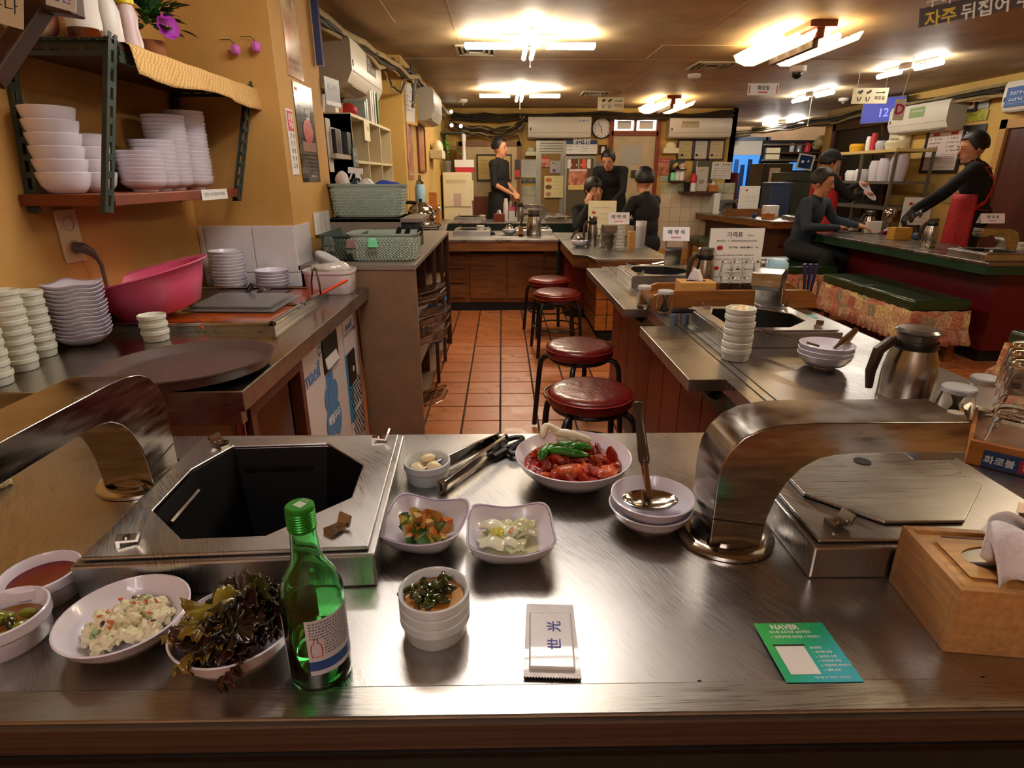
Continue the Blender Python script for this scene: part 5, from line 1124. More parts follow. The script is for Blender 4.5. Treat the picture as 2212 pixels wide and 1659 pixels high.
# wire grills in the cabinet side racks
def wire_grill(x, y, z, lab, ang):
    t = thing('wire_grill', lab, 'grill rack', (x, y, z), 0, 'wire grill grates stored in the cabinet side'); t.rotation_euler = (0, R(ang), random.uniform(-.1, .1)); m = M(); L_, W_ = .26, .2
    m.tube([(-L_/2, -W_/2, 0), (L_/2-.03, -W_/2, 0), (L_/2, -W_/2+.03, 0), (L_/2, W_/2-.03, 0), (L_/2-.03, W_/2, 0), (-L_/2, W_/2, 0)], .0028, 6, closed=True)
    for i in range(1, 9): m.tube([(-L_/2, -W_/2+W_*i/9, 0), (L_/2-.002, -W_/2+W_*i/9, 0)], .0018, 5)
    m.build('wires', chrome, t); return t
k = 0
w0 = None
NTH = ['uppermost', 'second highest', 'third highest', 'fourth highest', 'fifth highest', 'sixth highest', 'seventh highest', 'eighth highest', 'ninth highest', 'tenth highest', 'lowest pair upper', 'lowest pair lower']
for i, (z, y) in enumerate([(.655, 2.92), (.635, 2.93), (.615, 2.92), (.59, 2.95), (.54, 2.92), (.515, 2.95), (.49, 2.92), (.465, 2.93), (.43, 2.95), (.40, 2.92), (.125, 2.80), (.105, 2.82)]):
    lab = f'{NTH[i]} wire grill grate leaning out of the cabinet side'
    if w0 is None: w0 = wire_grill(-.42, y, z, lab, -14)
    else: o = dup(w0, (-.42+random.uniform(-.02, .02), y, z), None, lab); o.rotation_euler = (0, R(-14+random.uniform(-8, 8)), random.uniform(-.15, .15))
c = pz(930, 765, 0); t = thing('blue_bin', 'blue plastic bin on the aisle floor', 'bin', (c.x-.02, c.y+.17, 0)); tub(M(), .12, .17, .03, [(.78, 0), (.8, .005), (.98, .34), (1.05, .345), (1.05, .36), (.97, .36), (.78, .01), (0, .01)]).build('bin', bluep, t, smooth=50)
for i in range(3):
    c = py(951, 528+i*10, 4.6); t = thing('chrome_ring_rack', f'{["upper", "middle", "lower"][i]} round steel pan stored under the far counter edge', 'pan', c, 0, 'round pans under the far counter'); M().lathe([(.05, -.012), (.065, 0), (.068, .002), (.06, -.012)], 24).build('pan', chrome, t)
# metal counter beyond the cabinet, kettle, tray, blue bottle
cD, cc = counter('kettle_counter', 'narrow steel counter holding the kettle beyond the cabinet', [(-1.10, 4.32), (-.41, 4.32), (-.46, 5.12), (-1.10, 5.12)], .83, .02, steel2, .05, greymet, [(-1.08, 4.5), (-.62, 4.5), (-.62, 5.1), (-1.08, 5.1)], woodd)
p = pz(902, 490, .83); t = thing('kettle', 'round polished steel kettle with black handle', 'kettle', (-.60, 4.50, .832+.03))
M().lathe([(.0005, 0), (.085, 0), (.10, .02), (.102, .08), (.085, .12), (.04, .145), (.0005, .15)], 36).build('body', chrome, t, smooth=50); M().lathe([(.0005, .148), (.04, .146), (.035, .158), (.0005, .162)], 20).build('lid', chrome, t)
M().tube([(-.16, 0, .15), (-.08, 0, .155), (-.03, 0, .15)], .013, 10).build('handle', black, t); M().tube([(.08, -.02, .05), (.12, -.03, .09), (.14, -.035, .12)], .014, 10, scales=[1.3, 1, .8]).build('spout', chrome, t); M().cyl((0, 0, .16), .012, .02, 12).build('lid_knob', black, t)
t = thing('steel_tray', 'stack of pale steel trays under the kettle', 'tray', (-.60, 4.50, .832)); tub(M(), .14, .12, .02, [(.95, 0), (1, .004), (1.0, .012), (.97, .012), (.95, .008), (0, .008)]).build('tray', chrome, t); tub(M(), .14, .12, .02, [(.95, .013), (1, .017), (1.0, .028), (.97, .028), (.95, .02), (0, .02)]).build('tray', chrome, t)
c = py(912, 440, 5.0); t = thing('orange_board_box', 'orange wooden ledge box beside the blue bottle', 'box', (c.x+.04, 5.0, .832)); M().bb(-.12, .1, -.06, .06, 0, c.z-.832).bb(.02, .08, -.02, .05, c.z-.832, c.z-.832+.09).build('box', woodo, t, smooth=0, bevel=.004)
lathe_thing('blue_dispenser', 'light blue pump bottle on the orange ledge box', 'bottle', (c.x-.01, 4.99, c.z), [('body', [(.0005, 0), (.038, 0), (.042, .01), (.042, .12), (.034, .15), (.0005, .15)], lblue), ('cap', [(.03, .15), (.03, .175), (.012, .19), (.012, .22), (.0005, .222)], chrome)])
# ================================================================ ISLAND TABLEWARE
p = onT(1578, 775); cz = py(1590, 665, p.y).z; n7 = 7; st = (cz-T-.032)/6
stack(0, 0, 7, cupb, st, 'white_cup', 'white cup in the garlic topped stack', 'tall cup stack on the island', pos=V((p.x+.012, p.y, T)), z=T+.001, cat='cup')
t = thing('garlic_cloves', 'peeled garlic cloves in the top cup of the tall island stack', 'garlic', (p.x+.012, p.y, T+6*st+.012))
for i in range(6):
    a = i*1.05; m = M(); blob(m, (.018*cos(a)*(i > 0), .018*sin(a)*(i > 0), .014+.003*(i % 2)), .010, (1.3, .8, .8), jit=.08); m.build('clove', garl, t, sub=1)
p = onT(1778, 792); bw = lambda t: bowl_parts(t, .066, .036, .45)
stack(0, 0, 3, bw, .0125, 'white_bowl', 'white bowl under the dark spoon on the island', 'bowls with spoon on the island', pos=V((p.x, p.y, T)), z=T+.001)
q0 = V((p.x-.01, p.y+.02, T+.05))
t = thing('skimmer', 'long dark handled spoon lying across the island bowls', 'spoon', q0); q1 = py(1640, 713, 1.62)-q0
M().tube([V((0, 0, 0)), q1*.3, q1*.7, q1], .006, 8, scales=[.5, .6, 1, 1.2]).build('handle', brownh, t)
t = thing('ladle', 'steel spoon leaning out of the island bowls to the right', 'ladle', (p.x+.02, p.y, T+.045)); m = M(); m.tube([(0, 0, 0), (.03, .01, .02), (.06, .02, .05)], .009, 10, scales=[.7, 1.3, .7]).build('spoon', chrome, t)
def thermos(x, y, z, lab, r=.05, h=.2, hd=brownh):
    t = thing('thermos', lab, 'thermos jug', (x, y, z), 0, 'steel thermos jugs')
    M().lathe([(.0005, 0), (r*.98, 0), (r, .005), (r, h*.1), (r*.99, h*.105), (r, h*.12), (r*1.0, h*.4), (r*.9, h*.62), (r*.74, h*.76), (r*.72, h*.8), (.0005, h*.8)], 36).build('body', mat('thermos_steel', 'A8A29A', .26, 1, rvar=.06, vscale=40, stretch=(1, 1, .05)), t, smooth=40)
    M().lathe([(r*.78, h*.74), (r*.80, h*.76), (r*.80, h*.82), (r*.78, h*.84)], 32).build('collar', black, t)
    M().lathe([(.0005, h*.8), (r*.70, h*.82), (r*.74, h*.93), (r*.80, h*.945), (r*.82, h*.965), (r*.70, h*.995), (.0005, h)], 32).build('lid', mat('smoky_lid', '6E6660', .2, .6), t, smooth=30)
    M().tube([(-r*.75, 0, h*.8), (-r*1.1, -.004, h*.84), (-r*1.55, -.006, h*.72), (-r*1.7, -.006, h*.45), (-r*1.62, -.006, h*.22)], .0105, 10, scales=[.8, 1.1, 1.1, 1, .7]).build('handle', hd, t)
    return t
p = pz(1948, 868, T); ht = py(1960, 708, p.y).z-T; thermos(p.x, p.y, T, 'large brushed steel thermos jug with brown handle behind the hood', .052, ht)
# glasses, jars, tray on the right
gp = [(.0005, 0), (.024, 0), (.0265, .004)]+[(.0268+.00085*k+(.0007 if k % 2 else -.0003), .008+.0095*k) for k in range(8)]+[(.0335, .085), (.0325, .0855), (.0255, .022), (.0235, .012), (.0005, .011)]
flip = lambda pr, h: [(r_, h-z_) for r_, z_ in pr]
cry = M()
def glass(x, y, z, lab, grp='upturned glasses', k=1.0):
    t = thing('glass', lab, 'glass', (x, y, z), random.uniform(0, 3), grp); t.scale = (k,)*3
    M().lathe(flip(gp, .086), 20).build('glass', glassm, t, smooth=30)
    m = M(); m.box((0, -.0315, .035), (.014, .0006, .010)); m.box((0, -.0305, .05), (.010, .0006, .004)); m.build('print', ink, t, smooth=0, recalc=False); o = list(t.children)[-1]; return t
p = onT(2110, 1040); q = onT(2212, 1092); ang = math.atan2(q.y-p.y, q.x-p.x)
c_ = onT(2082, 1000); d_ = onT(2230, 1085)
ty = R(-40); t = thing('glass_tray', 'wooden tray with blue fire safety strip holding glasses at the right edge', 'tray', (c_.x, c_.y, T), ty)
M().bb(0, .30, 0, .008, .0, .045).build('front_rail', woodo, t, smooth=0, bevel=.002); M().bb(0, .008, .008, .30, .0, .014).build('side_rail', woodo, t, smooth=0, bevel=.002); M().bb(.008, .3, .008, .3, 0, .006).build('tray_base', woodm, t, smooth=0); M().bb(.3, .308, 0, .3, 0, .04).build('side_rail', woodo, t, smooth=0)
M().bb(.022, .26, -.0015, 0, .002, .032).build('blue_strip', navy, t, smooth=0); M().bb(.07, .105, -.0022, -.0015, .006, .028).build('red_patch', redpr, t, smooth=0)
text('화로불', .015, t, upT(.044, .016, -.0025), inkw, bold=.02, ext=.0001); text('불길', .015, t, upT(.0875, .017, -.003), inkw, bold=.02, ext=.0001); text('조심하세요', .012, t, upT(.15, .016, -.003), inkw, bold=.02, ext=.0001)
Tt = Matrix.Translation((c_.x, c_.y, T)) @ Matrix.Rotation(ty, 4, 'Z')
k = 0
for iy in range(3):
    for ix in range(3):
        for lv in range(2):
            g = Tt @ V((.05+ix*.07, .05+iy*.07, .0065+lv*.088)); nm_ = ['front', 'middle', 'rear'][iy]+' row, '+['first', 'second', 'third'][ix]+' from the left, '+['lower', 'upper'][lv]+' level'
            if iy == 0 or lv == 1: glass(g.x, g.y, g.z, 'upturned ribbed glass in tray, '+nm_)
def jar(x, y, z, lab, r=.032, h=.075, fill=None, k=1.0):
    t = thing('jar', lab, 'jar', (x, y, z), 0, 'small clear jars with pale lids'); t.scale = (k,)*3
    M().lathe([(.0005, 0), (r*.8, 0), (r, .01), (r*1.02, h*.5), (r*.85, h*.8), (r*.8, h*.86), (r*.76, h*.86), (r*.8, h*.78), (r*.95, h*.5), (r*.92, .012), (.0005, .006)], 24).build('glass', glassm, t, smooth=40)
    M().lathe([(r*.9, h*.84), (r*.95, h*.86), (r*.95, h*.97), (r*.88, h), (.0005, h)], 24).build('lid', milky, t, smooth=30)
    if fill: fill(t, r, h)
    return t
def picks(t, r, h):
    for i in range(16):
        a = i*2.4; M().tube([(r*.5*cos(a), r*.5*sin(a), .01), (-r*.4*cos(a+.5), -r*.4*sin(a+.5), h*.8)], .0016, 5).build('toothpick_sleeve', paper, t)
p = onT(2012, 900); jar(.90, 1.06, T, 'clear jar with pale lid just right of the large thermos', .032, .075, picks)
jar(.985, 1.10, T, 'clear jar with pale lid half hidden by the glasses', .03, .08)
# wooden divider with jars, tissue box and menu
dv = thing('divider_shelf', 'brown wooden divider shelf across the island holding jars and tissue', 'shelf', (.83, 2.20, T))
x0, x1 = px(1397, 655, .5).x, 1.17
m = M(); m.prism([(-.30, 0), (.34, 0), (.33, .05), (.30, .068), (-.22, .068), (-.27, .05)], -.01, .01, T=Matrix.Translation((0, -.075, 0)) @ UP).build('front_board', woodo if False else mat('divider_wood', '8A5426', .4, var=.3, vscale=6, stretch=(1, 1, 8)), dv, smooth=0, bevel=.002)
m = M(); m.prism([(-.30, 0), (.34, 0), (.33, .05), (.30, .068), (-.22, .068), (-.27, .05)], -.01, .01, T=Matrix.Translation((0, .085, 0)) @ UP).build('rear_board', MT['divider_wood'], dv, smooth=0, bevel=.002)
M().bb(-.28, .32, -.07, .08, .02, .035).build('shelf_board', MT['divider_wood'], dv, smooth=0)
ZD = T+.0355
def tissue_box(x, y, z, lab, m_=bamboo, w_=.12, d_=.09, h=.055, rz=0, tis=True):
    t = thing('tissue_box', lab, 'tissue box', (x, y, z), rz); M().box((0, 0, h/2), (w_, d_, h)).build('box', m_, t, smooth=0, bevel=.002); M().box((0, 0, h+.0005), (w_*.55, d_*.3, .001)).build('slot', blackm, t, smooth=0)
    if tis:
        def f(u, v): return V(((u-.5)*w_*.45*(1-.3*v), .012*sin(u*6+v*2), h-.006+.055*v*(1-.5*(2*u-1)**2*v)+.006*sin(u*9)*v))
        M().grid(f, 14, 8).build('tissue', tissuem, t, solid=.0008, smooth=80)
    return t
p = py(1480, 632, 2.13); tissue_box(.735, 2.20, ZD, 'small bamboo tissue box on the island divider shelf', w_=.13, rz=-.05)
jar(.585, 2.06, T, 'clear jar of wrapped picks on the island left of the small tissue box', .030, .08, picks); jar(.525, 2.13, T, 'clear pale lidded jar with red print at the island edge', .026, .085)
c = py(1587, 553, 2.42)
t = thing('menu_stand', 'white menu sheet in an acrylic stand on the island', 'menu', (c.x, 2.42, c.z)); mw = (py(1645, 553, 2.42)-py(1530, 553, 2.42)).x; mh = (py(1587, 497, 2.42)-py(1587, 615, 2.42)).z
M().box((0, 0, 0), (mw, .002, mh)).build('sheet', paper, t, smooth=0); M().box((0, .004, -.01), (mw+.004, .002, mh+.02)).build('acrylic_back', clearp, t, smooth=0); M().bb(-mw/2, mw/2, -.02, .05, -mh/2-.06, -mh/2-.055).build('acrylic_foot', clearp, t, smooth=0); M().bb(-mw/2, mw/2, .002, .006, -mh/2-.058, -mh/2).build('acrylic_stem', clearp, t, smooth=0)
text('가격표', .024, t, upT(-.01, mh*.38, -.0015), ink, bold=.01, ext=.0001); text('MENU', .010, t, upT(.055, mh*.37, -.0015), inkg, ext=.0001)
printed([('t', 0, mh*.28, mw*.75, .006, inkg), ('t', .015, mh*.16, mw*.4, .008, ink), ('t', .07, mh*.16, mw*.2, .006, inkg), ('e', -mw*.3, mh*.15, .026, .018, redpr), ('t', 0, mh*.02, mw*.7, .006, inkg), ('t', 0, -mh*.05, mw*.7, .006, inkg), ('e', -mw*.32, -mh*.22, .022, .016, redpr), ('t', .01, -mh*.2, mw*.4, .008, ink), ('t', .08, -mh*.2, mw*.2, .006, inkg), ('t', .01, -mh*.28, mw*.4, .006, inkg), ('t', 0, -mh*.38, mw*.7, .005, inkg)], t)
def reserved(xp, yp, Y, w_, h, lab, rz=0):
    c = py(xp, yp, Y); t = thing('reserved_card', lab, 'sign', (c.x, Y, c.z), rz, 'folded reserved table cards')
    m = M(); m.add([(-w_/2, 0, -h/2), (w_/2, 0, -h/2), (w_/2, .018, h/2), (-w_/2, .018, h/2), (-w_/2, .04, -h/2), (w_/2, .04, -h/2)], [(0, 1, 2, 3), (3, 2, 5, 4)]); m.build('card', mat('bright_card', 'F0EAEC', .5), t, smooth=0, solid=.0006)
    Tm = Matrix.Translation((0, .0085, 0)) @ Matrix.Rotation(pi/2-math.atan2(.018, h), 4, 'X')
    text('예 약 석', h*.40, t, Tm @ Matrix.Translation((0, h*.12, .0008)), ink, bold=.015, ext=.0001); text('RESERVED', h*.17, t, Tm @ Matrix.Translation((0, -h*.27, .0008)), inkr, bold=.02, ext=.0001)
    return t
reserved(1462, 506, 2.82, .125, .062, 'reserved card on the island hood nearest the menu stand', -.05)
stack(0, 0, 3, cupb, .026, 'white_cup', 'white cup in the stack beside menu stand', 'cup stack beside the menu stand', pos=V((.955, 2.75, T)), z=T+.001, cat='cup')
glp = []
for i in range(5):
    for lv in range(2):
        glass(.87+.045*i, 2.26 if lv == 0 else 2.265, ZD+lv*.062, f'upturned glass on the divider shelf, {["first", "second", "third", "fourth", "fifth"][i]} from the left, {["lower", "upper"][lv]} row', 'glasses on the divider shelf', .68)
thermos(.84, 2.42, T, 'small steel thermos jug behind the small tissue box', .04, .19)
c = onT(1675, 640, 0); lathe_thing('pump_bottle', 'white container with light blue top on the divider shelf', 'bottle', (1.06, 2.24, ZD), [('body', [(.0005, 0), (.034, 0), (.036, .006), (.036, .075), (.0005, .075)], whitep), ('top', [(.037, .073), (.037, .115), (.026, .13), (.0005, .13)], lblue)])
t = thing('chopstick_holder', 'dark holder of steel chopsticks beside the menu stand', 'cutlery holder', (1.13, 2.62, T)); M().bb(-.04, .04, -.04, .04, 0, .12).build('holder', mat('smoked_plastic', '4A443E', .3), t, smooth=0, bevel=.004)
for i in range(9): M().tube([(-.03+.007*i, 0, .06), (-.035+.008*i, .0, .19+.01*(i % 3))], .0022, 5).build('chopstick', chrome, t)
t = thing('utensil_jar', 'clear jar with dark purple handled cutters at the divider end', 'jar', (1.16, 2.18, T+.0)); M().lathe([(.0005, 0), (.032, 0), (.036, .09), (.034, .09), (.030, .006), (.0005, .005)], 24).build('glass', glassm, t); pur = mat('purple_handle', '2A2448', .35)
for i in range(3): M().tube([(-.01+.01*i, 0, .02), (-.02+.018*i, 0, .11), (-.028+.022*i, 0, .155)], .006, 8, scales=[.5, 1.1, 1.2]).build('handle', pur, t)
t = thing('scissors', 'black handled scissors resting on grey cups by the near island grill', 'scissors', onT(1455, 700)+V((0, 0, .0))); 
for sx_ in (0, .035): M().cyl((sx_, 0, 0), .014, .035, 16).build('grey_cup', mat('grey_blue_plastic', '5A6470', .35), t)
M().tube([(-.01, 0, .041), (.03, .0, .045), (.07, 0, .043)], .008, 8, scales=[.6, 1.2, .6]).build('handle', black, t)
q = onT(1750, 684); t = thing('review_card', 'small green card with coins at the far right of the island', 'card', (q.x-.02, q.y, T+.001)); M().box((0, 0, 0), (.07, .05, .001)).build('card', gm, t, smooth=0); M().cyl((-.01, .03, 0), .012, .004, 14).cyl((.015, .035, 0), .012, .003, 14).build('coins', chrome, t)
t = thing('tongs', 'steel tongs lying by the farther island grill', 'tongs', onT(1420, 578)+V((-.03, 0, .0)))
M().tube([(-.10, 0, .012), (.0, .0, .014), (.10, .01, .012)], .006, 8).build('arm', chrome, t); M().tube([(-.10, 0, .012), (.0, .02, .014), (.09, .035, .03)], .006, 8).build('arm', chrome, t); M().tube([(-.12, 0, .012), (-.09, 0, .014)], .012, 8).build('grip', black, t)
# ================================================================ MIDDLE ISLAND COUNTER ITEMS
Z2 = ZB+.001
def at2(x, y, z=Z2): return pz(x, y, z)
grill(.93, 4.95, 0, 'low octagonal grill on the middle island counter', zt=ZB)
hood(.80, 4.55, -pi/2, 'steel hood on the middle island beside the white cup tower', L=-.1, wd=.09, z=ZB)
reserved(1337, 472, 4.395, .155, .083, 'reserved card above the white cup tower on the middle island', -.05)
p = at2(1337, 541); stack(0, 0, 8, cupb, .0235, 'white_cup', 'white cup in the tower under reserved card', 'white cup tower on the middle island', pos=V((p.x, p.y, ZB)), z=Z2, cat='cup')
p = at2(1252, 533); stack(0, 0, 2, bw, .012, 'white_bowl', 'white bowl with ladle at the middle island corner', 'ladle bowls on the middle island', pos=V((p.x, p.y, ZB)), z=Z2)
t = thing('ladle', 'round steel ladle upturned over the middle island bowls', 'ladle', (p.x-.005, p.y, ZB+.055)); M().lathe([(.0005, .035), (.02, .03), (.035, .015), (.04, 0), (.037, 0), (.0005, .03)], 20).build('scoop', chrome, t); M().tube([(0, -.03, .02), (0, -.045, .0)], .006, 6).build('handle', brownh, t)
M().tube([(-.06, .05, .0), (-.03, .05, .05), (.0, .05, .065)], .008, 8).build('long_handle', brownh, t)
p = at2(1276, 528); thermos(.70, 4.62, ZB, 'tall steel thermos jug on the middle island', .04, .235)
tissue_box(.985, 4.52, ZB, 'small bamboo box right of the white cup tower', w_=.05, d_=.05, h=.13, tis=False)
t = thing('portrait_cup', 'clear tumbler with a printed portrait wrapper on the middle island', 'cup', (1.07, 4.6, ZB)); M().lathe([(.0005, 0), (.035, 0), (.04, .17), (.037, .17), (.0005, .01)], 20).build('tumbler', milky, t); M().lathe([(.0005, .1), (.036, .1), (.042, .2), (.038, .2)], 20).build('paper_wrap', paper, t)
board('menu_sheet', 'pale menu sheet standing behind the middle island hood', 'menu', (.93, 5.6, ZB+.16), .26, .3, paperw, [('t', 0, .3, .6, .03, inkg), ('e', -.3, .15, .14, .08, redpr), ('t', .1, .12, .4, .03, inkg), ('t', .1, -.05, .5, .03, inkg)])
for i in range(3): glass(.80+.06*i, 5.35, ZB+.001, f'upturned glass behind the middle island hood, {["first", "second", "third"][i]} from the left', 'glasses on the middle island')
# ================================================================ CLOSING COUNTER ITEMS
def g2(x, y, rz, lab): t = grill(x, y, rz, lab, zt=ZB); return t
grill(-.28, 5.70, 0, 'grill on the counter closing the aisle, left of the white cup', zt=ZB)
p = at2(1038, 508); stack(0, 0, 3, cupb, .028, 'white_cup', 'white cup on the aisle end counter stack', 'cups on the aisle end counter', pos=V((p.x, p.y, ZB)), z=Z2, cat='cup')
p = at2(1100, 507); stack(0, 0, 2, bw, .014, 'white_bowl', 'white bowl at the middle of the aisle end counter', 'bowls on the aisle end counter', pos=V((p.x, p.y, ZB)), z=Z2)
t = thing('ladle', 'round steel ladle upturned on the aisle end bowls', 'ladle', (p.x, p.y, ZB+.06)); M().lathe([(.0005, .035), (.02, .03), (.035, .015), (.04, 0), (.0005, .03)], 20).build('scoop', chrome, t)
p = at2(1153, 508); thermos(p.x, p.y+.02, ZB, 'wide steel thermos jug on the aisle end counter', .07, .23)
t = thing('wood_block', 'small brown wooden block on the aisle end counter', 'block', at2(1125, 509)); M().bb(-.02, .02, -.02, .02, 0, .08).bb(-.045, .045, -.02, .02, 0, .012).build('block', woodm, t, smooth=0)
t = thing('black_cloth', 'crumpled black cloth on the aisle end counter', 'cloth', at2(1060, 508)+V((0, 0, .015))); m = M(); blob(m, (0, 0, 0), .05, (1.4, .6, .3), jit=.3); m.build('cloth', blackcl, t, sub=1)
grill(.30, 5.78, 0, 'grill with wooden rim near the seated woman', zt=ZB)
# rear counter items
p = pz(1078, 480, .691); tissue_box(p.x, p.y+.07, .691, 'red brown napkin box on the rear counter', woodr, .13, .1, .09)
p = pz(1093, 479, .691); lathe_thing('white_bottle', 'tall white bottle on the rear counter beside the napkin box', 'bottle', (p.x, p.y+.08, .691), [('body', [(.0005, 0), (.03, 0), (.03, .2), (.02, .24), (.02, .26), (.0005, .26)], whitep)])
t = thing('condiment_caddy', 'pink and white condiment caddy on the rear counter', 'caddy', pz(1105, 479, .691)+V((.02, .1, 0))); M().bb(-.05, .05, -.03, .03, 0, .12).build('white_box', whitep, t, smooth=0); M().bb(-.05, .05, -.03, .03, .12, .17).build('pink_band', pinkp, t, smooth=0); M().cyl((0, 0, .17), .045, .06, 16).build('steel_cup', chrome, t)
p = pz(1125, 479, .691); thermos(p.x, p.y+.08, .691, 'slim steel thermos on the rear counter', .035, .22)
p = pz(1042, 479, .691); stack(0, 0, 2, cupb, .04, 'white_cup', 'white cup in the rear counter stack', 'cups on the rear counter', pos=V((p.x, p.y+.08, .691)), z=.691, cat='cup')
hood(.52, 7.42, pi, 'brown dark hood on the rear counter behind the thermos', z=.69)
grill(-.40, 7.32, 0, 'square grill on the rear counter by the water dispenser', zt=.69)
t = thing('grill_rack', 'pile of used grill plates on the rear counter', 'grill rack', (.68, 7.3, .691)); m = M(); m.lathe([(.0005, .02), (.12, .02), (.15, .05), (.0005, .09)], 24).build('plate', chrome, t)
# ================================================================ BACK WALL
def wr(x0, y0, x1, y1, Y):
    a = py(x0, y0, Y); b = py(x1, y1, Y); return (a.x+b.x)/2, (a.z+b.z)/2, b.x-a.x, a.z-b.z
def wboard(name, lab, cat, r, Y, base, items=(), **k):
    x, z, w_, h = wr(*r, Y); return board(name, lab, cat, (x, Y, z), w_, h, base, items, **k)
YW = YB-.006
def aircon(lab, c, L_, h, d, rz, notice=None, cols=None):
    t = thing('air_conditioner', lab, 'air conditioner', c, rz, 'white wall air conditioners'); m = M()
    pr = [(0, -h/2), (-d*.55, -h/2), (-d*.85, -h*.42), (-d, -h*.2), (-d, h*.35), (-d*.93, h/2), (0, h/2)]
    n = len(pr); m.add([(-L_/2, y, z) for y, z in pr]+[(L_/2, y, z) for y, z in pr], [(i, (i+1) % n, n+(i+1) % n, n+i) for i in range(n)]).m(1)
    m.add([(-L_/2, y, z) for y, z in pr], [tuple(range(n))]).add([(L_/2, y, z) for y, z in pr], [tuple(range(n))]); m.build('casing', [acm, acs], t, smooth=40, bevel=.004)
    M().box((0, -d*1.0, -h*.2), (L_*.96, .004, .004)).build('panel_seam', acs, t, smooth=0); M().box((0, -d*.7, -h*.475), (L_*.8, d*.35, .006), rx=-.2).build('louver', acs, t, smooth=0)
    M().box((-L_*.46, -d-.001, -h*.05), (.018, .003, .035)).build('badge', ink, t, smooth=0)
    if notice: printed([(k, x*L_, z*h, a*L_, b*h, mt) for k, x, z, a, b, mt in notice], t, -d-.001)
    return t
x, z, w_, h = wr(1141, 252, 1276, 300, 8.8); aircon('air conditioner on the back wall left of the round clock', (x, YW, z), w_, h, .2, 0, [('r', .38, .32, .18, .16, mat('pale_notice', 'D8E0DA', .5)), ('t', .38, .32, .15, .09, inkb), ('t', .34, -.02, .06, .03, inkg)])
x, z, w_, h = wr(1448, 255, 1578, 299, 8.8); aircon('air conditioner on the back wall right of the wooden door', (x, YW, z), w_, h, .2, 0, [('r', -.17, .2, .28, .34, mat('beige_notice', 'B0A27A', .5)), ('t', -.17, .27, .24, .06, ink), ('t', -.17, .12, .24, .08, inkw)])
# clock
x, z, w_, h = wr(1279, 254, 1320, 299, YW-.03); t = thing('wall_clock', 'round white wall clock with black rim on the back wall', 'clock', (x, YW-.005, z)); r_ = w_/2
RX = Matrix.Rotation(pi/2, 4, 'X')
M().lathe([(r_*.9, 0), (r_, .005), (r_, .03), (r_*.94, .036), (r_*.9, .03)], 40, T=RX).build('rim', black, t); M().lathe([(.0005, .02), (r_*.91, .02)], 40, T=RX).build('dial', whitep, t, smooth=0)
m = M()
for k in range(12): m.box((sin(k*pi/6)*r_*.76, -.021, cos(k*pi/6)*r_*.76), (.006, .001, .018), ry=k*pi/6)
m.build('hour_marks', ink, t, smooth=0)
for a, L_, w2_ in ((R(-35), .1, .006), (R(175), .07, .008)): M().box((sin(a)*L_/2, -.024, cos(a)*L_/2), (w2_, .002, L_), ry=a).build('hand', ink, t, smooth=0)
wboard('framed_picture', 'small black framed picture of a white bell shape under the clock', 'picture', (1295, 313, 1310, 334), YW-.01, ink, [('e', 0, .1, .5, .5, inkw), ('r', 0, -.15, .55, .4, inkw)])
# blue banner menu
b = wboard('menu_banner', 'price menu banner with blue heading hanging over the fridge', 'menu', (1217, 303, 1289, 336), YW-.2, paper, [('r', 0, .37, 1, .27, navy), ('r', 0, -.45, 1, .1, ink)]+[('t', -.3, .1-.22*i, .22, .09, ink) for i in range(2)]+[('t', -.08, .1-.22*i, .12, .07, inkg) for i in range(2)]+[('t', .14, .12-.16*i, .2, .07, ink) for i in range(3)]+[('t', .38, .12-.16*i, .12, .06, inkg) for i in range(3)])
text('광안대창', .07, b, upT(.02, .082, -.006), inkw, bold=.02, ext=.0003)
# door with transom
x, z, w_, h = wr(1322, 252, 1412, 400, YW); dz = 2.0
t = struct(thing('door_1', 'wooden framed back door with two transom panes and mirror', 'door', (x, YW, 0)), 'wooden framed back door with two transom panes and mirror'); 
for sx_ in (-1, 1): M().bb(sx_*w_/2-.03, sx_*w_/2+.03, -.05, 0, 0, 2.03).build('door_frame', woodr, t, smooth=0, bevel=.003)
M().bb(-w_/2, w_/2, -.05, 0, 1.96, 2.03).build('door_frame', woodr, t, smooth=0); M().bb(-w_/2, w_/2, -.05, 0, 1.74, 1.80).build('door_frame', woodr, t, smooth=0); M().bb(-.015, .015, -.045, 0, 1.80, 1.96).build('mullion', woodr, t, smooth=0)
lit = mat('lit_window_paper', 'F4F0EA', .5, emit=1.1, ecol=(1, .97, .95))
for sx_ in (-1, 1): 
    M().bb(min(sx_*.02, sx_*(w_/2-.035)), max(sx_*.02, sx_*(w_/2-.035)), -.02, -.01, 1.81, 1.95).build('pane', lit, t, smooth=0)
    M().bb(min(sx_*.06, sx_*(w_/2-.08)), max(sx_*.06, sx_*(w_/2-.08)), -.022, -.02, 1.83, 1.935).build('transom_paper', paper, t, smooth=0)
M().bb(-w_/2+.03, w_/2-.03, -.03, -.005, .02, 1.74).build('door_leaf', mat('beige_door', 'B7A888', .6, var=.1), t, smooth=0)
M().bb(-.18, .12, -.034, -.03, 1.35, 1.62).build('posted_notice', mat('grey_notice', 'A6A6A0', .6), t, smooth=0); M().bb(-.02, w_/2-.05, -.06, -.03, 1.18, 1.28).build('vent_grille', mat('dark_louver', '3A342C', .4), t, smooth=0); M().cyl((-w_/2+.07, -.05, 1.05), .02, .03, 12).build('door_handle', chrome, t)
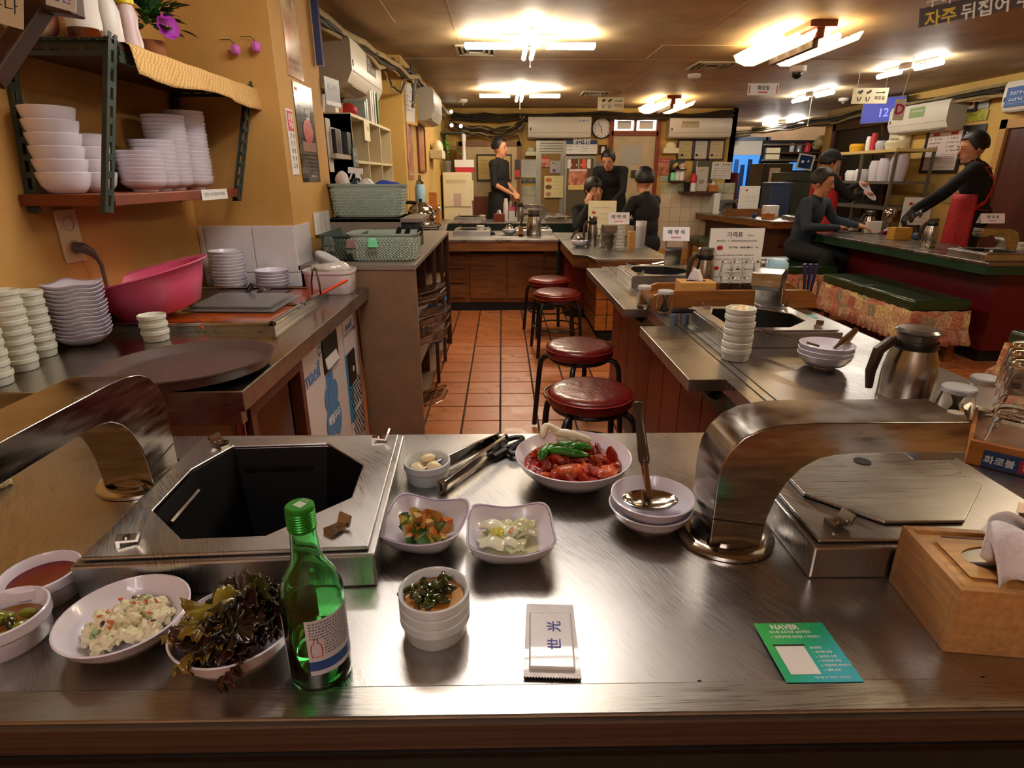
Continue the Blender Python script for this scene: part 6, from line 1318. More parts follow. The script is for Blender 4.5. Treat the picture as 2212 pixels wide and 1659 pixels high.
# three certificates, red poster, notices
for i, (x0, x1, c_) in enumerate(((1467, 1496, 'C8B878'), (1499, 1528, 'C9C4B4'), (1532, 1560, 'CFB98A'))):
    wboard('certificate', ['left framed certificate of the three, gold toned', 'middle framed certificate of the three, grey white', 'right framed certificate of the three, tan'][i], 'certificate', (x0, 304, x1, 343), YW-.012, mat(f'certificate_{i}', c_, .4), [('t', 0, .3, .5, .06, ink), ('t', 0, .1, .6, .04, inkg), ('t', 0, 0, .6, .04, inkg), ('t', 0, -.1, .6, .04, inkg), ('e', -.22, -.3, .2, .14, ink), ('t', .1, -.3, .3, .05, ink)], frame=woodd, fw=.02)
foodp = mat('cooked_meat_print', '8C3A26', .4, var=.6, vscale=14, col2='D89A78')
b = wboard('poster', 'red headed grilled meat poster right of the back door', 'poster', (1416, 342, 1451, 378), YW-.006, foodp, [('r', 0, .39, 1, .22, redpr), ('t', 0, .39, .8, .12, inkw)])
wboard('notice', 'pale strip notice under the red headed meat poster', 'notice', (1428, 381, 1449, 391), YW-.006, mat('teal_notice', '9AB8B4', .5), [('t', 0, 0, .8, .3, inkb)])
wboard('price_notice', 'white price notice near the end of the back wall', 'notice', (1539, 350, 1577, 387), YW-.006, paper, [('t', 0, .36, .8, .14, ink)]+[('t', -.1, .12-.14*i, .6, .06, ink) for i in range(5)]+[('t', .32, .12-.14*i, .2, .06, inkr) for i in range(4)])
for i, r in enumerate(((1134, 318, 1158, 337), (1432, 307, 1464, 332))):
    x, z, w_, h = wr(*r, YW-.08); t = thing('emergency_lamp_box', ['cream box with rounded lamp left of the silver cabinet', 'cream box with rounded lamp right of the back door'][i], 'lamp box', (x, YW-.01, z), 0)
    M().bb(-w_/2, w_/2, -.14, 0, -h/2, 0).build('box', ivory, t, smooth=0, bevel=.008); m = M(); m.sph((0, -.07, .02), w_*.32, 16, 10, (1.1, .8, .9)).build('bell_cover', ivory, t)
# tiles: white field and decorated border on the back wall
x, z, w_, h = wr(1428, 418, 1580, 520, YW); tz = z+h/2
k = 0
for i in range(7):
    for j in range(4):
        M().bb(x-w_/2+i*.155+.002, x-w_/2+i*.155+.153, -.008, 0, tz-(j+1)*.2+.002, tz-j*.2-.002).build('tile', wtilew, wb, loc=(0, YB, 0), smooth=0)
deco = mat('decorated_border_tile', 'A9AE8C', .3, var=.35, vscale=9, col2='D2CDB0')
for i in range(7): M().bb(x-w_/2+i*.155+.002, x-w_/2+i*.155+.153, -.009, 0, tz+.003, tz+.15).build('tile', deco, wb, loc=(0, YB, 0), smooth=0)
x2, z2, w2_, h2 = wr(1127, 402, 1160, 424, YW); M().bb(x2-w2_/2, x2+w2_/2, -.009, 0, z2-h2/2, z2+h2/2).build('tile', deco, wb, loc=(0, YB, 0), smooth=0)
for j in range(3): M().bb(x2-w2_/2, x2+w2_/2, -.008, 0, z2-h2/2-.2*(j+1)+.004, z2-h2/2-.2*j-.003).build('tile', wtilew, wb, loc=(0, YB, 0), smooth=0)
wboard('notice', 'cream framed text notice left of the silver cabinet', 'notice', (1127, 346, 1157, 382), YW-.006, paper, [('t', 0, .34-.12*i, .75, .05, inkg) for i in range(7)], frame=ivory, fw=.012)
wboard('notice', 'dark strip notice below the cream text notice', 'notice', (1126, 387, 1158, 395), YW-.006, mat('slate_print', '3E4A4A', .5), [('t', 0, .2, .9, .3, inkw), ('t', 0, -.25, .7, .25, inkw)])
# wall shelf with condiments on the tiles
x, z, w_, h = wr(1476, 414, 1553, 419, 8.75); t = thing('ledge_shelf', 'small brown ledge shelf on the white back wall tiles', 'shelf', (x, 8.88, z)); M().box((0, 0, 0), (w_, .2, .03)).build('board', woodd, t, smooth=0)
def simple(name, lab, cat, xp, yp, Y, parts, z=None):
    p = py(xp, yp, Y); return lathe_thing(name, lab, cat, (p.x, Y, p.z if z is None else z), parts)
zs = z+.016
simple('dispenser', 'dark slanted dispenser at the left end of the ledge shelf', 'dispenser', 1484, 400, 8.86, [('body', [(.0005, 0), (.04, 0), (.05, .13), (.0005, .13)], black)], zs)
simple('white_bottle', 'white and pink bottle on the ledge shelf', 'bottle', 1497, 400, 8.86, [('body', [(.0005, 0), (.045, 0), (.045, .16), (.0005, .16)], whitep), ('cap', [(.046, .12), (.046, .2), (.02, .25), (.0005, .25)], redpr)], zs)
t = board('menu_sheet', 'grey menu sheet standing on the ledge shelf', 'menu', (py(1515, 395, 8.86).x, 8.86, zs+.17), .17, .33, mat('grey_sheet', 'B5B0A4', .6), [('t', 0, .35, .6, .05, ink), ('e', 0, -.1, .5, .2, inkg)])
c = py(1541, 400, 8.86); tissue_box(c.x, 8.86, zs, 'orange tissue box at the right end of the ledge shelf', woodo, .13, .09, .09)
# hanging shelf niche with small goods between poster and certificates
x, z, w_, h = wr(1450, 346, 1478, 393, YW-.08); t = thing('goods_shelf', 'small dark wall rack of bottles and bags beside the red poster', 'shelf', (x, YW-.005, z)); M().bb(-w_/2, w_/2, -.15, 0, -h/2, -h/2+.02).build('board', woodd, t, smooth=0); M().bb(-w_/2, w_/2, -.15, 0, h*.05, h*.05+.015).build('board', woodd, t, smooth=0); M().bb(-w_/2, w_/2, -.008, 0, -h/2, h/2).build('back', greymet, t, smooth=0)
for i, (dx, mt, hh, nm) in enumerate(((-.3, mint, .09, 'mint tub'), (0, whitep, .13, 'white carton'), (.3, whitep, .16, 'tall white bottle'))): lathe_thing('container', f'{nm} on the lower board of the small dark rack', 'container', (x+dx*w_, YW-.08, z-h/2+.021), [('body', [(.0005, 0), (.035, 0), (.035, hh), (.02, hh+.02), (.0005, hh+.02)], mt)])
for i, (dx, mt, nm) in enumerate(((-.2, mat('yellow_pack', 'D8B45A', .5), 'yellow pack'), (.25, mat('pink_pack', 'D8A8A0', .5), 'pink pack'))): 
    m = M(); blob(m, (0, 0, .04), .045, (1.2, .7, .8), jit=.2); t = thing('pack', f'{nm} on the upper board of the small dark rack', 'pack', (x+dx*w_, YW-.08, z+h*.05+.017)); m.build('pack', mt, t, sub=1)
wboard('mirror_panel', 'tall grey green mirror panel below the certificates', 'panel', (1497, 347, 1538, 395), YW-.004, mat('grey_green_mirror', '6E7464', .2, .6), [('r', -.3, 0, .03, 1, inkw)])
# silver cabinet and drink fridge
silv = mat('silver_cabinet', '9A968A', .35, .5, var=.08); dkgl = mat('fridge_glass', '6A604E', .12, .2, coat=.5)
t = thing('shutter_cabinet', 'silver framed cabinet with roller shutter top on the back wall', 'cabinet', (wr(1163, 300, 1217, 440, 8.7)[0], 8.80, 0)); w_ = wr(1163, 300, 1217, 440, 8.7)[2]; zt_ = py(1190, 303, 8.7).z
M().bb(-w_/2, w_/2, 0, .18, 0, zt_).build('cabinet', silv, t, smooth=0)
for sx_ in (-1, 1): M().bb(sx_*w_/2-.025, sx_*w_/2+.025, -.02, 0, 0, zt_).build('side_post', silv, t, smooth=0)
for k in range(4): M().bb(-w_/2+.02, w_/2-.02, -.02, .002, zt_-.035*(k+1)+.003, zt_-.035*k).build('shutter_slat', silv, t, smooth=0, bevel=.003)
M().bb(-w_/2+.05, w_/2-.05, -.006, 0, .7, zt_-.17).build('glass_front', mat('amber_reflection_glass', '8A7040', .12, .1, coat=.6), t, smooth=0)
wboard('poster', 'dark red meat photo poster on the silver cabinet glass', 'poster', (1170, 339, 1187, 361), 8.775, foodp, [('r', 0, .4, 1, .18, redpr)])
wboard('poster', 'grey white event poster on the silver cabinet glass', 'poster', (1188, 347, 1211, 374), 8.776, mat('pale_grey_poster', 'A6A2A0', .5), [('e', -.2, .3, .14, .12, ink), ('e', .1, .2, .14, .12, inkg), ('e', -.1, -.3, .3, .26, mat('purple_print', '4A3A5C', .5))])
wboard('menu_poster', 'cream food menu poster with three round dishes', 'poster', (1176, 380, 1216, 428), 8.772, mat('cream_poster', 'D8CE96', .5), [('e', -.27, .32, .34, .2, mat('orange_dish', 'B86A34', .5)), ('e', -.27, .0, .34, .22, mat('brown_dish', '6A3420', .5)), ('e', -.27, -.32, .3, .2, mat('pink_dish', 'B07068', .5))]+[('t', .22, .42-.17*i, .4, .06, inkg) for i in range(5)]+[('r', 0, -.49, .9, .03, ink)])
x, z, w_, h = wr(1222, 337, 1284, 460, 8.6); t = thing('drink_fridge', 'glass fronted drink fridge behind the seated woman', 'fridge', (x, 8.70, 0)); zt_ = z+h/2
M().bb(-w_/2, w_/2, 0, .27, 0, zt_).build('cabinet', silv, t, smooth=0); M().bb(-w_/2+.03, w_/2-.03, -.006, 0, .3, zt_-.03).build('glass_door', dkgl, t, smooth=0)
for sx_ in (-1, 1): M().bb(sx_*(w_/2-.015)-.015, sx_*(w_/2-.015)+.015, -.02, 0, .2, zt_).build('door_rail', silv, t, smooth=0)
for i in range(5): M().cyl((-w_*.36+i*w_*.16, .0, zt_-.16), .03, .12, 12).build('bottle_row', [whitep, woodr, chrome, orange, whitep][i], t)
b = wboard('poster', 'meat poster with white hangul heading on the drink fridge', 'poster', (1229, 355, 1267, 410), 8.69, foodp, [('r', 0, .41, 1, .16, mat('maroon_print', '6A2020', .5)), ('r', 0, .27, .9, .06, paper), ('r', 0, -.4, 1, .2, mat('yellow_print', 'D2B868', .5))])
text('매운우한대창', .042, b, upT(0, .155, -.005), inkw, bold=.02, ext=.0003)
wboard('clear_folder', 'grey plastic folder with white print under the small picture', 'folder', (1278, 350, 1312, 379), YW-.01, mat('folder_grey', '9A948A', .3), [('t', -.3, .3, .3, .12, inkw), ('t', -.3, .05, .25, .1, inkw)])
# screen wall behind the standing waiter
x, z, w_, h = wr(990, 305, 1124, 468, 8.5); t = thing('screen_panel', 'beige service hatch panel with brown wood lower half', 'panel', (x, 8.55, 0)); zt_ = z+h/2
M().bb(-w_/2, w_/2, 0, .1, .0, .93).build('lower_board', mat('red_brown_board', '7A3C1E', .5, var=.12), t, smooth=0); M().bb(-w_/2, w_/2, .01, .1, .93, zt_).build('beige_board', mat('beige_board', 'B9A178', .6, var=.1), t, smooth=0)
M().bb(-w_/2, w_/2, -.01, .1, zt_-.06, zt_).bb(-w_/2-.03, -w_/2+.05, -.01, .1, 0, zt_).bb(w_/2-.05, w_/2, -.01, .1, 0, zt_).build('wood_frame', mat('brown_frame_wood', '6E4420', .5), t, smooth=0)
wboard('menu_board', 'cream menu board in a dark frame behind the standing waiter', 'menu', (1032, 336, 1103, 388), 8.54, mat('yellow_cream', 'C9AE68', .6), [('t', -.3+.3*i, .3-.17*j, .22, .07, mat('tan_ink', 'A88A48', .6)) for i in range(3) for j in range(4)], frame=ink, fw=.018)
wboard('poster', 'narrow dark and red poster at the right end of the hatch panel', 'poster', (1112, 345, 1123, 385), 8.53, mat('dark_print', '2A2030', .5), [('r', 0, -.25, .9, .4, redpr)])
# ivory water dispenser
x, z, w_, h = wr(954, 372, 1020, 447, 7.95); t = thing('water_dispenser', 'ivory water dispenser cabinet at the back left corner', 'dispenser', (x, 8.0, 0)); zt_ = z+h/2
M().bb(-w_/2, w_/2, 0, .35, .0, zt_).build('cabinet', ivory, t, smooth=0, bevel=.02); M().bb(-w_/2+.01, w_/2-.01, -.012, 0, z-h/2, zt_-.01).build('door', ivory, t, smooth=0, bevel=.008)
M().bb(-w_*.38, w_*.3, -.015, -.012, zt_-.13, zt_-.09).build('name_strip', mat('strip_beige', 'C2B894', .5), t, smooth=0); M().bb(-w_*.12, w_*.13, -.016, -.012, zt_-.42, zt_-.26).build('sticker', mat('pink_sticker', 'BFA6A0', .5), t, smooth=0); M().bb(w_/2-.01, w_/2+.02, -.01, .02, zt_-.35, zt_-.1).build('side_handle', ivory, t, smooth=0)
t = thing('red_white_box', 'white box with red band on the water dispenser', 'box', (x+.1, 8.12, zt_+.001)); M().bb(-.12, .12, -.08, .08, 0, .06).build('red_band', redpr, t, smooth=0); M().bb(-.13, .12, -.08, .08, .06, .15).build('lid', whitep, t, smooth=0)
simple('white_rod', 'tall white rod bottle standing on the red banded box', 'bottle', 1003, 350, 8.12, [('rod', [(.0005, 0), (.025, 0), (.02, .18), (.03, .26), (.03, .3), (.0005, .32)], whitep)], zt_+.152)
t = thing('hanging_plant', 'artificial green vine in a clear vase on the dispenser', 'plant', (x-.12, 8.1, zt_+.001)); M().lathe([(.04, 0), (.045, .14), (.04, .14), (.036, .005)], 16).build('vase', clearp, t); leaves(t, 40, (0, 0, .25), .16, .07, .02, mat('bright_vine', '5AA030', .5), 1.2, sd=9)
x, z, w_, h = wr(964, 284, 998, 318, 8.3); t = thing('corner_bracket_shelf', 'dark bracket shelf in the back left corner with small lights', 'shelf', (-.62, 8.35, py(980, 286, 8.35).z)); M().bb(-.17, .15, -.12, .12, -.02, 0).build('board', greymet, t, smooth=0); M().tube([(-.14, -.1, -.02), (-.14, .1, -.02), (-.14, .1, -.25), (-.14, -.08, -.04)], .012, 6).build('bracket', greymet, t)
m = M(); blob(m, (-.04, 0, .06), .06, (.8, .8, 1), jit=.3); m.build('ornament', mat('red_brown_ornament', '5A2A20', .4, var=.4), t, sub=1)
for i, (a, b) in enumerate(((-.03, .24), (-.03, .08), (.09, .07))): m = M(); m.sph((a, -.08, b), .022, 10, 8); m.build('light_bulb', mat('small_bulb', (1, .95, .85), .3, emit=9, ecol=(1, .93, .8)), t)
# wall boards on the left rear wall
aircon('air conditioner on the left wall above the cube shelf', (-1.118, 4.42, 1.86), .95, .29, .22, pi/2, [('r', .12, .2, .3, .42, mat('brown_notice', '4A403A', .4)), ('t', .12, .26, .24, .12, inkw), ('t', .12, .1, .24, .1, paperw)])
aircon('small farther air conditioner on the left wall beyond the pillar', (-.797, 6.05, 1.80), .75, .27, .2, pi/2)
board('framed_chart', 'gold framed white chart leaning out above the meat poster', 'picture', (-.793, 5.42, 1.78), .28, .30, paper, [('t', 0, .3-.12*i, .7, .04, inkg) for i in range(5)], rz=pi/2-.3, frame=mat('gold_frame', 'C89A2E', .3, .7), fw=.018)
board('poster', 'tall grilled meat poster on the left wall below the gold frame', 'poster', (-.795, 5.45, 1.40), .30, .46, foodp, [('t', 0, -.4, .7, .05, inkw)], rz=pi/2)
board('framed_picture', 'brown framed poster on the left wall beyond the meat poster', 'picture', (-.795, 6.2, 1.45), .5, .4, mat('tan_poster', 'B98A44', .5), [('r', .0, -.1, .5, .5, foodp)], rz=pi/2, frame=woodr)
t = thing('emergency_lamp_box', 'cream bell lamp box on the left wall above the blue bottle', 'lamp box', (-.795, 7.1, py(945, 325, 7.1).z), pi/2); M().bb(-.18, .18, -.14, 0, -.09, 0).build('box', ivory, t, smooth=0, bevel=.008); m = M(); m.sph((0, -.07, .03), .09, 16, 10, (1.1, .7, .9)).build('bell_cover', ivory, t)
# cube shelf by the left wall
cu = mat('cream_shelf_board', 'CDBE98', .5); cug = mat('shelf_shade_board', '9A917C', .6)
t = thing('cube_shelf', 'cream open cube shelf with nine compartments on the left wall', 'shelf', (-1.115, 4.25, 1.03)); d_ = .26; L_ = 1.25; H_ = .50
for i in range(4): M().bb(0, d_, -L_/2+i*L_/3-.008, -L_/2+i*L_/3+.008, 0, H_).build('side_board', cu, t, smooth=0)
for j in range(3): M().bb(0, d_, -L_/2, L_/2, j*H_/2-.008, j*H_/2+.008).build('shelf_board', cu, t, smooth=0)
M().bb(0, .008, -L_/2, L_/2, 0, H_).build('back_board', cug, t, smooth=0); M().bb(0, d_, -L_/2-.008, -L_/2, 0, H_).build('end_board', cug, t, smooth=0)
zc = 1.03+H_+.01
board('doily', 'scalloped lace doily hanging from the cube shelf top', 'doily', (-.852, 4.02, zc-.07), .16, .12, paperw, [('t', 0, .1, .6, .2, inkg)], rz=pi/2, th=.002)
def potp(name, lab, p_, r_, h, mt, n, lf, sd): 
    t = thing(name, lab, 'potted plant', p_); M().lathe([(.0005, 0), (r_*.8, 0), (r_, h), (r_*.9, h), (r_*.8, h*.8), (.0005, h*.8)], 20).build('pot', mt, t); leaves(t, n, (0, 0, h), .05, .07, .014, lf, 1.0, sd=sd); return t
potp('potted_plant', 'white boxed leafy plant beside the air conditioner', (-1.0, 3.45, 1.52), .06, .09, whitep, 44, leaf, 11)
potp('potted_plant', 'small orange pot of greens on the cube shelf', (-.98, 3.83, zc), .035, .06, mat('orange_pot', 'C06A2A', .5), 18, leafd, 12)
t = thing('ceramic_house', 'white ceramic house ornament beside the orange pot', 'ornament', (-.98, 3.70, zc)); M().bb(-.035, .035, -.035, .035, 0, .08).box((0, 0, .095), (.07, .07, .03), taper=.3).cyl((0, 0, .1), .012, .04, 10).build('ornament', paper, t, smooth=0, bevel=.003)
t = thing('red_pouch', 'red crumpled pouch on the cube shelf top', 'pouch', (-.98, 4.12, zc)); m = M(); blob(m, (0, 0, .05), .055, (1, .8, 1), jit=.2); m.build('pouch', redpr, t, sub=1)
for i, (y, h, c_, lab) in enumerate(((4.30, .13, '8FA6A0', 'pale teal book'), (4.36, .15, 'C8BEB4', 'grey white book'), (4.50, .22, 'D8D0C4', 'tall cream magazine'), (4.56, .24, 'CFC4B8', 'tall beige magazine'), (4.64, .26, 'B8B0B0', 'magazine with brown photo'), (4.74, .34, '3E7A4A', 'green topped tall catalogue'))):
    t = thing('magazine', lab+' standing on the cube shelf top', 'magazine', (-1.0, y, zc), 0, 'magazines on the cube shelf'); M().bb(-.09, .09, -.02, .02, 0, h).build('book', mat(f'magazine_cover_{i}', c_, .4, var=.2, vscale=12), t, smooth=0)
# second shelf unit with grey device, board signs close to the near pillar
t = thing('grey_shelf', 'grey ledge shelf with a printer on brackets beside the pillar', 'shelf', (-1.115, 3.48, 1.30)); M().bb(0, .25, -.2, .2, -.012, .012).build('board', cug, t, smooth=0); M().bb(0, .03, -.25, -.2, -.2, .35).build('side_panel', mat('grey_side', 'A79F92', .5), t, smooth=0)
t = thing('printer', 'grey receipt printer on the grey ledge shelf', 'printer', (-.98, 3.42, 1.313)); M().bb(-.09, .09, -.10, .10, 0, .13).build('body', mat('printer_grey', 'B2AAA0', .5), t, smooth=0, bevel=.008); M().bb(.09, .11, -.10, .0, 0, .12).build('front', black, t, smooth=0)
t = thing('black_box', 'black box with grey label next to the printer', 'box', (-.97, 3.60, 1.313)); M().bb(-.09, .11, -.07, .07, 0, .12).build('box', mat('graphite', '2A2D2E', .4), t, smooth=0, bevel=.004)
b = board('hanging_card', 'grey hanging card sign with white letters above the plant', 'sign', (-.86, 3.30, 1.60), .16, .13, mat('silver_card', '8C8A8E', .4), [('r', 0, -.4, 1, .14, inkw)], rz=pi/2-.2); text('사용금지', .03, b, upT(0, .02, -.003), inkw, bold=.02, ext=.0002)
board('grey_notice', 'grey notice hanging below the printer shelf', 'notice', (-.855, 3.66, 1.30), .12, .1, mat('grey_card', '6A6E6A', .4), [('t', 0, .2, .8, .2, inkw), ('t', 0, -.15, .6, .15, inkw)], rz=pi/2)
t = thing('television', 'dark blue edged television hung on the pillar side', 'television', (-.885, 3.17, 1.95), 0); M().bb(0, .03, -.015, .015, -.25, .15).build('screen_edge', mat('blue_glass', '22386A', .15, coat=.6), t, smooth=0)
board('paper_stack', 'white hanging papers beside the pillar edge', 'paper', (-.90, 3.30, 1.35), .08, .26, mat('aged_paper', 'B8B0A0', .6), rz=pi/2)
# ================================================================ CABLES
def cables(name, lab, pts, n, sp, r=(.008, .018), seed=1, cat='cables'):
    rr = random.Random(seed); pts = [V(p) for p in pts]; t = thing(name, lab, cat, pts[0])
    for i in range(n):
        off = V((0, rr.uniform(-sp, sp), rr.uniform(-sp, sp))) if abs((pts[-1]-pts[0]).x) > abs((pts[-1]-pts[0]).y) else V((rr.uniform(-sp, sp), 0, rr.uniform(-sp, sp)))
        P_ = []
        for k in range(len(pts)-1):
            for q in range(4):
                u = q/4; P_.append(pts[k].lerp(pts[k+1], u)-pts[0]+off+V((0, 0, -sp*.9*sin(u*pi)*rr.uniform(0, 1)))+V((rr.uniform(-1, 1), rr.uniform(-1, 1), rr.uniform(-1, 1)))*.008)
        P_.append(pts[-1]-pts[0]+off); M().tube(P_, rr.uniform(*r), 6).build('cable', rr.choice([conduit, conduit, conduitl]), t)
    return t
cables('cable_bundle', 'dark cables sagging along the top of the back wall', [(-.7, 8.88, 1.98), (.2, 8.88, 1.97), (1.4, 8.88, 2.0), (2.4, 8.88, 1.98), (3.25, 8.88, 2.02)], 8, .045)
cables('cable_bundle', 'dark cables looping above the hatch panel in the back left corner', [(-.72, 8.8, 1.86), (-.3, 8.8, 1.80), (.1, 8.8, 1.78), (.32, 8.8, 1.93)], 7, .07, seed=2)
cables('cable_bundle', 'cables and pipes leading along the ceiling over the left air conditioner', [(-.98, 3.5, 2.03), (-.9, 4.3, 2.03), (-.80, 5.0, 2.01), (-.72, 5.4, 2.0), (-.72, 6.4, 1.99), (-.72, 8.7, 2.0)], 8, .05, (.01, .02), 3)
cables('cable_bundle', 'thin dark cable looping down beside the left air conditioner', [(-.88, 4.95, 1.97), (-.85, 5.05, 1.85), (-.8, 5.15, 1.82), (-.74, 5.2, 1.98)], 2, .01, (.006, .009), 4)
cables('cable_bundle', 'vertical cables running down the corner by the gold framed chart', [(-.74, 5.3, 2.03), (-.72, 5.32, 1.9), (-.74, 5.3, 1.75)], 4, .03, (.008, .014), 5)
cables('cable_bundle', 'vertical pipes hanging beside the back wall air conditioner', [(.27, 8.86, 2.0), (.24, 8.86, 1.8), (.28, 8.86, 1.62)], 4, .02, (.01, .016), 6)
cables('cable_bundle', 'cable run along the ceiling edge of the right wall', [(4.70, 11.8, 2.0), (4.70, 9.5, 1.96), (4.66, 8, 1.98), (4.66, 6.5, 1.95), (4.68, 5, 1.99), (4.68, 3.6, 1.97)], 10, .06, (.01, .02), 7)
cables('cable_bundle', 'cables crossing the deep rear room above the doorway', [(3.4, 11.6, 1.98), (3.9, 11.6, 1.92), (4.6, 11.6, 1.95)], 6, .05, (.01, .02), 8)
# ================================================================ CEILING FITTINGS
def detector(xp, yp, lab, dome=False):
    p = pz(xp, yp, ZC-.03); t = thing('smoke_detector' if not dome else 'camera_dome', lab, 'detector' if not dome else 'camera', (p.x, p.y, ZC)); M().lathe([(.0005, 0), (.06, 0), (.06, -.02), (.045, -.035), (.0005, -.04)] if not dome else [(.0005, 0), (.07, 0), (.07, -.04), (.055, -.05), (.0005, -.05)], 24).build('base', whitep, t)
    m = M(); m.sph((0, 0, -.045 if not dome else -.055), .022 if not dome else .045, 14, 8); m.build('sensor', inkg if not dome else black, t)
detector(1000, 221, 'white smoke detector near the back left of the ceiling'); detector(1499, 168, 'white smoke detector beside the ceiling vent'); detector(1723, 152, 'black glass dome camera on the ceiling', True); detector(1822, 218, 'white smoke detector near the hanging yellow sign')
def vent(xp, yp, w_, d_, lab):
    p = pz(xp, yp, ZC-.01); t = thing('ceiling_vent', lab, 'vent', (p.x, p.y, ZC)); m = M()
    for k in (1, .72, .44): 
        for s_ in (-1, 1): m.box((s_*w_/2*k, 0, -.008), (.018, d_*k, .014)); m.box((0, s_*d_/2*k, -.008), (w_*k, .018, .014))
    m.build('vent_frame', mat('vent_tan', 'A79B80', .5), t, smooth=0); M().box((0, 0, -.002), (w_*.95, d_*.95, .003)).build('vent_shadow', blackm, t, smooth=0)
vent(1028, 110, .28, .35, 'square ceiling vent left of the nearer cross lamp'); vent(1537, 143, .32, .35, 'square ceiling vent between the glass lamp and aisle'); vent(1286, 202, .3, .3, 'square ceiling vent before the hanging restroom sign')
def hang(xp0, yp0, xp1, yp1, Y, lab, base, rz=0, kind=0):
    x, z, w_, h = wr(xp0, yp0, xp1, yp1, Y); b = board('hanging_sign', lab, 'sign', (x, Y, z), w_, h, base, rz=rz, th=.006)
    for sx_ in (-1, 1): M().tube([(sx_*w_*.4, 0, h/2), (sx_*w_*.4, 0, ZC-z)], .002, 4).build('hanging_wire', inkg, b)
    if kind == 0:
        m = M()
        for i, cx in enumerate((-.30, -.06)): 
            m.box((w_*cx, -.005, h*.22), (w_*.1, .001, h*.14), ry=.4-.8*i); m.sph((w_*(cx+.05), -.005, h*.3), h*.08, 8, 6, (1, .2, 1)); m.box((w_*cx-.01, -.005, -h*.2), (w_*.02, .001, h*.3), ry=-.3); m.box((w_*cx+.012, -.005, -h*.2), (w_*.02, .001, h*.3), ry=.3)
        m.box((w_*.28, -.005, h*.2), (w_*.26, .001, h*.05)); m.box((w_*.38, -.005, h*.23), (w_*.07, .001, h*.05), ry=.6); m.build('pictogram', ink, b, smooth=0, recalc=False); text('화장실', h*.26, b, upT(w_*.28, -h*.15, -.005), ink, ext=.0003)
    else: text('화장실', h*.42, b, upT(0, h*.1, -.005), ink, bold=.015, ext=.0003); printed([('r', 0, -h*.25, w_*.3, h*.1, inkr), ('r', -w_*.45, 0, w_*.03, h*.7, inkr), ('r', w_*.45, 0, w_*.03, h*.7, inkr)], b, -.0045)
    return b
hang(1292, 210, 1347, 238, 7.2, 'hanging cream restroom arrow sign over the aisle end', ivory); hang(1617, 180, 1680, 206, 6.6, 'hanging white octagonal restroom sign with red arrow', whitep, kind=1); hang(1846, 190, 1912, 224, 5.6, 'hanging cream restroom arrow sign before the television', ivory, rz=-.1)
b = wboard('ceiling_banner', 'dark banner with yellow and white hangul at the top right', 'banner', (2010, -14, 2260, 30), 3.2, mat('dark_banner', '3E2E34', .5)); b.rotation_euler = (0, R(-9), -.25)
text('자주', .075, b, upT(-.20, -.02, -.004), mat('yellow_ink', 'E8C84A', .5), bold=.02, ext=.0004); text('뒤집어 주세요', .075, b, upT(.10, -.02, -.004), inkw, bold=.02, ext=.0004); text('구이', .06, b, upT(-.21, .06, -.004), inkw, bold=.02, ext=.0004)
c = py(1943, 237, 5.2); t = thing('letter_card', 'white card with magenta letter D hanging on a cord', 'sign', (c.x, 5.2, c.z)); M().box((0, 0, 0), (.09, .003, .16)).build('card', whitep, t, smooth=0); text('D', .11, t, upT(0, 0, -.002), mat('magenta_ink', 'C0246A', .5), bold=.02, ext=.0003); M().tube([(0, 0, .08), (.01, 0, .15), (.03, 0, ZC-c.z)], .003, 5).build('cord', ivory, t)
# ================================================================ DEEP ROOM AND RIGHT WALL
def dr(x0, y0, x1, y1, Y): return wr(x0, y0, x1, y1, Y)
x, z, w_, h = dr(1584, 296, 1640, 452, 12.1); t = struct(thing('door_2', 'grey framed doorway lit deep blue from outside', 'door', (x, 12.18, 0))); zt_ = z+h/2
bl = mat('blue_dusk_light', (.05, .3, .9), .5, emit=.5, ecol=(.06, .3, .8))
M().bb(-w_/2, w_/2, -.01, 0, 0, zt_).build('blue_opening', bl, t, smooth=0)
for sx_ in (-1, 1): M().bb(sx_*w_/2-.05, sx_*w_/2+.05, -.07, 0, 0, zt_).build('door_frame', mat('blue_grey_frame', '5A6A80', .4, .4), t, smooth=0)
M().bb(-w_/2, w_/2, -.07, 0, zt_-.06, zt_).build('door_frame', MT['blue_grey_frame'], t, smooth=0); M().bb(-w_/2+.05, w_/2-.05, -.03, -.01, zt_-.32, zt_-.06).build('blind', mat('white_blind', 'D8D2C8', .6), t, smooth=0)
for k, (a, c_) in enumerate(((-.3, '2A5FA8'), (-.12, '123A70'), (.08, '0D2A50'), (.25, '3A86D8'), (.38, '1A4480'))): M().bb(a*w_-.03, a*w_+.05, -.03, -.012, .1, zt_-.4-.1*(k % 2)).build('plastic_strip', mat(f'blue_strip_{k}', c_, .3, emit=.12, ecol=hexc(c_)), t, smooth=0)
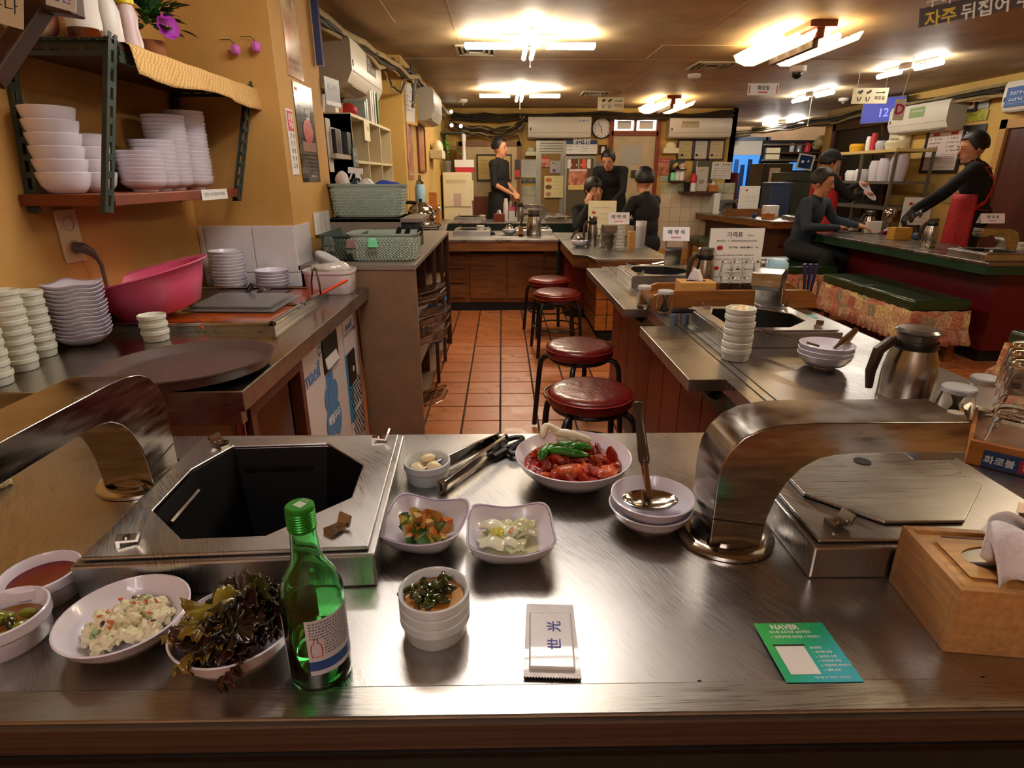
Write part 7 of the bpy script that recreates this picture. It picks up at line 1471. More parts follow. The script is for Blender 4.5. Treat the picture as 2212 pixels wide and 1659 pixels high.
# kitchen hatch in the peach wall
x, z, w_, h = dr(1655, 302, 1760, 420, 12.0); t = thing('hatch_cabinet', 'dark serving hatch with steel racks in the peach rear wall', 'cabinet', (x, 12.1, z)); M().bb(-w_/2, w_/2, 0, .08, -h/2, h/2).build('dark_recess', blackm, t, smooth=0)
M().bb(-w_/2, w_/2, -.1, 0, h*.12, h*.15).build('steel_shelf', steel2, t, smooth=0); M().bb(-w_/2, w_/2, -.1, 0, h*.40, h*.43).build('steel_shelf', steel2, t, smooth=0); M().bb(-w_*.46, -w_*.22, -.08, 0, h*.26, h*.36).bb(-w_*.46, -w_*.22, -.08, 0, h*.15, h*.24).build('cream_bins', ivory, t, smooth=0)
M().bb(0, w_*.3, -.02, 0, -h*.05, h*.1).build('blue_light_panel', bl, t, smooth=0)
t = thing('stock_shelf', 'dark plank shelf with bottles and wrapped bundles in the rear room', 'shelf', (py(1740, 330, 12.05).x, 12.05, py(1740, 330, 12.05).z)); M().bb(-.5, .55, -.12, .12, -.02, .01).build('board', woodd, t, smooth=0); sz_ = t.location.z+.011; sxx = t.location.x
for i, (dx, r_, hh, mt, lab) in enumerate(((-.28, .045, .16, milky, 'clear bottle with white cap on the rear plank shelf'), (-.14, .06, .15, mat('grey_pot', '8A8688', .3, .5), 'grey steel pot on the rear plank shelf'), (.02, .06, .17, redpr, 'red bag on the rear plank shelf'))): lathe_thing('container', lab, 'container', (sxx+dx, 12.05, sz_), [('body', [(.0005, 0), (r_, 0), (r_, hh*.8), (r_*.5, hh), (.0005, hh)], mt)])
m = M(); blob(m, (0, 0, .16), .15, (1, .7, 1.1), 16, 12, jit=.2); t = thing('net_bundle', 'large beige wrapped bundle on the rear plank shelf', 'bundle', (sxx+.25, 12.05, sz_)); m.build('bundle', mat('beige_wrap', '9A875A', .7, var=.5, vscale=12), t, sub=1)
b = wboard('laptop_sign', 'tilted blue printed board with pale border behind the seated man', 'sign', (1727, 336, 1752, 364), 9.0, navy, [('r', -.2, 0, .2, .2, inkw), ('r', .2, .1, .12, .16, inkw)], frame=paper, fw=.02); b.rotation_euler = (0, R(8), 0)
x, z, w_, h = dr(1648, 353, 1700, 446, 10.5); t = thing('grey_machine', 'grey steel machine with white notice in the rear room', 'machine', (x, 10.5, 0)); M().bb(-w_/2, w_/2, 0, .5, 0, z+h/2).build('body', mat('machine_grey', '4C4A46', .35, .6), t, smooth=0, bevel=.01); M().bb(-w_*.25, w_*.1, -.005, 0, z, z+h*.4).build('notice', paper, t, smooth=0)
x, z, w_, h = dr(1667, 394, 1706, 438, 8.6); t = thing('blue_bin', 'dark blue plastic bin with lid behind the wooden bar', 'bin', (x, 8.6, 0)); M().bb(-w_/2, w_/2, 0, .3, 0, z+h*.36).build('bin', mat('dusty_blue', '38425E', .5), t, smooth=0, bevel=.01); M().bb(-w_/2-.01, w_/2+.01, -.01, .31, z+h*.36, z+h/2).build('lid', mat('dusty_blue_lid', '424A60', .4), t, smooth=0, bevel=.01)
x, z, w_, h = dr(1700, 372, 1800, 450, 9.0); t = thing('grey_cabinet', 'olive grey metal cabinet behind the seated man', 'cabinet', (x, 9.0, 0)); M().bb(-w_/2, w_/2, 0, .5, 0, z+h/2).build('body', mat('olive_metal', '4A4A3C', .5, var=.1), t, smooth=0, bevel=.006); M().bb(-w_/2, w_/2, -.012, 0, z+h*.25, z+h*.27).build('rail', chrome, t, smooth=0)
# posts, dark door and TV on the right wall
t = struct(thing('door_3', 'dark brown wooden doorway on the right wall near the television', 'door', (XR-.01, 8.2, 0)), 'dark brown wooden doorway on the right wall near the television'); M().bb(-.04, 0, -.65, .65, 0, 1.8).build('door_leaf', mat('near_black_door', '1E1712', .5), t, smooth=0)
for y in (-.72, .65): M().bb(-.08, 0, y, y+.08, 0, 1.9).build('door_frame', woodd, t, smooth=0)
M().bb(-.08, 0, -.72, .73, 1.8, 1.92).build('door_frame', woodd, t, smooth=0)
tc_ = px(1890, 238, 4.45); t = thing('television', 'wall television showing a blue screen on the right', 'television', (4.55, tc_.y, tc_.z), -pi/2+.55); t.scale = (.8,)*3; M().box((0, 0, 0), (.62, .04, .36)).build('housing', black, t, smooth=0, bevel=.006); M().box((0, -.022, 0), (.58, .004, .32)).build('screen', mat('blue_screen', (.01, .015, .10), .5, emit=.3, ecol=(.04, .06, .75), var=.0), t, smooth=0); text('12', .16, t, upT(.02, -.04, -.026), mat('screen_text', (.1, .15, .9), .3, emit=.5, ecol=(.12, .2, 1)), bold=.02)
M().tube([(0, .02, -.1), (0, .15, -.35)], .03, 6).build('tv_bracket', woodd, t)
acx = 4.58
a0 = px(1925, 238, acx); a1 = px(2052, 225, acx); aircon('air conditioner on the right wall behind the letter D card', (XR-.004, (a0.y+a1.y)/2, 1.80), abs(a0.y-a1.y), .29, .22, -pi/2, [('r', .0, .2, .26, .36, mat('green_notice', '8AA06A', .5)), ('t', .0, .25, .2, .07, inkw)])
a = px(2190, 195, 4.6); aircon('air conditioner with blue sign at the top right edge', (XR-.004, a.y-.25, 1.87), .7, .27, .2, -pi/2, [('r', -.2, 0, .5, .6, mat('blue_notice', '2A5A9A', .5)), ('t', -.2, .12, .4, .12, inkw), ('t', -.2, -.08, .4, .1, inkw)])
def rboard(name, lab, cat, r, base, items=(), **k):
    a = px(r[0], (r[1]+r[3])/2, XR-.02); b = px(r[2], (r[1]+r[3])/2, XR-.02); zm = a.lerp(b, .5); t_ = px((r[0]+r[2])/2, r[1], XR-.02); u_ = px((r[0]+r[2])/2, r[3], XR-.02)
    return board(name, lab, cat, (XR-.012, zm.y, (t_.z+u_.z)/2), abs(a.y-b.y), t_.z-u_.z, base, items, rz=-pi/2, **k)
rboard('framed_picture', 'dark framed small picture beside the right air conditioner', 'picture', (2083, 212, 2108, 236), mat('cream_print', 'D2C4A8', .5), [('e', 0, 0, .4, .4, redpr)], frame=ink, fw=.03)
rboard('framed_picture', 'grey round edged picture right of the dark framed one', 'picture', (2113, 208, 2136, 234), mat('grey_blue_print', '9AA49E', .4)); rboard('poster', 'green yellow meadow poster under the framed pictures', 'poster', (2074, 240, 2131, 262), mat('meadow_print', 'A8A830', .5, var=.5, vscale=20))
b = rboard('price_board', 'large pink white price board on the right wall', 'menu', (1999, 283, 2072, 368), mat('pinkish_board', 'DCC8BC', .5), [('r', -.27, .42, .2, .07, redpr), ('r', .25, .42, .2, .07, redpr), ('r', 0, -.3, .9, .005, ink), ('t', .0, -.42, .4, .03, inkg)]+[('t', -.27+.52*i, .3-.1*j, .36, .05, ink) for i in range(2) for j in range(4)]+[('t', 0, -.1-.05*j, .8, .02, inkg) for j in range(4)], frame=ink, fw=.03)
rboard('poster', 'black poster with white lettering behind the waiter in red apron', 'poster', (2077, 270, 2120, 355), mat('black_poster_wall', '1A1616', .4), [('t', -.1, .32, .7, .1, inkw), ('e', -.2, .0, .3, .16, redpr), ('t', 0, -.3, .7, .03, inkw)])
rboard('notice', 'tan and teal notice below the price board', 'notice', (2040, 380, 2075, 440), mat('tan_notice', 'A8925A', .5), [('r', 0, .35, .6, .2, mat('teal_patch', '3E7A78', .5)), ('t', 0, 0, .7, .06, inkg), ('t', 0, -.2, .7, .06, inkg)])
a = px(2165, 260, XR-.1); t = thing('brown_door', 'reddish brown wooden folding door at the right edge', 'door', (XR-.002, 5.42, 0)); M().bb(-.03, 0, -.55, .45, 0, 1.62).build('door_leaf', mat('reddish_wood', '4A2014', .4, var=.3, stretch=(1, 1, .2)), t, smooth=0); M().bb(-.06, 0, .45, .53, 0, 1.70).bb(-.06, 0, -.55, .53, 1.62, 1.70).build('door_trim', mat('tan_trim', 'B88A4A', .5), t, smooth=0)
# steel rack with cups behind the bar
RXk = 4.1
ra = px(1925, 330, RXk); 
t = thing('steel_rack', 'grey steel rack of cups and tubs behind the right bar', 'rack', (4.42, 7.15, 0)); t.scale = (1, .73, 1); gr_ = mat('grey_rack_steel', '6A6258', .45, .4)
for y in (-.75, .1, .75):
    for x in (-.2, .2): M().bb(x-.015, x+.015, y-.015, y+.015, 0, 1.48).build('post', gr_, t, smooth=0)
for z in (.55, .86, 1.13, 1.46): M().bb(-.22, .22, -.77, .77, z-.015, z+.015).build('shelf', gr_ if z != 1.46 else mat('tan_shelf_cloth', 'C0A468', .7), t, smooth=0)
for i, (y, r_, h, mt, lab, zz) in enumerate(((5.65, .09, .27, mat('pale_grey_cups', 'B4AAB0', .4), 'tall grey white cup column at the rack near end', 1.146), (5.95, .085, .24, mat('pale_cups_b', 'C4BCC4', .4), 'white cup column second on the rack', 1.146), (6.18, .075, .22, mat('pale_cups_c', 'D0C8CE', .4), 'white cup column third on the rack', 1.146), (6.5, .10, .13, whitep, 'short stack of white bowls on the rack', 1.146), (6.78, .09, .12, whitep, 'short white bowl stack at the rack far end', 1.146), (5.8, .12, .09, ivory, 'cream tub on top of the steel rack', 1.476), (6.15, .07, .10, mat('clear_grey', 'A8A8AC', .3), 'grey container on top of the steel rack', 1.476), (6.38, .035, .19, redpr, 'red squeeze bottle on the steel rack', 1.476), (6.5, .035, .16, whitep, 'white bottle with red cap on the steel rack', 1.476), (6.8, .09, .09, mat('yellow_cloth', 'D8A020', .7), 'yellow cloth heap on the steel rack', 1.476))):
    lathe_thing('container', lab, 'container', (4.32, 7.15+(y-6.28)*.75, zz), [('body', [(.0005, 0), (r_*.85, 0), (r_, h*.7), (r_*.8, h), (.0005, h)], mt)])
t = thing('ivory_meter_box', 'ivory meter box on the right wall past the rack', 'box', (XR-.01, 7.85-.45, 1.5)); M().bb(-.12, 0, -.14, .14, -.25, .2).build('box', ivory, t, smooth=0, bevel=.03); M().bb(-.124, -.12, -.08, .08, .02, .12).build('window', inkg, t, smooth=0)
# low kitchen counters behind the bar
# ---- bar top items
zb = .691
def bt(x, y): return pz(x, y, zb)
p = bt(2003, 533); thermos(p.x, p.y, zb, 'steel thermos jug on the right bar near the tissue box', .05, .21)
p = bt(1955, 518); tissue_box(p.x-.04, p.y+.03, zb, 'orange tan wooden tissue box on the right bar', mat('light_orange_wood', 'D09A44', .4), .15, .1, .1, tis=False)
t = thing('blue_pouch', 'dark blue pouch between tissue box and thermos on the bar', 'pouch', bt(1984, 522)+V((0, .03, 0))); m = M(); blob(m, (0, 0, .04), .045, (1, .7, 1.0), jit=.12); m.build('pouch', navy, t, sub=1)
t = board('menu_sheet', 'white menu sheet leaning on the right bar', 'menu', (bt(1965, 506).x, bt(1965, 506).y-.02, zb+.165), .24, .32, paper, [('e', -.25, .33, .14, .08, redpr)]+[('t', .1, .33-.1*i, .5, .03, inkg) for i in range(6)], rz=-.15)
for i in range(6): glass(bt(1965, 505).x-.1+.055*i, bt(1965, 510).y+.16, zb, f'upturned glass behind the bar tissue box, {["first","second","third","fourth","fifth","sixth"][i]} from the left', 'glasses on the right bar')
p = bt(1890, 505); t = thing('napkin_stand', 'white folded napkin stand on the right bar', 'napkins', (p.x, p.y+.05, zb)); M().bb(-.07, .07, -.02, .02, 0, .11).build('napkins', paper, t, smooth=0, bevel=.004); t = thing('maroon_rest', 'maroon triangular wooden rest beside the napkin stand', 'stand', (p.x+.09, p.y-.02, zb)); m = M(); m.prism([(-.06, 0), (.06, 0), (.06, .05), (.02, .055)], -.03, .03, T=UP).build('rest', burg, t, smooth=0)
p = bt(1873, 502); thermos(p.x, p.y, zb, 'dim steel thermos jug behind the napkin stand', .05, .2)
t = thing('glass_jar_cluster', 'shiny upturned steel ladle stand behind the napkins', 'ladle', (bt(1918, 503).x-.02, bt(1918, 503).y, zb)); m = M(); blob(m, (0, 0, .18), .06, (1, 1, .8), jit=.2); m.build('scoop', chrome, t, sub=1); M().cyl((0, 0, 0), .03, .15, 12).build('holder', chrome, t)
for i, (xp, yp, lab) in enumerate(((1822, 503, 'white plate of food before the seated man'), (1845, 499, 'small white bowl before the seated man'))): p = bt(xp, yp); stack(0, 0, 1+i, bw if i == 0 else cupb, .012, 'side_dish', lab, 'dishes before the seated man', pos=V((p.x, p.y, zb)), z=zb, cat='dish')
g = grill(3.215, 3.83, 0, 'square grill on the right bar beside the steel hood', zt=.69); h5 = hood(py(2172, 545, 3.92).x, 3.92, pi, 'steel hood on the right bar with reserved card', z=.69, L=-.04)
reserved(2147, 472, 3.90, .16, .062, 'reserved card on the right bar hood beside red apron')
p = bt(2205, 545); stack(0, 0, 2, cupb, .03, 'white_cup', 'white cup at the right edge of the bar', 'cups at the right bar edge', pos=V((p.x+.03, p.y+.06, zb)), z=zb, cat='cup')
# wooden bar items
def wt(x, y): return pz(x, y, zb)
p = wt(1658, 473); tissue_box(p.x, p.y, zb, 'orange tissue box at the wooden bar corner', woodo, .13, .1, .07)
p = wt(1630, 471); M_ = thing('blue_pouch', 'small blue pouch beside the orange tissue box on the wooden bar', 'pouch', p); m = M(); blob(m, (0, 0, .035), .045, (1, .7, .9), jit=.1); m.build('pouch', navy, M_, sub=1)
t = thing('divider_board', 'brown divider board on the wooden bar', 'board', wt(1600, 466)); m = M(); m.prism([(-.25, 0), (.35, 0), (.3, .09), (-.2, .09)], -.01, .01, T=UP).build('board', woodm, t, smooth=0)
board('menu_sheet', 'white menu sheet on the wooden bar', 'menu', (wt(1632, 468).x, wt(1632, 468).y+.3, zb+.20), .27, .36, paper, [('e', -.15, .35, .12, .07, redpr), ('t', .1, .1, .5, .03, inkg), ('t', .1, -.05, .5, .03, inkg)], rz=-.1)
for i, (xp, k_) in enumerate(((1552, pi*.92), (1515, pi*.9))): p = wt(xp, 459-i*4); hood(p.x+(.12 if i else 0), p.y-.15 if i else p.y, k_ if i else -.1, ['curved dark steel hood on the wooden bar', 'second curved hood farther along the wooden bar'][i], z=.69, wd=.1)
p = wt(1680, 474); grill(p.x+.25, 7.35, 0, 'small grill on the wooden bar beside the orange tissue box', zt=.69)
t = thing('white_tub', 'white tub and napkins behind the orange tissue box', 'tub', wt(1672, 472)+V((.05, .25, 0))); M().bb(-.09, .09, -.06, .06, 0, .15).build('tub', whitep, t, smooth=0, bevel=.01)
t = thing('paper_roll', 'white standing card holder on the wooden bar', 'card holder', wt(1545, 462)+V((0, .0, 0))); M().bb(-.04, .04, -.02, .02, 0, .28).build('card', paper, t, smooth=0)
# ================================================================ PEOPLE
def capsule(m, a, b, ra, rb):
    a = V(a); b = V(b); d = b-a; n = 5; pts = []; sc = []
    if d.length < 1e-5: d = V((0, 0, 1e-3)); b = a+d
    u = d.normalized()
    for k in (.98, .75, .4): pts.append(a-u*ra*k); sc.append(ra*math.sqrt(max(.02, 1-k*k)))
    for i in range(n): pts.append(a.lerp(b, i/(n-1))); sc.append(ra+(rb-ra)*i/(n-1))
    for k in (.4, .75, .98): pts.append(b+u*rb*k); sc.append(rb*math.sqrt(max(.02, 1-k*k)))
    m.tube(pts, 1.0, 12, scales=sc)
def make_body(name, prims, mats, root, vox=.011):
    m = M(); k = 0
    for p in prims:
        if p[0] == 'c': capsule(m, p[1], p[2], p[3], p[4])
        else: q = M(); q.sph((0, 0, 0), 1, 16, 12); m.add([(v[0]*p[2][0], v[1]*p[2][1], v[2]*p[2][2]) for v in q.v], q.f, Matrix.Translation(p[1]) @ (p[4] if len(p) > 4 else Matrix()))
    o = m.build(name, mats, root, smooth=0)
    md = o.modifiers.new('r', 'REMESH'); md.mode = 'VOXEL'; md.voxel_size = vox; s_ = o.modifiers.new('s', 'SMOOTH'); s_.iterations = 3; s_.factor = .5
    bpy.context.view_layer.update(); me = bpy.data.meshes.new_from_object(o.evaluated_get(bpy.context.evaluated_depsgraph_get())); o.modifiers.clear(); o.data = me
    n = len(me.polygons); c = np.empty(n*3, 'f'); me.polygons.foreach_get('center', c); c = c.reshape(n, 3); best = np.full(n, 1e9); idx = np.zeros(n, 'i')
    for p in prims:
        if p[0] == 'c':
            a = np.array(p[1]); b = np.array(p[2]); d = b-a; t_ = np.clip(((c-a)@d)/max(1e-9, d@d), 0, 1); dist = np.linalg.norm(c-(a+t_[:, None]*d), axis=1)-(p[3]+(p[4]-p[3])*t_); mi = p[5]
        else:
            R3 = np.array((p[4] if len(p) > 4 else Matrix()).to_3x3()); q = (c-np.array(p[1]))@R3; r_ = np.array(p[2]); kk = np.linalg.norm(q/r_, axis=1); dist = (kk-1)*np.linalg.norm(q, axis=1)/np.maximum(kk, 1e-6); mi = p[3]
        b_ = dist < best; best[b_] = dist[b_]; idx[b_] = mi
    while len(me.materials): me.materials.pop()
    for q in mats: me.materials.append(q)
    me.polygons.foreach_set('material_index', idx); me.polygons.foreach_set('use_smooth', [True]*n); me.update()
    return o
def person(lab, loc_, rz, J, mats, headrot=(0, 0), hair=True, sleeve=1.0, glove=2, apron=None, cap=None, vox=.011):
    """J: joints in the figure's own frame, front = -Y. mats: top, trousers, skin, shoes"""
    t = thing('person', lab, 'person', loc_, rz); P_ = []; g = lambda k: V(J[k])
    ch, pv, nk, hd = g('chest'), g('pelvis'), g('neck'), g('head')
    ax = (ch-pv).normalized(); qr = ax.to_track_quat('Z', 'X').to_matrix().to_4x4() if abs(ax.x) > .35 or abs(ax.y) > .35 else Matrix()
    tilt = V((0, 0, 1)).rotation_difference(ax).to_matrix().to_4x4()
    P_ += [('e', ch, (.17, .115, .17), 0, tilt), ('e', ch.lerp(pv, .5), (.145, .105, .17), 0, tilt), ('e', pv, (.165, .125, .13), 1, tilt)]
    P_ += [('c', ch+ax*.1, nk, .075, .055, 0), ('c', nk, hd-V((0, 0, .06)), .05, .048, 2)]
    for s_ in ('l', 'r'):
        sh_, el, wr_ = g('sh'+s_), g('el'+s_), g('wr'+s_); cut = sh_.lerp(el, 1)
        P_ += [('c', ch+ax*.08, sh_, .085, .062, 0), ('c', sh_, el, .056, .043, 0)]
        if sleeve >= 1: P_ += [('c', el, wr_, .043, .031, 0)]
        else: P_ += [('c', el, wr_, .036, .025, 2)]
        hdir = V(J.get('hd'+s_, tuple((wr_-el).normalized()))).normalized(); up_ = V(J.get('pn'+s_, (0, 0, 1))); side = hdir.cross(up_).normalized(); pn = side.cross(hdir).normalized(); thb = V(J.get('th'+s_, tuple(side)))
        pm = wr_+hdir*.055
        P_ += [('c', wr_, wr_+hdir*.03, .024, .026, glove), ('c', wr_+hdir*.04-side*.018, wr_+hdir*.075-side*.02, .018, .016, glove), ('c', wr_+hdir*.04+side*.018, wr_+hdir*.075+side*.02, .018, .016, glove), ('c', wr_+hdir*.03, wr_+hdir*.08, .02, .018, glove)]
        for i, ln in enumerate((.062, .072, .068, .052)):
            b0_ = wr_+hdir*.082+side*(-.030+.02*i); k1 = b0_+hdir*ln*.5-pn*.006; k2 = k1+(hdir*.7-pn*.75).normalized()*ln*.5
            P_ += [('c', b0_, k1, .0095, .0085, glove), ('c', k1, k2, .0085, .007, glove)]
        tb = wr_+hdir*.03-side*.028; P_ += [('c', tb, tb+(hdir*.7-side*.7-pn*.2).normalized()*.035, .012, .010, glove), ('c', tb+(hdir*.7-side*.7-pn*.2).normalized()*.035, tb+(hdir*.95-side*.5-pn*.4).normalized()*.062, .010, .008, glove)]
        hp, kn, an = g('hp'+s_), g('kn'+s_), g('an'+s_)
        P_ += [('c', hp, kn, .092, .062, 1), ('c', kn, an, .062, .042, 1), ('c', an-V((0, -.02, .03)), an+V((0, -.14, -.045)), .04, .032, 3)]
    hr = Matrix.Rotation(headrot[0], 4, 'Z') @ Matrix.Rotation(headrot[1], 4, 'X')
    def H(v): return hd+(hr @ V(v))
    P_ += [('e', H((0, .008, .02)), (.077, .093, .098), 2, hr), ('e', H((0, -.022, -.045)), (.056, .062, .062), 2, hr), ('c', H((0, -.088, .012)), H((0, -.102, -.018)), .008, .012, 2), ('e', H((.077, .012, -.005)), (.012, .022, .032), 2, hr), ('e', H((-.077, .012, -.005)), (.012, .022, .032), 2, hr), ('e', H((0, -.078, -.052)), (.022, .012, .008), 2, hr), ('e', H((0, -.068, -.088)), (.022, .018, .018), 2, hr)]
    make_body('body', P_, mats, t, vox)
    for sx_ in (-1, 1):
        m = M(); m.sph((0, 0, 0), 1, 10, 8); M().add([(v[0]*.011, v[1]*.008, v[2]*.0048) for v in m.v], m.f, Matrix.Translation(H((sx_*.031, -.080, .016))) @ hr).build('eye', mat('eye_white', 'B8ACA4', .4), t); M().add([(v[0]*.006, v[1]*.005, v[2]*.006) for v in m.v], m.f, Matrix.Translation(H((sx_*.031, -.087, .016))) @ hr).build('iris', ink, t)
        M().add([(v[0]*.018, v[1]*.006, v[2]*.004) for v in m.v], m.f, Matrix.Translation(H((sx_*.031, -.084, .036))) @ hr).build('eyebrow', hairm, t)
    m = M(); m.sph((0, 0, 0), 1, 10, 8); M().add([(v[0]*.022, v[1]*.006, v[2]*.005) for v in m.v], m.f, Matrix.Translation(H((0, -.088, -.05))) @ hr).build('mouth', mat('lips', '9A4A40', .5), t)
    if hair:
        m = M(); rows = 12; seg = 24; vs = []
        for j in range(rows+1):
            for i in range(seg):
                a = 2*pi*i/seg; fr_ = max(0, -sin(a)); lim = (2.35 if hair != 'long' else 2.75)-1.35*max(0, min(1, (fr_-.1)*1.6))-.45*max(0, 1-abs(fr_-.05)*6)*(hair != 'long'); th = lim*j/rows
                vs.append(H((.086*sin(th)*cos(a), .012+.102*sin(th)*sin(a)+.004, .028+.104*cos(th))))
        m.add(vs, [(j*seg+i, j*seg+(i+1) % seg, (j+1)*seg+(i+1) % seg, (j+1)*seg+i) for j in range(rows) for i in range(seg)]).build('hair', hairm, t, solid=.012, smooth=70)
    if cap:
        m = M(); q = M(); q.sph((0, 0, 0), 1, 20, 12); m.add([(v[0]*.094, v[1]*.108, max(0, v[2])*.10) for v in q.v], q.f, Matrix.Translation(H((0, .01, .045))) @ hr); m.add([(v[0]*.07, v[1]*.06, v[2]*.006) for v in q.v], q.f, Matrix.Translation(H((0, -.11, .05))) @ hr); m.build('cap', cap, t)
    return t
blk = mat('black_shirt_cloth', '101012', .85, var=.3, bump=.3, bscale=30); blk2 = mat('black_trouser_cloth', '0C0C0E', .85, bump=.2, bscale=30); gsw = mat('grey_blue_sweater', '2E3A48', .9, var=.25, vscale=40, bump=.4, bscale=120); dtr = mat('dark_grey_trouser', '17181A', .85, bump=.2, bscale=40); shoe = mat('dark_shoe', '141210', .5)
apr = mat('red_patterned_apron', 'B01C22', .7, var=.4, vscale=60); strap_m = mat('red_strap', 'C8202C', .6)
def stand(h=1.65, **k):
    s_ = h/1.65; J = dict(pelvis=(0, 0, .93), chest=(0, 0, 1.24), neck=(0, .0, 1.40), head=(0, -.015, 1.535), shl=(.175, 0, 1.34), shr=(-.175, 0, 1.34), ell=(.22, .02, 1.07), elr=(-.22, .02, 1.07), wrl=(.2, -.1, .86), wrr=(-.2, -.1, .86), hpl=(.085, 0, .87), hpr=(-.085, 0, .87), knl=(.09, -.01, .48), knr=(-.09, -.01, .48), anl=(.09, .01, .085), anr=(-.09, .01, .085))
    J.update(k); return {a: (tuple(q*s_ for q in b) if a[:2] not in ('hd', 'pn', 'th') else b) for a, b in J.items()}
def sit(z=.45, lean=.1, **k):
    J = dict(pelvis=(0, 0, z+.11), chest=(0, -lean*.6, z+.42), neck=(0, -lean, z+.57), head=(0, -lean-.03, z+.70), shl=(.175, -lean, z+.51), shr=(-.175, -lean, z+.51), ell=(.24, -lean-.12, z+.28), elr=(-.24, -lean-.12, z+.28), wrl=(.14, -lean-.33, z+.3), wrr=(-.14, -lean-.33, z+.3), hpl=(.09, -.02, z+.09), hpr=(-.09, -.02, z+.09), knl=(.12, -.42, z+.07), knr=(-.12, -.42, z+.07), anl=(.12, -.44, .085), anr=(-.12, -.44, .085))
    J.update(k); return J
# 1 standing waiter between the rear counter and the hatch panel, looking to the right
c = py(1078, 320, 8.0)
t = person('person in loose black clothes and long dark apron standing with hands at waist', (c.x, 8.0, 0), R(65), stand(c.z/1.535*1.65, ell=(.20, -.02, 1.10), elr=(-.20, -.02, 1.10), wrl=(.05, -.20, 1.0), wrr=(-.05, -.20, .98), hdl=(-.7, -.5, -.4), hdr=(.7, -.5, -.4)), [blk, blk2, skin, shoe], (0, .1), sleeve=0, vox=.013)
M().lathe([(.16, 1.0), (.17, .8), (.19, .6), (.2, .5)], 24, sy=.85).build('long_apron', blk2, t)
# 2 seated woman leaning on her hand
c = py(1270, 420, 6.55)
t = person('person in a black jacket seated at the counter with a hand raised to the face', (c.x, 6.65, 0), R(20), sit(.36, .12, elr=(-.24, -.26, .67), wrr=(-.10, -.22, .90), hdr=(.2, .1, 1), ell=(.26, -.2, .66), wrl=(.12, -.42, .70)), [blk, blk2, skin, shoe], (R(10), .15), hair='long')
# 3 dark clothed figure bending by the door
c = py(1345, 356, 8.0)
t = person('person in black bending over beside the wooden back door', (c.x-.05, 8.25, 0), R(-25), stand(1.68, chest=(0, -.16, 1.16), neck=(0, -.28, 1.27), head=(0, -.36, 1.36), shl=(.175, -.22, 1.24), shr=(-.175, -.22, 1.24), ell=(.2, -.30, 1.0), elr=(-.2, -.30, 1.0), wrl=(.1, -.42, .86), wrr=(-.1, -.42, .86)), [blk, blk2, skin, shoe], (0, .5), vox=.013)
# 4 seated man in black seen from behind
c = py(1395, 402, 5.8); s4 = dup(s0, (c.x+.06, 5.85, 0), .4, 'oxblood round stool under the seated person seen from behind')
t = person('person in black seated with back to the camera at the middle island', (c.x+.06, 5.85, 0), R(222), sit(.455, .06, ell=(.25, -.18, .74), elr=(-.25, -.18, .74)), [blk, blk2, skin, shoe], (R(-20), .05))
# 5 man in the grey blue sweater
c = py(1790, 402, 5.6)
t = person('person in a grey blue sweater seated at the bar with a hand on the counter', (c.x-.13, 5.72, 0), R(38), sit(.44, .10, shr=(-.19, -.1, .96), elr=(-.30, -.18, .76), wrr=(-.04, -.34, .755), hdr=(1, -.25, -.02), pnr=(0, 0, 1), ell=(.30, -.16, .80), wrl=(.34, -.36, .76), knl=(.12, -.40, .50), knr=(-.16, -.36, .50), anl=(.12, -.30, .085), anr=(-.16, -.26, .085)), [gsw, dtr, skin, shoe], (R(8), .22), vox=.0095)
# 6 staff member behind holding plates
c = py(1797, 352, 6.75)
t = person('person in black with dark cap and red apron holding white plates at the rack', (c.x-.03, 6.75, 0), R(85), stand((c.z)/1.535*1.65, shl=(.17, -.02, 1.33), ell=(.16, -.26, 1.16), wrl=(.08, -.42, 1.27), elr=(-.18, -.26, 1.12), wrr=(-.08, -.42, 1.17), hdl=(0, -1, .2), hdr=(0, -1, .1)), [blk, blk2, skin, shoe], (0, .1), cap=mat('dark_navy_cap', '14181E', .8))
M().lathe([(.165, 1.2), (.17, 1.0), (.18, .7), (.19, .55)], 24, sy=.85).build('red_apron', apr, t)
for i, (dz, nm_) in enumerate(((1.24, 'upper'), (1.15, 'lower'))):
    q = Matrix.Translation(t.location) @ Matrix.Rotation(R(85), 4, 'Z') @ V((.07-.14*i, -.52*c.z/1.535, dz*c.z/1.535)); b = thing('plate', f'{nm_} white plate held by the staff member at the rack', 'plate', q, 0, 'plates held by the staff member'); b.rotation_euler = (R(38), R(30), 0); M().lathe([(.0005, 0), (.05, 0), (.085, .015), (.083, .018), (.0005, .005)], 28).build('plate', white, b)
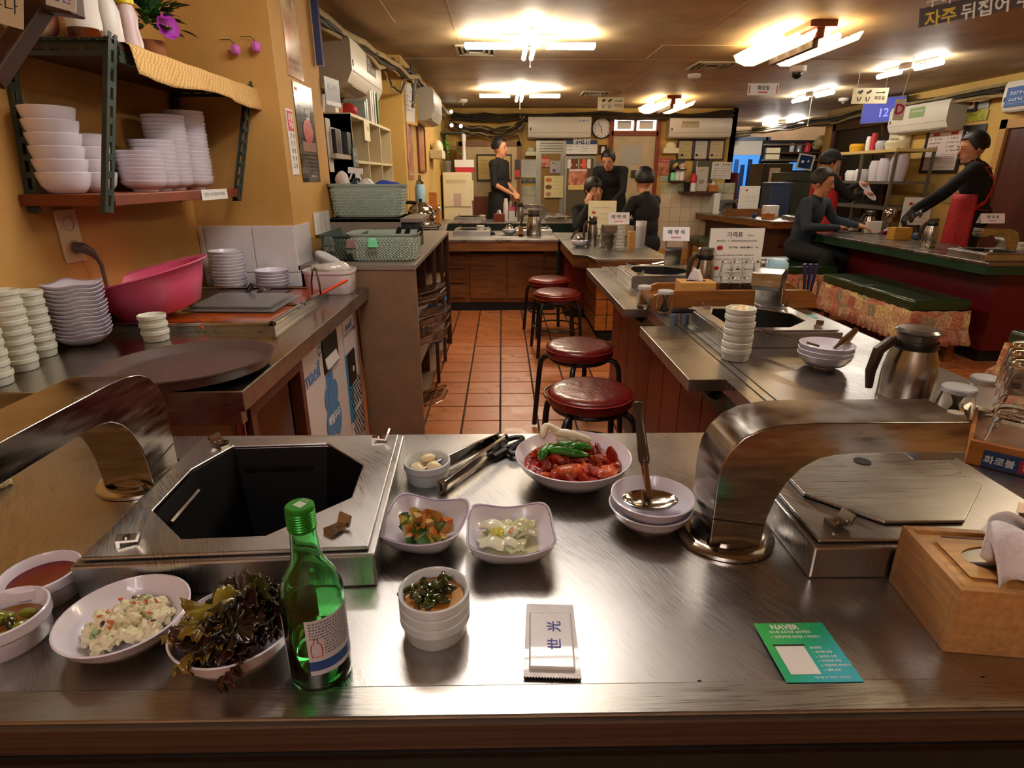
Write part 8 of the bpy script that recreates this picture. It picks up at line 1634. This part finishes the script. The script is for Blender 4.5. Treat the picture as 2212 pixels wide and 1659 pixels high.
# 7 waiter in red apron reaching over the bar
c = py(2130, 325, 4.9)
gl = mat('dark_glove', '121214', .4)
t = person('person in black shirt and red strapped apron reaching over the bar with dark gloves', (c.x+.10, 4.98, 0), R(-128), stand((c.z+.03)/1.50*1.65, chest=(0, -.05, 1.22), neck=(0, -.10, 1.37), head=(0, -.13, 1.49), shl=(.175, -.08, 1.32), shr=(-.18, -.10, 1.31), ell=(.34, -.24, 1.15), elr=(-.20, -.26, 1.10), wrl=(.50, -.42, 1.0), wrr=(-.02, -.38, .98), hdr=(.4, -.6, -.6), hdl=(.5, -.5, -.8)), [blk, blk2, skin, shoe, gl], (R(25), .25), glove=4, vox=.0095)
kk = (c.z+.03)/1.50
def f(u, v): a = -pi/2+(u-.5)*3.5; r_ = .185+.03*v+.006*sin(u*18); return (r_*cos(a)*kk, (r_*.82*sin(a)-.03+.01*v)*kk, (1.12-.52*v)*kk)
M().grid(f, 24, 10).build('apron_skirt', apr, t, solid=.004, smooth=70)
def st(pts, w_=.02): M().sweep([V(p)*kk for p in pts], [(-w_, -.003), (w_, -.003), (w_, .003), (-w_, .003)], up=None).build('apron_strap', strap_m, t, smooth=0)
st([(-.09, -.09, 1.39), (-.11, -.015, 1.345), (-.06, .062, 1.25), (.03, .078, 1.15), (.12, .055, 1.06), (.168, -.02, .99)]); st([(.09, -.09, 1.39), (.11, -.015, 1.345), (.06, .068, 1.25), (-.03, .084, 1.15), (-.12, .058, 1.06), (-.168, -.02, .99)]); st([(-.11, -.01, 1.34), (0, .035, 1.33), (.11, -.01, 1.34)], .014); st([(-.172, -.02, 1.0), (-.12, .07, .99), (0, .108, .985), (.12, .07, .99), (.172, -.02, 1.0)], .014)
# 8 small figure by the blue doorway
c = py(1576, 385, 10.6)
t = person('small distant person in dark clothes and maroon apron by the blue doorway', (c.x, 10.6, 0), R(60), stand((c.z-.02)/1.535*1.65, wrl=(.1, -.2, 1.0), wrr=(-.1, -.2, 1.0)), [blk, blk2, skin, shoe], vox=.016)
M().lathe([(.17, 1.25), (.17, 1.0), (.18, .7), (.2, .5)], 20, sy=.9).build('maroon_apron', mat('maroon_apron', '5A1218', .8), t)
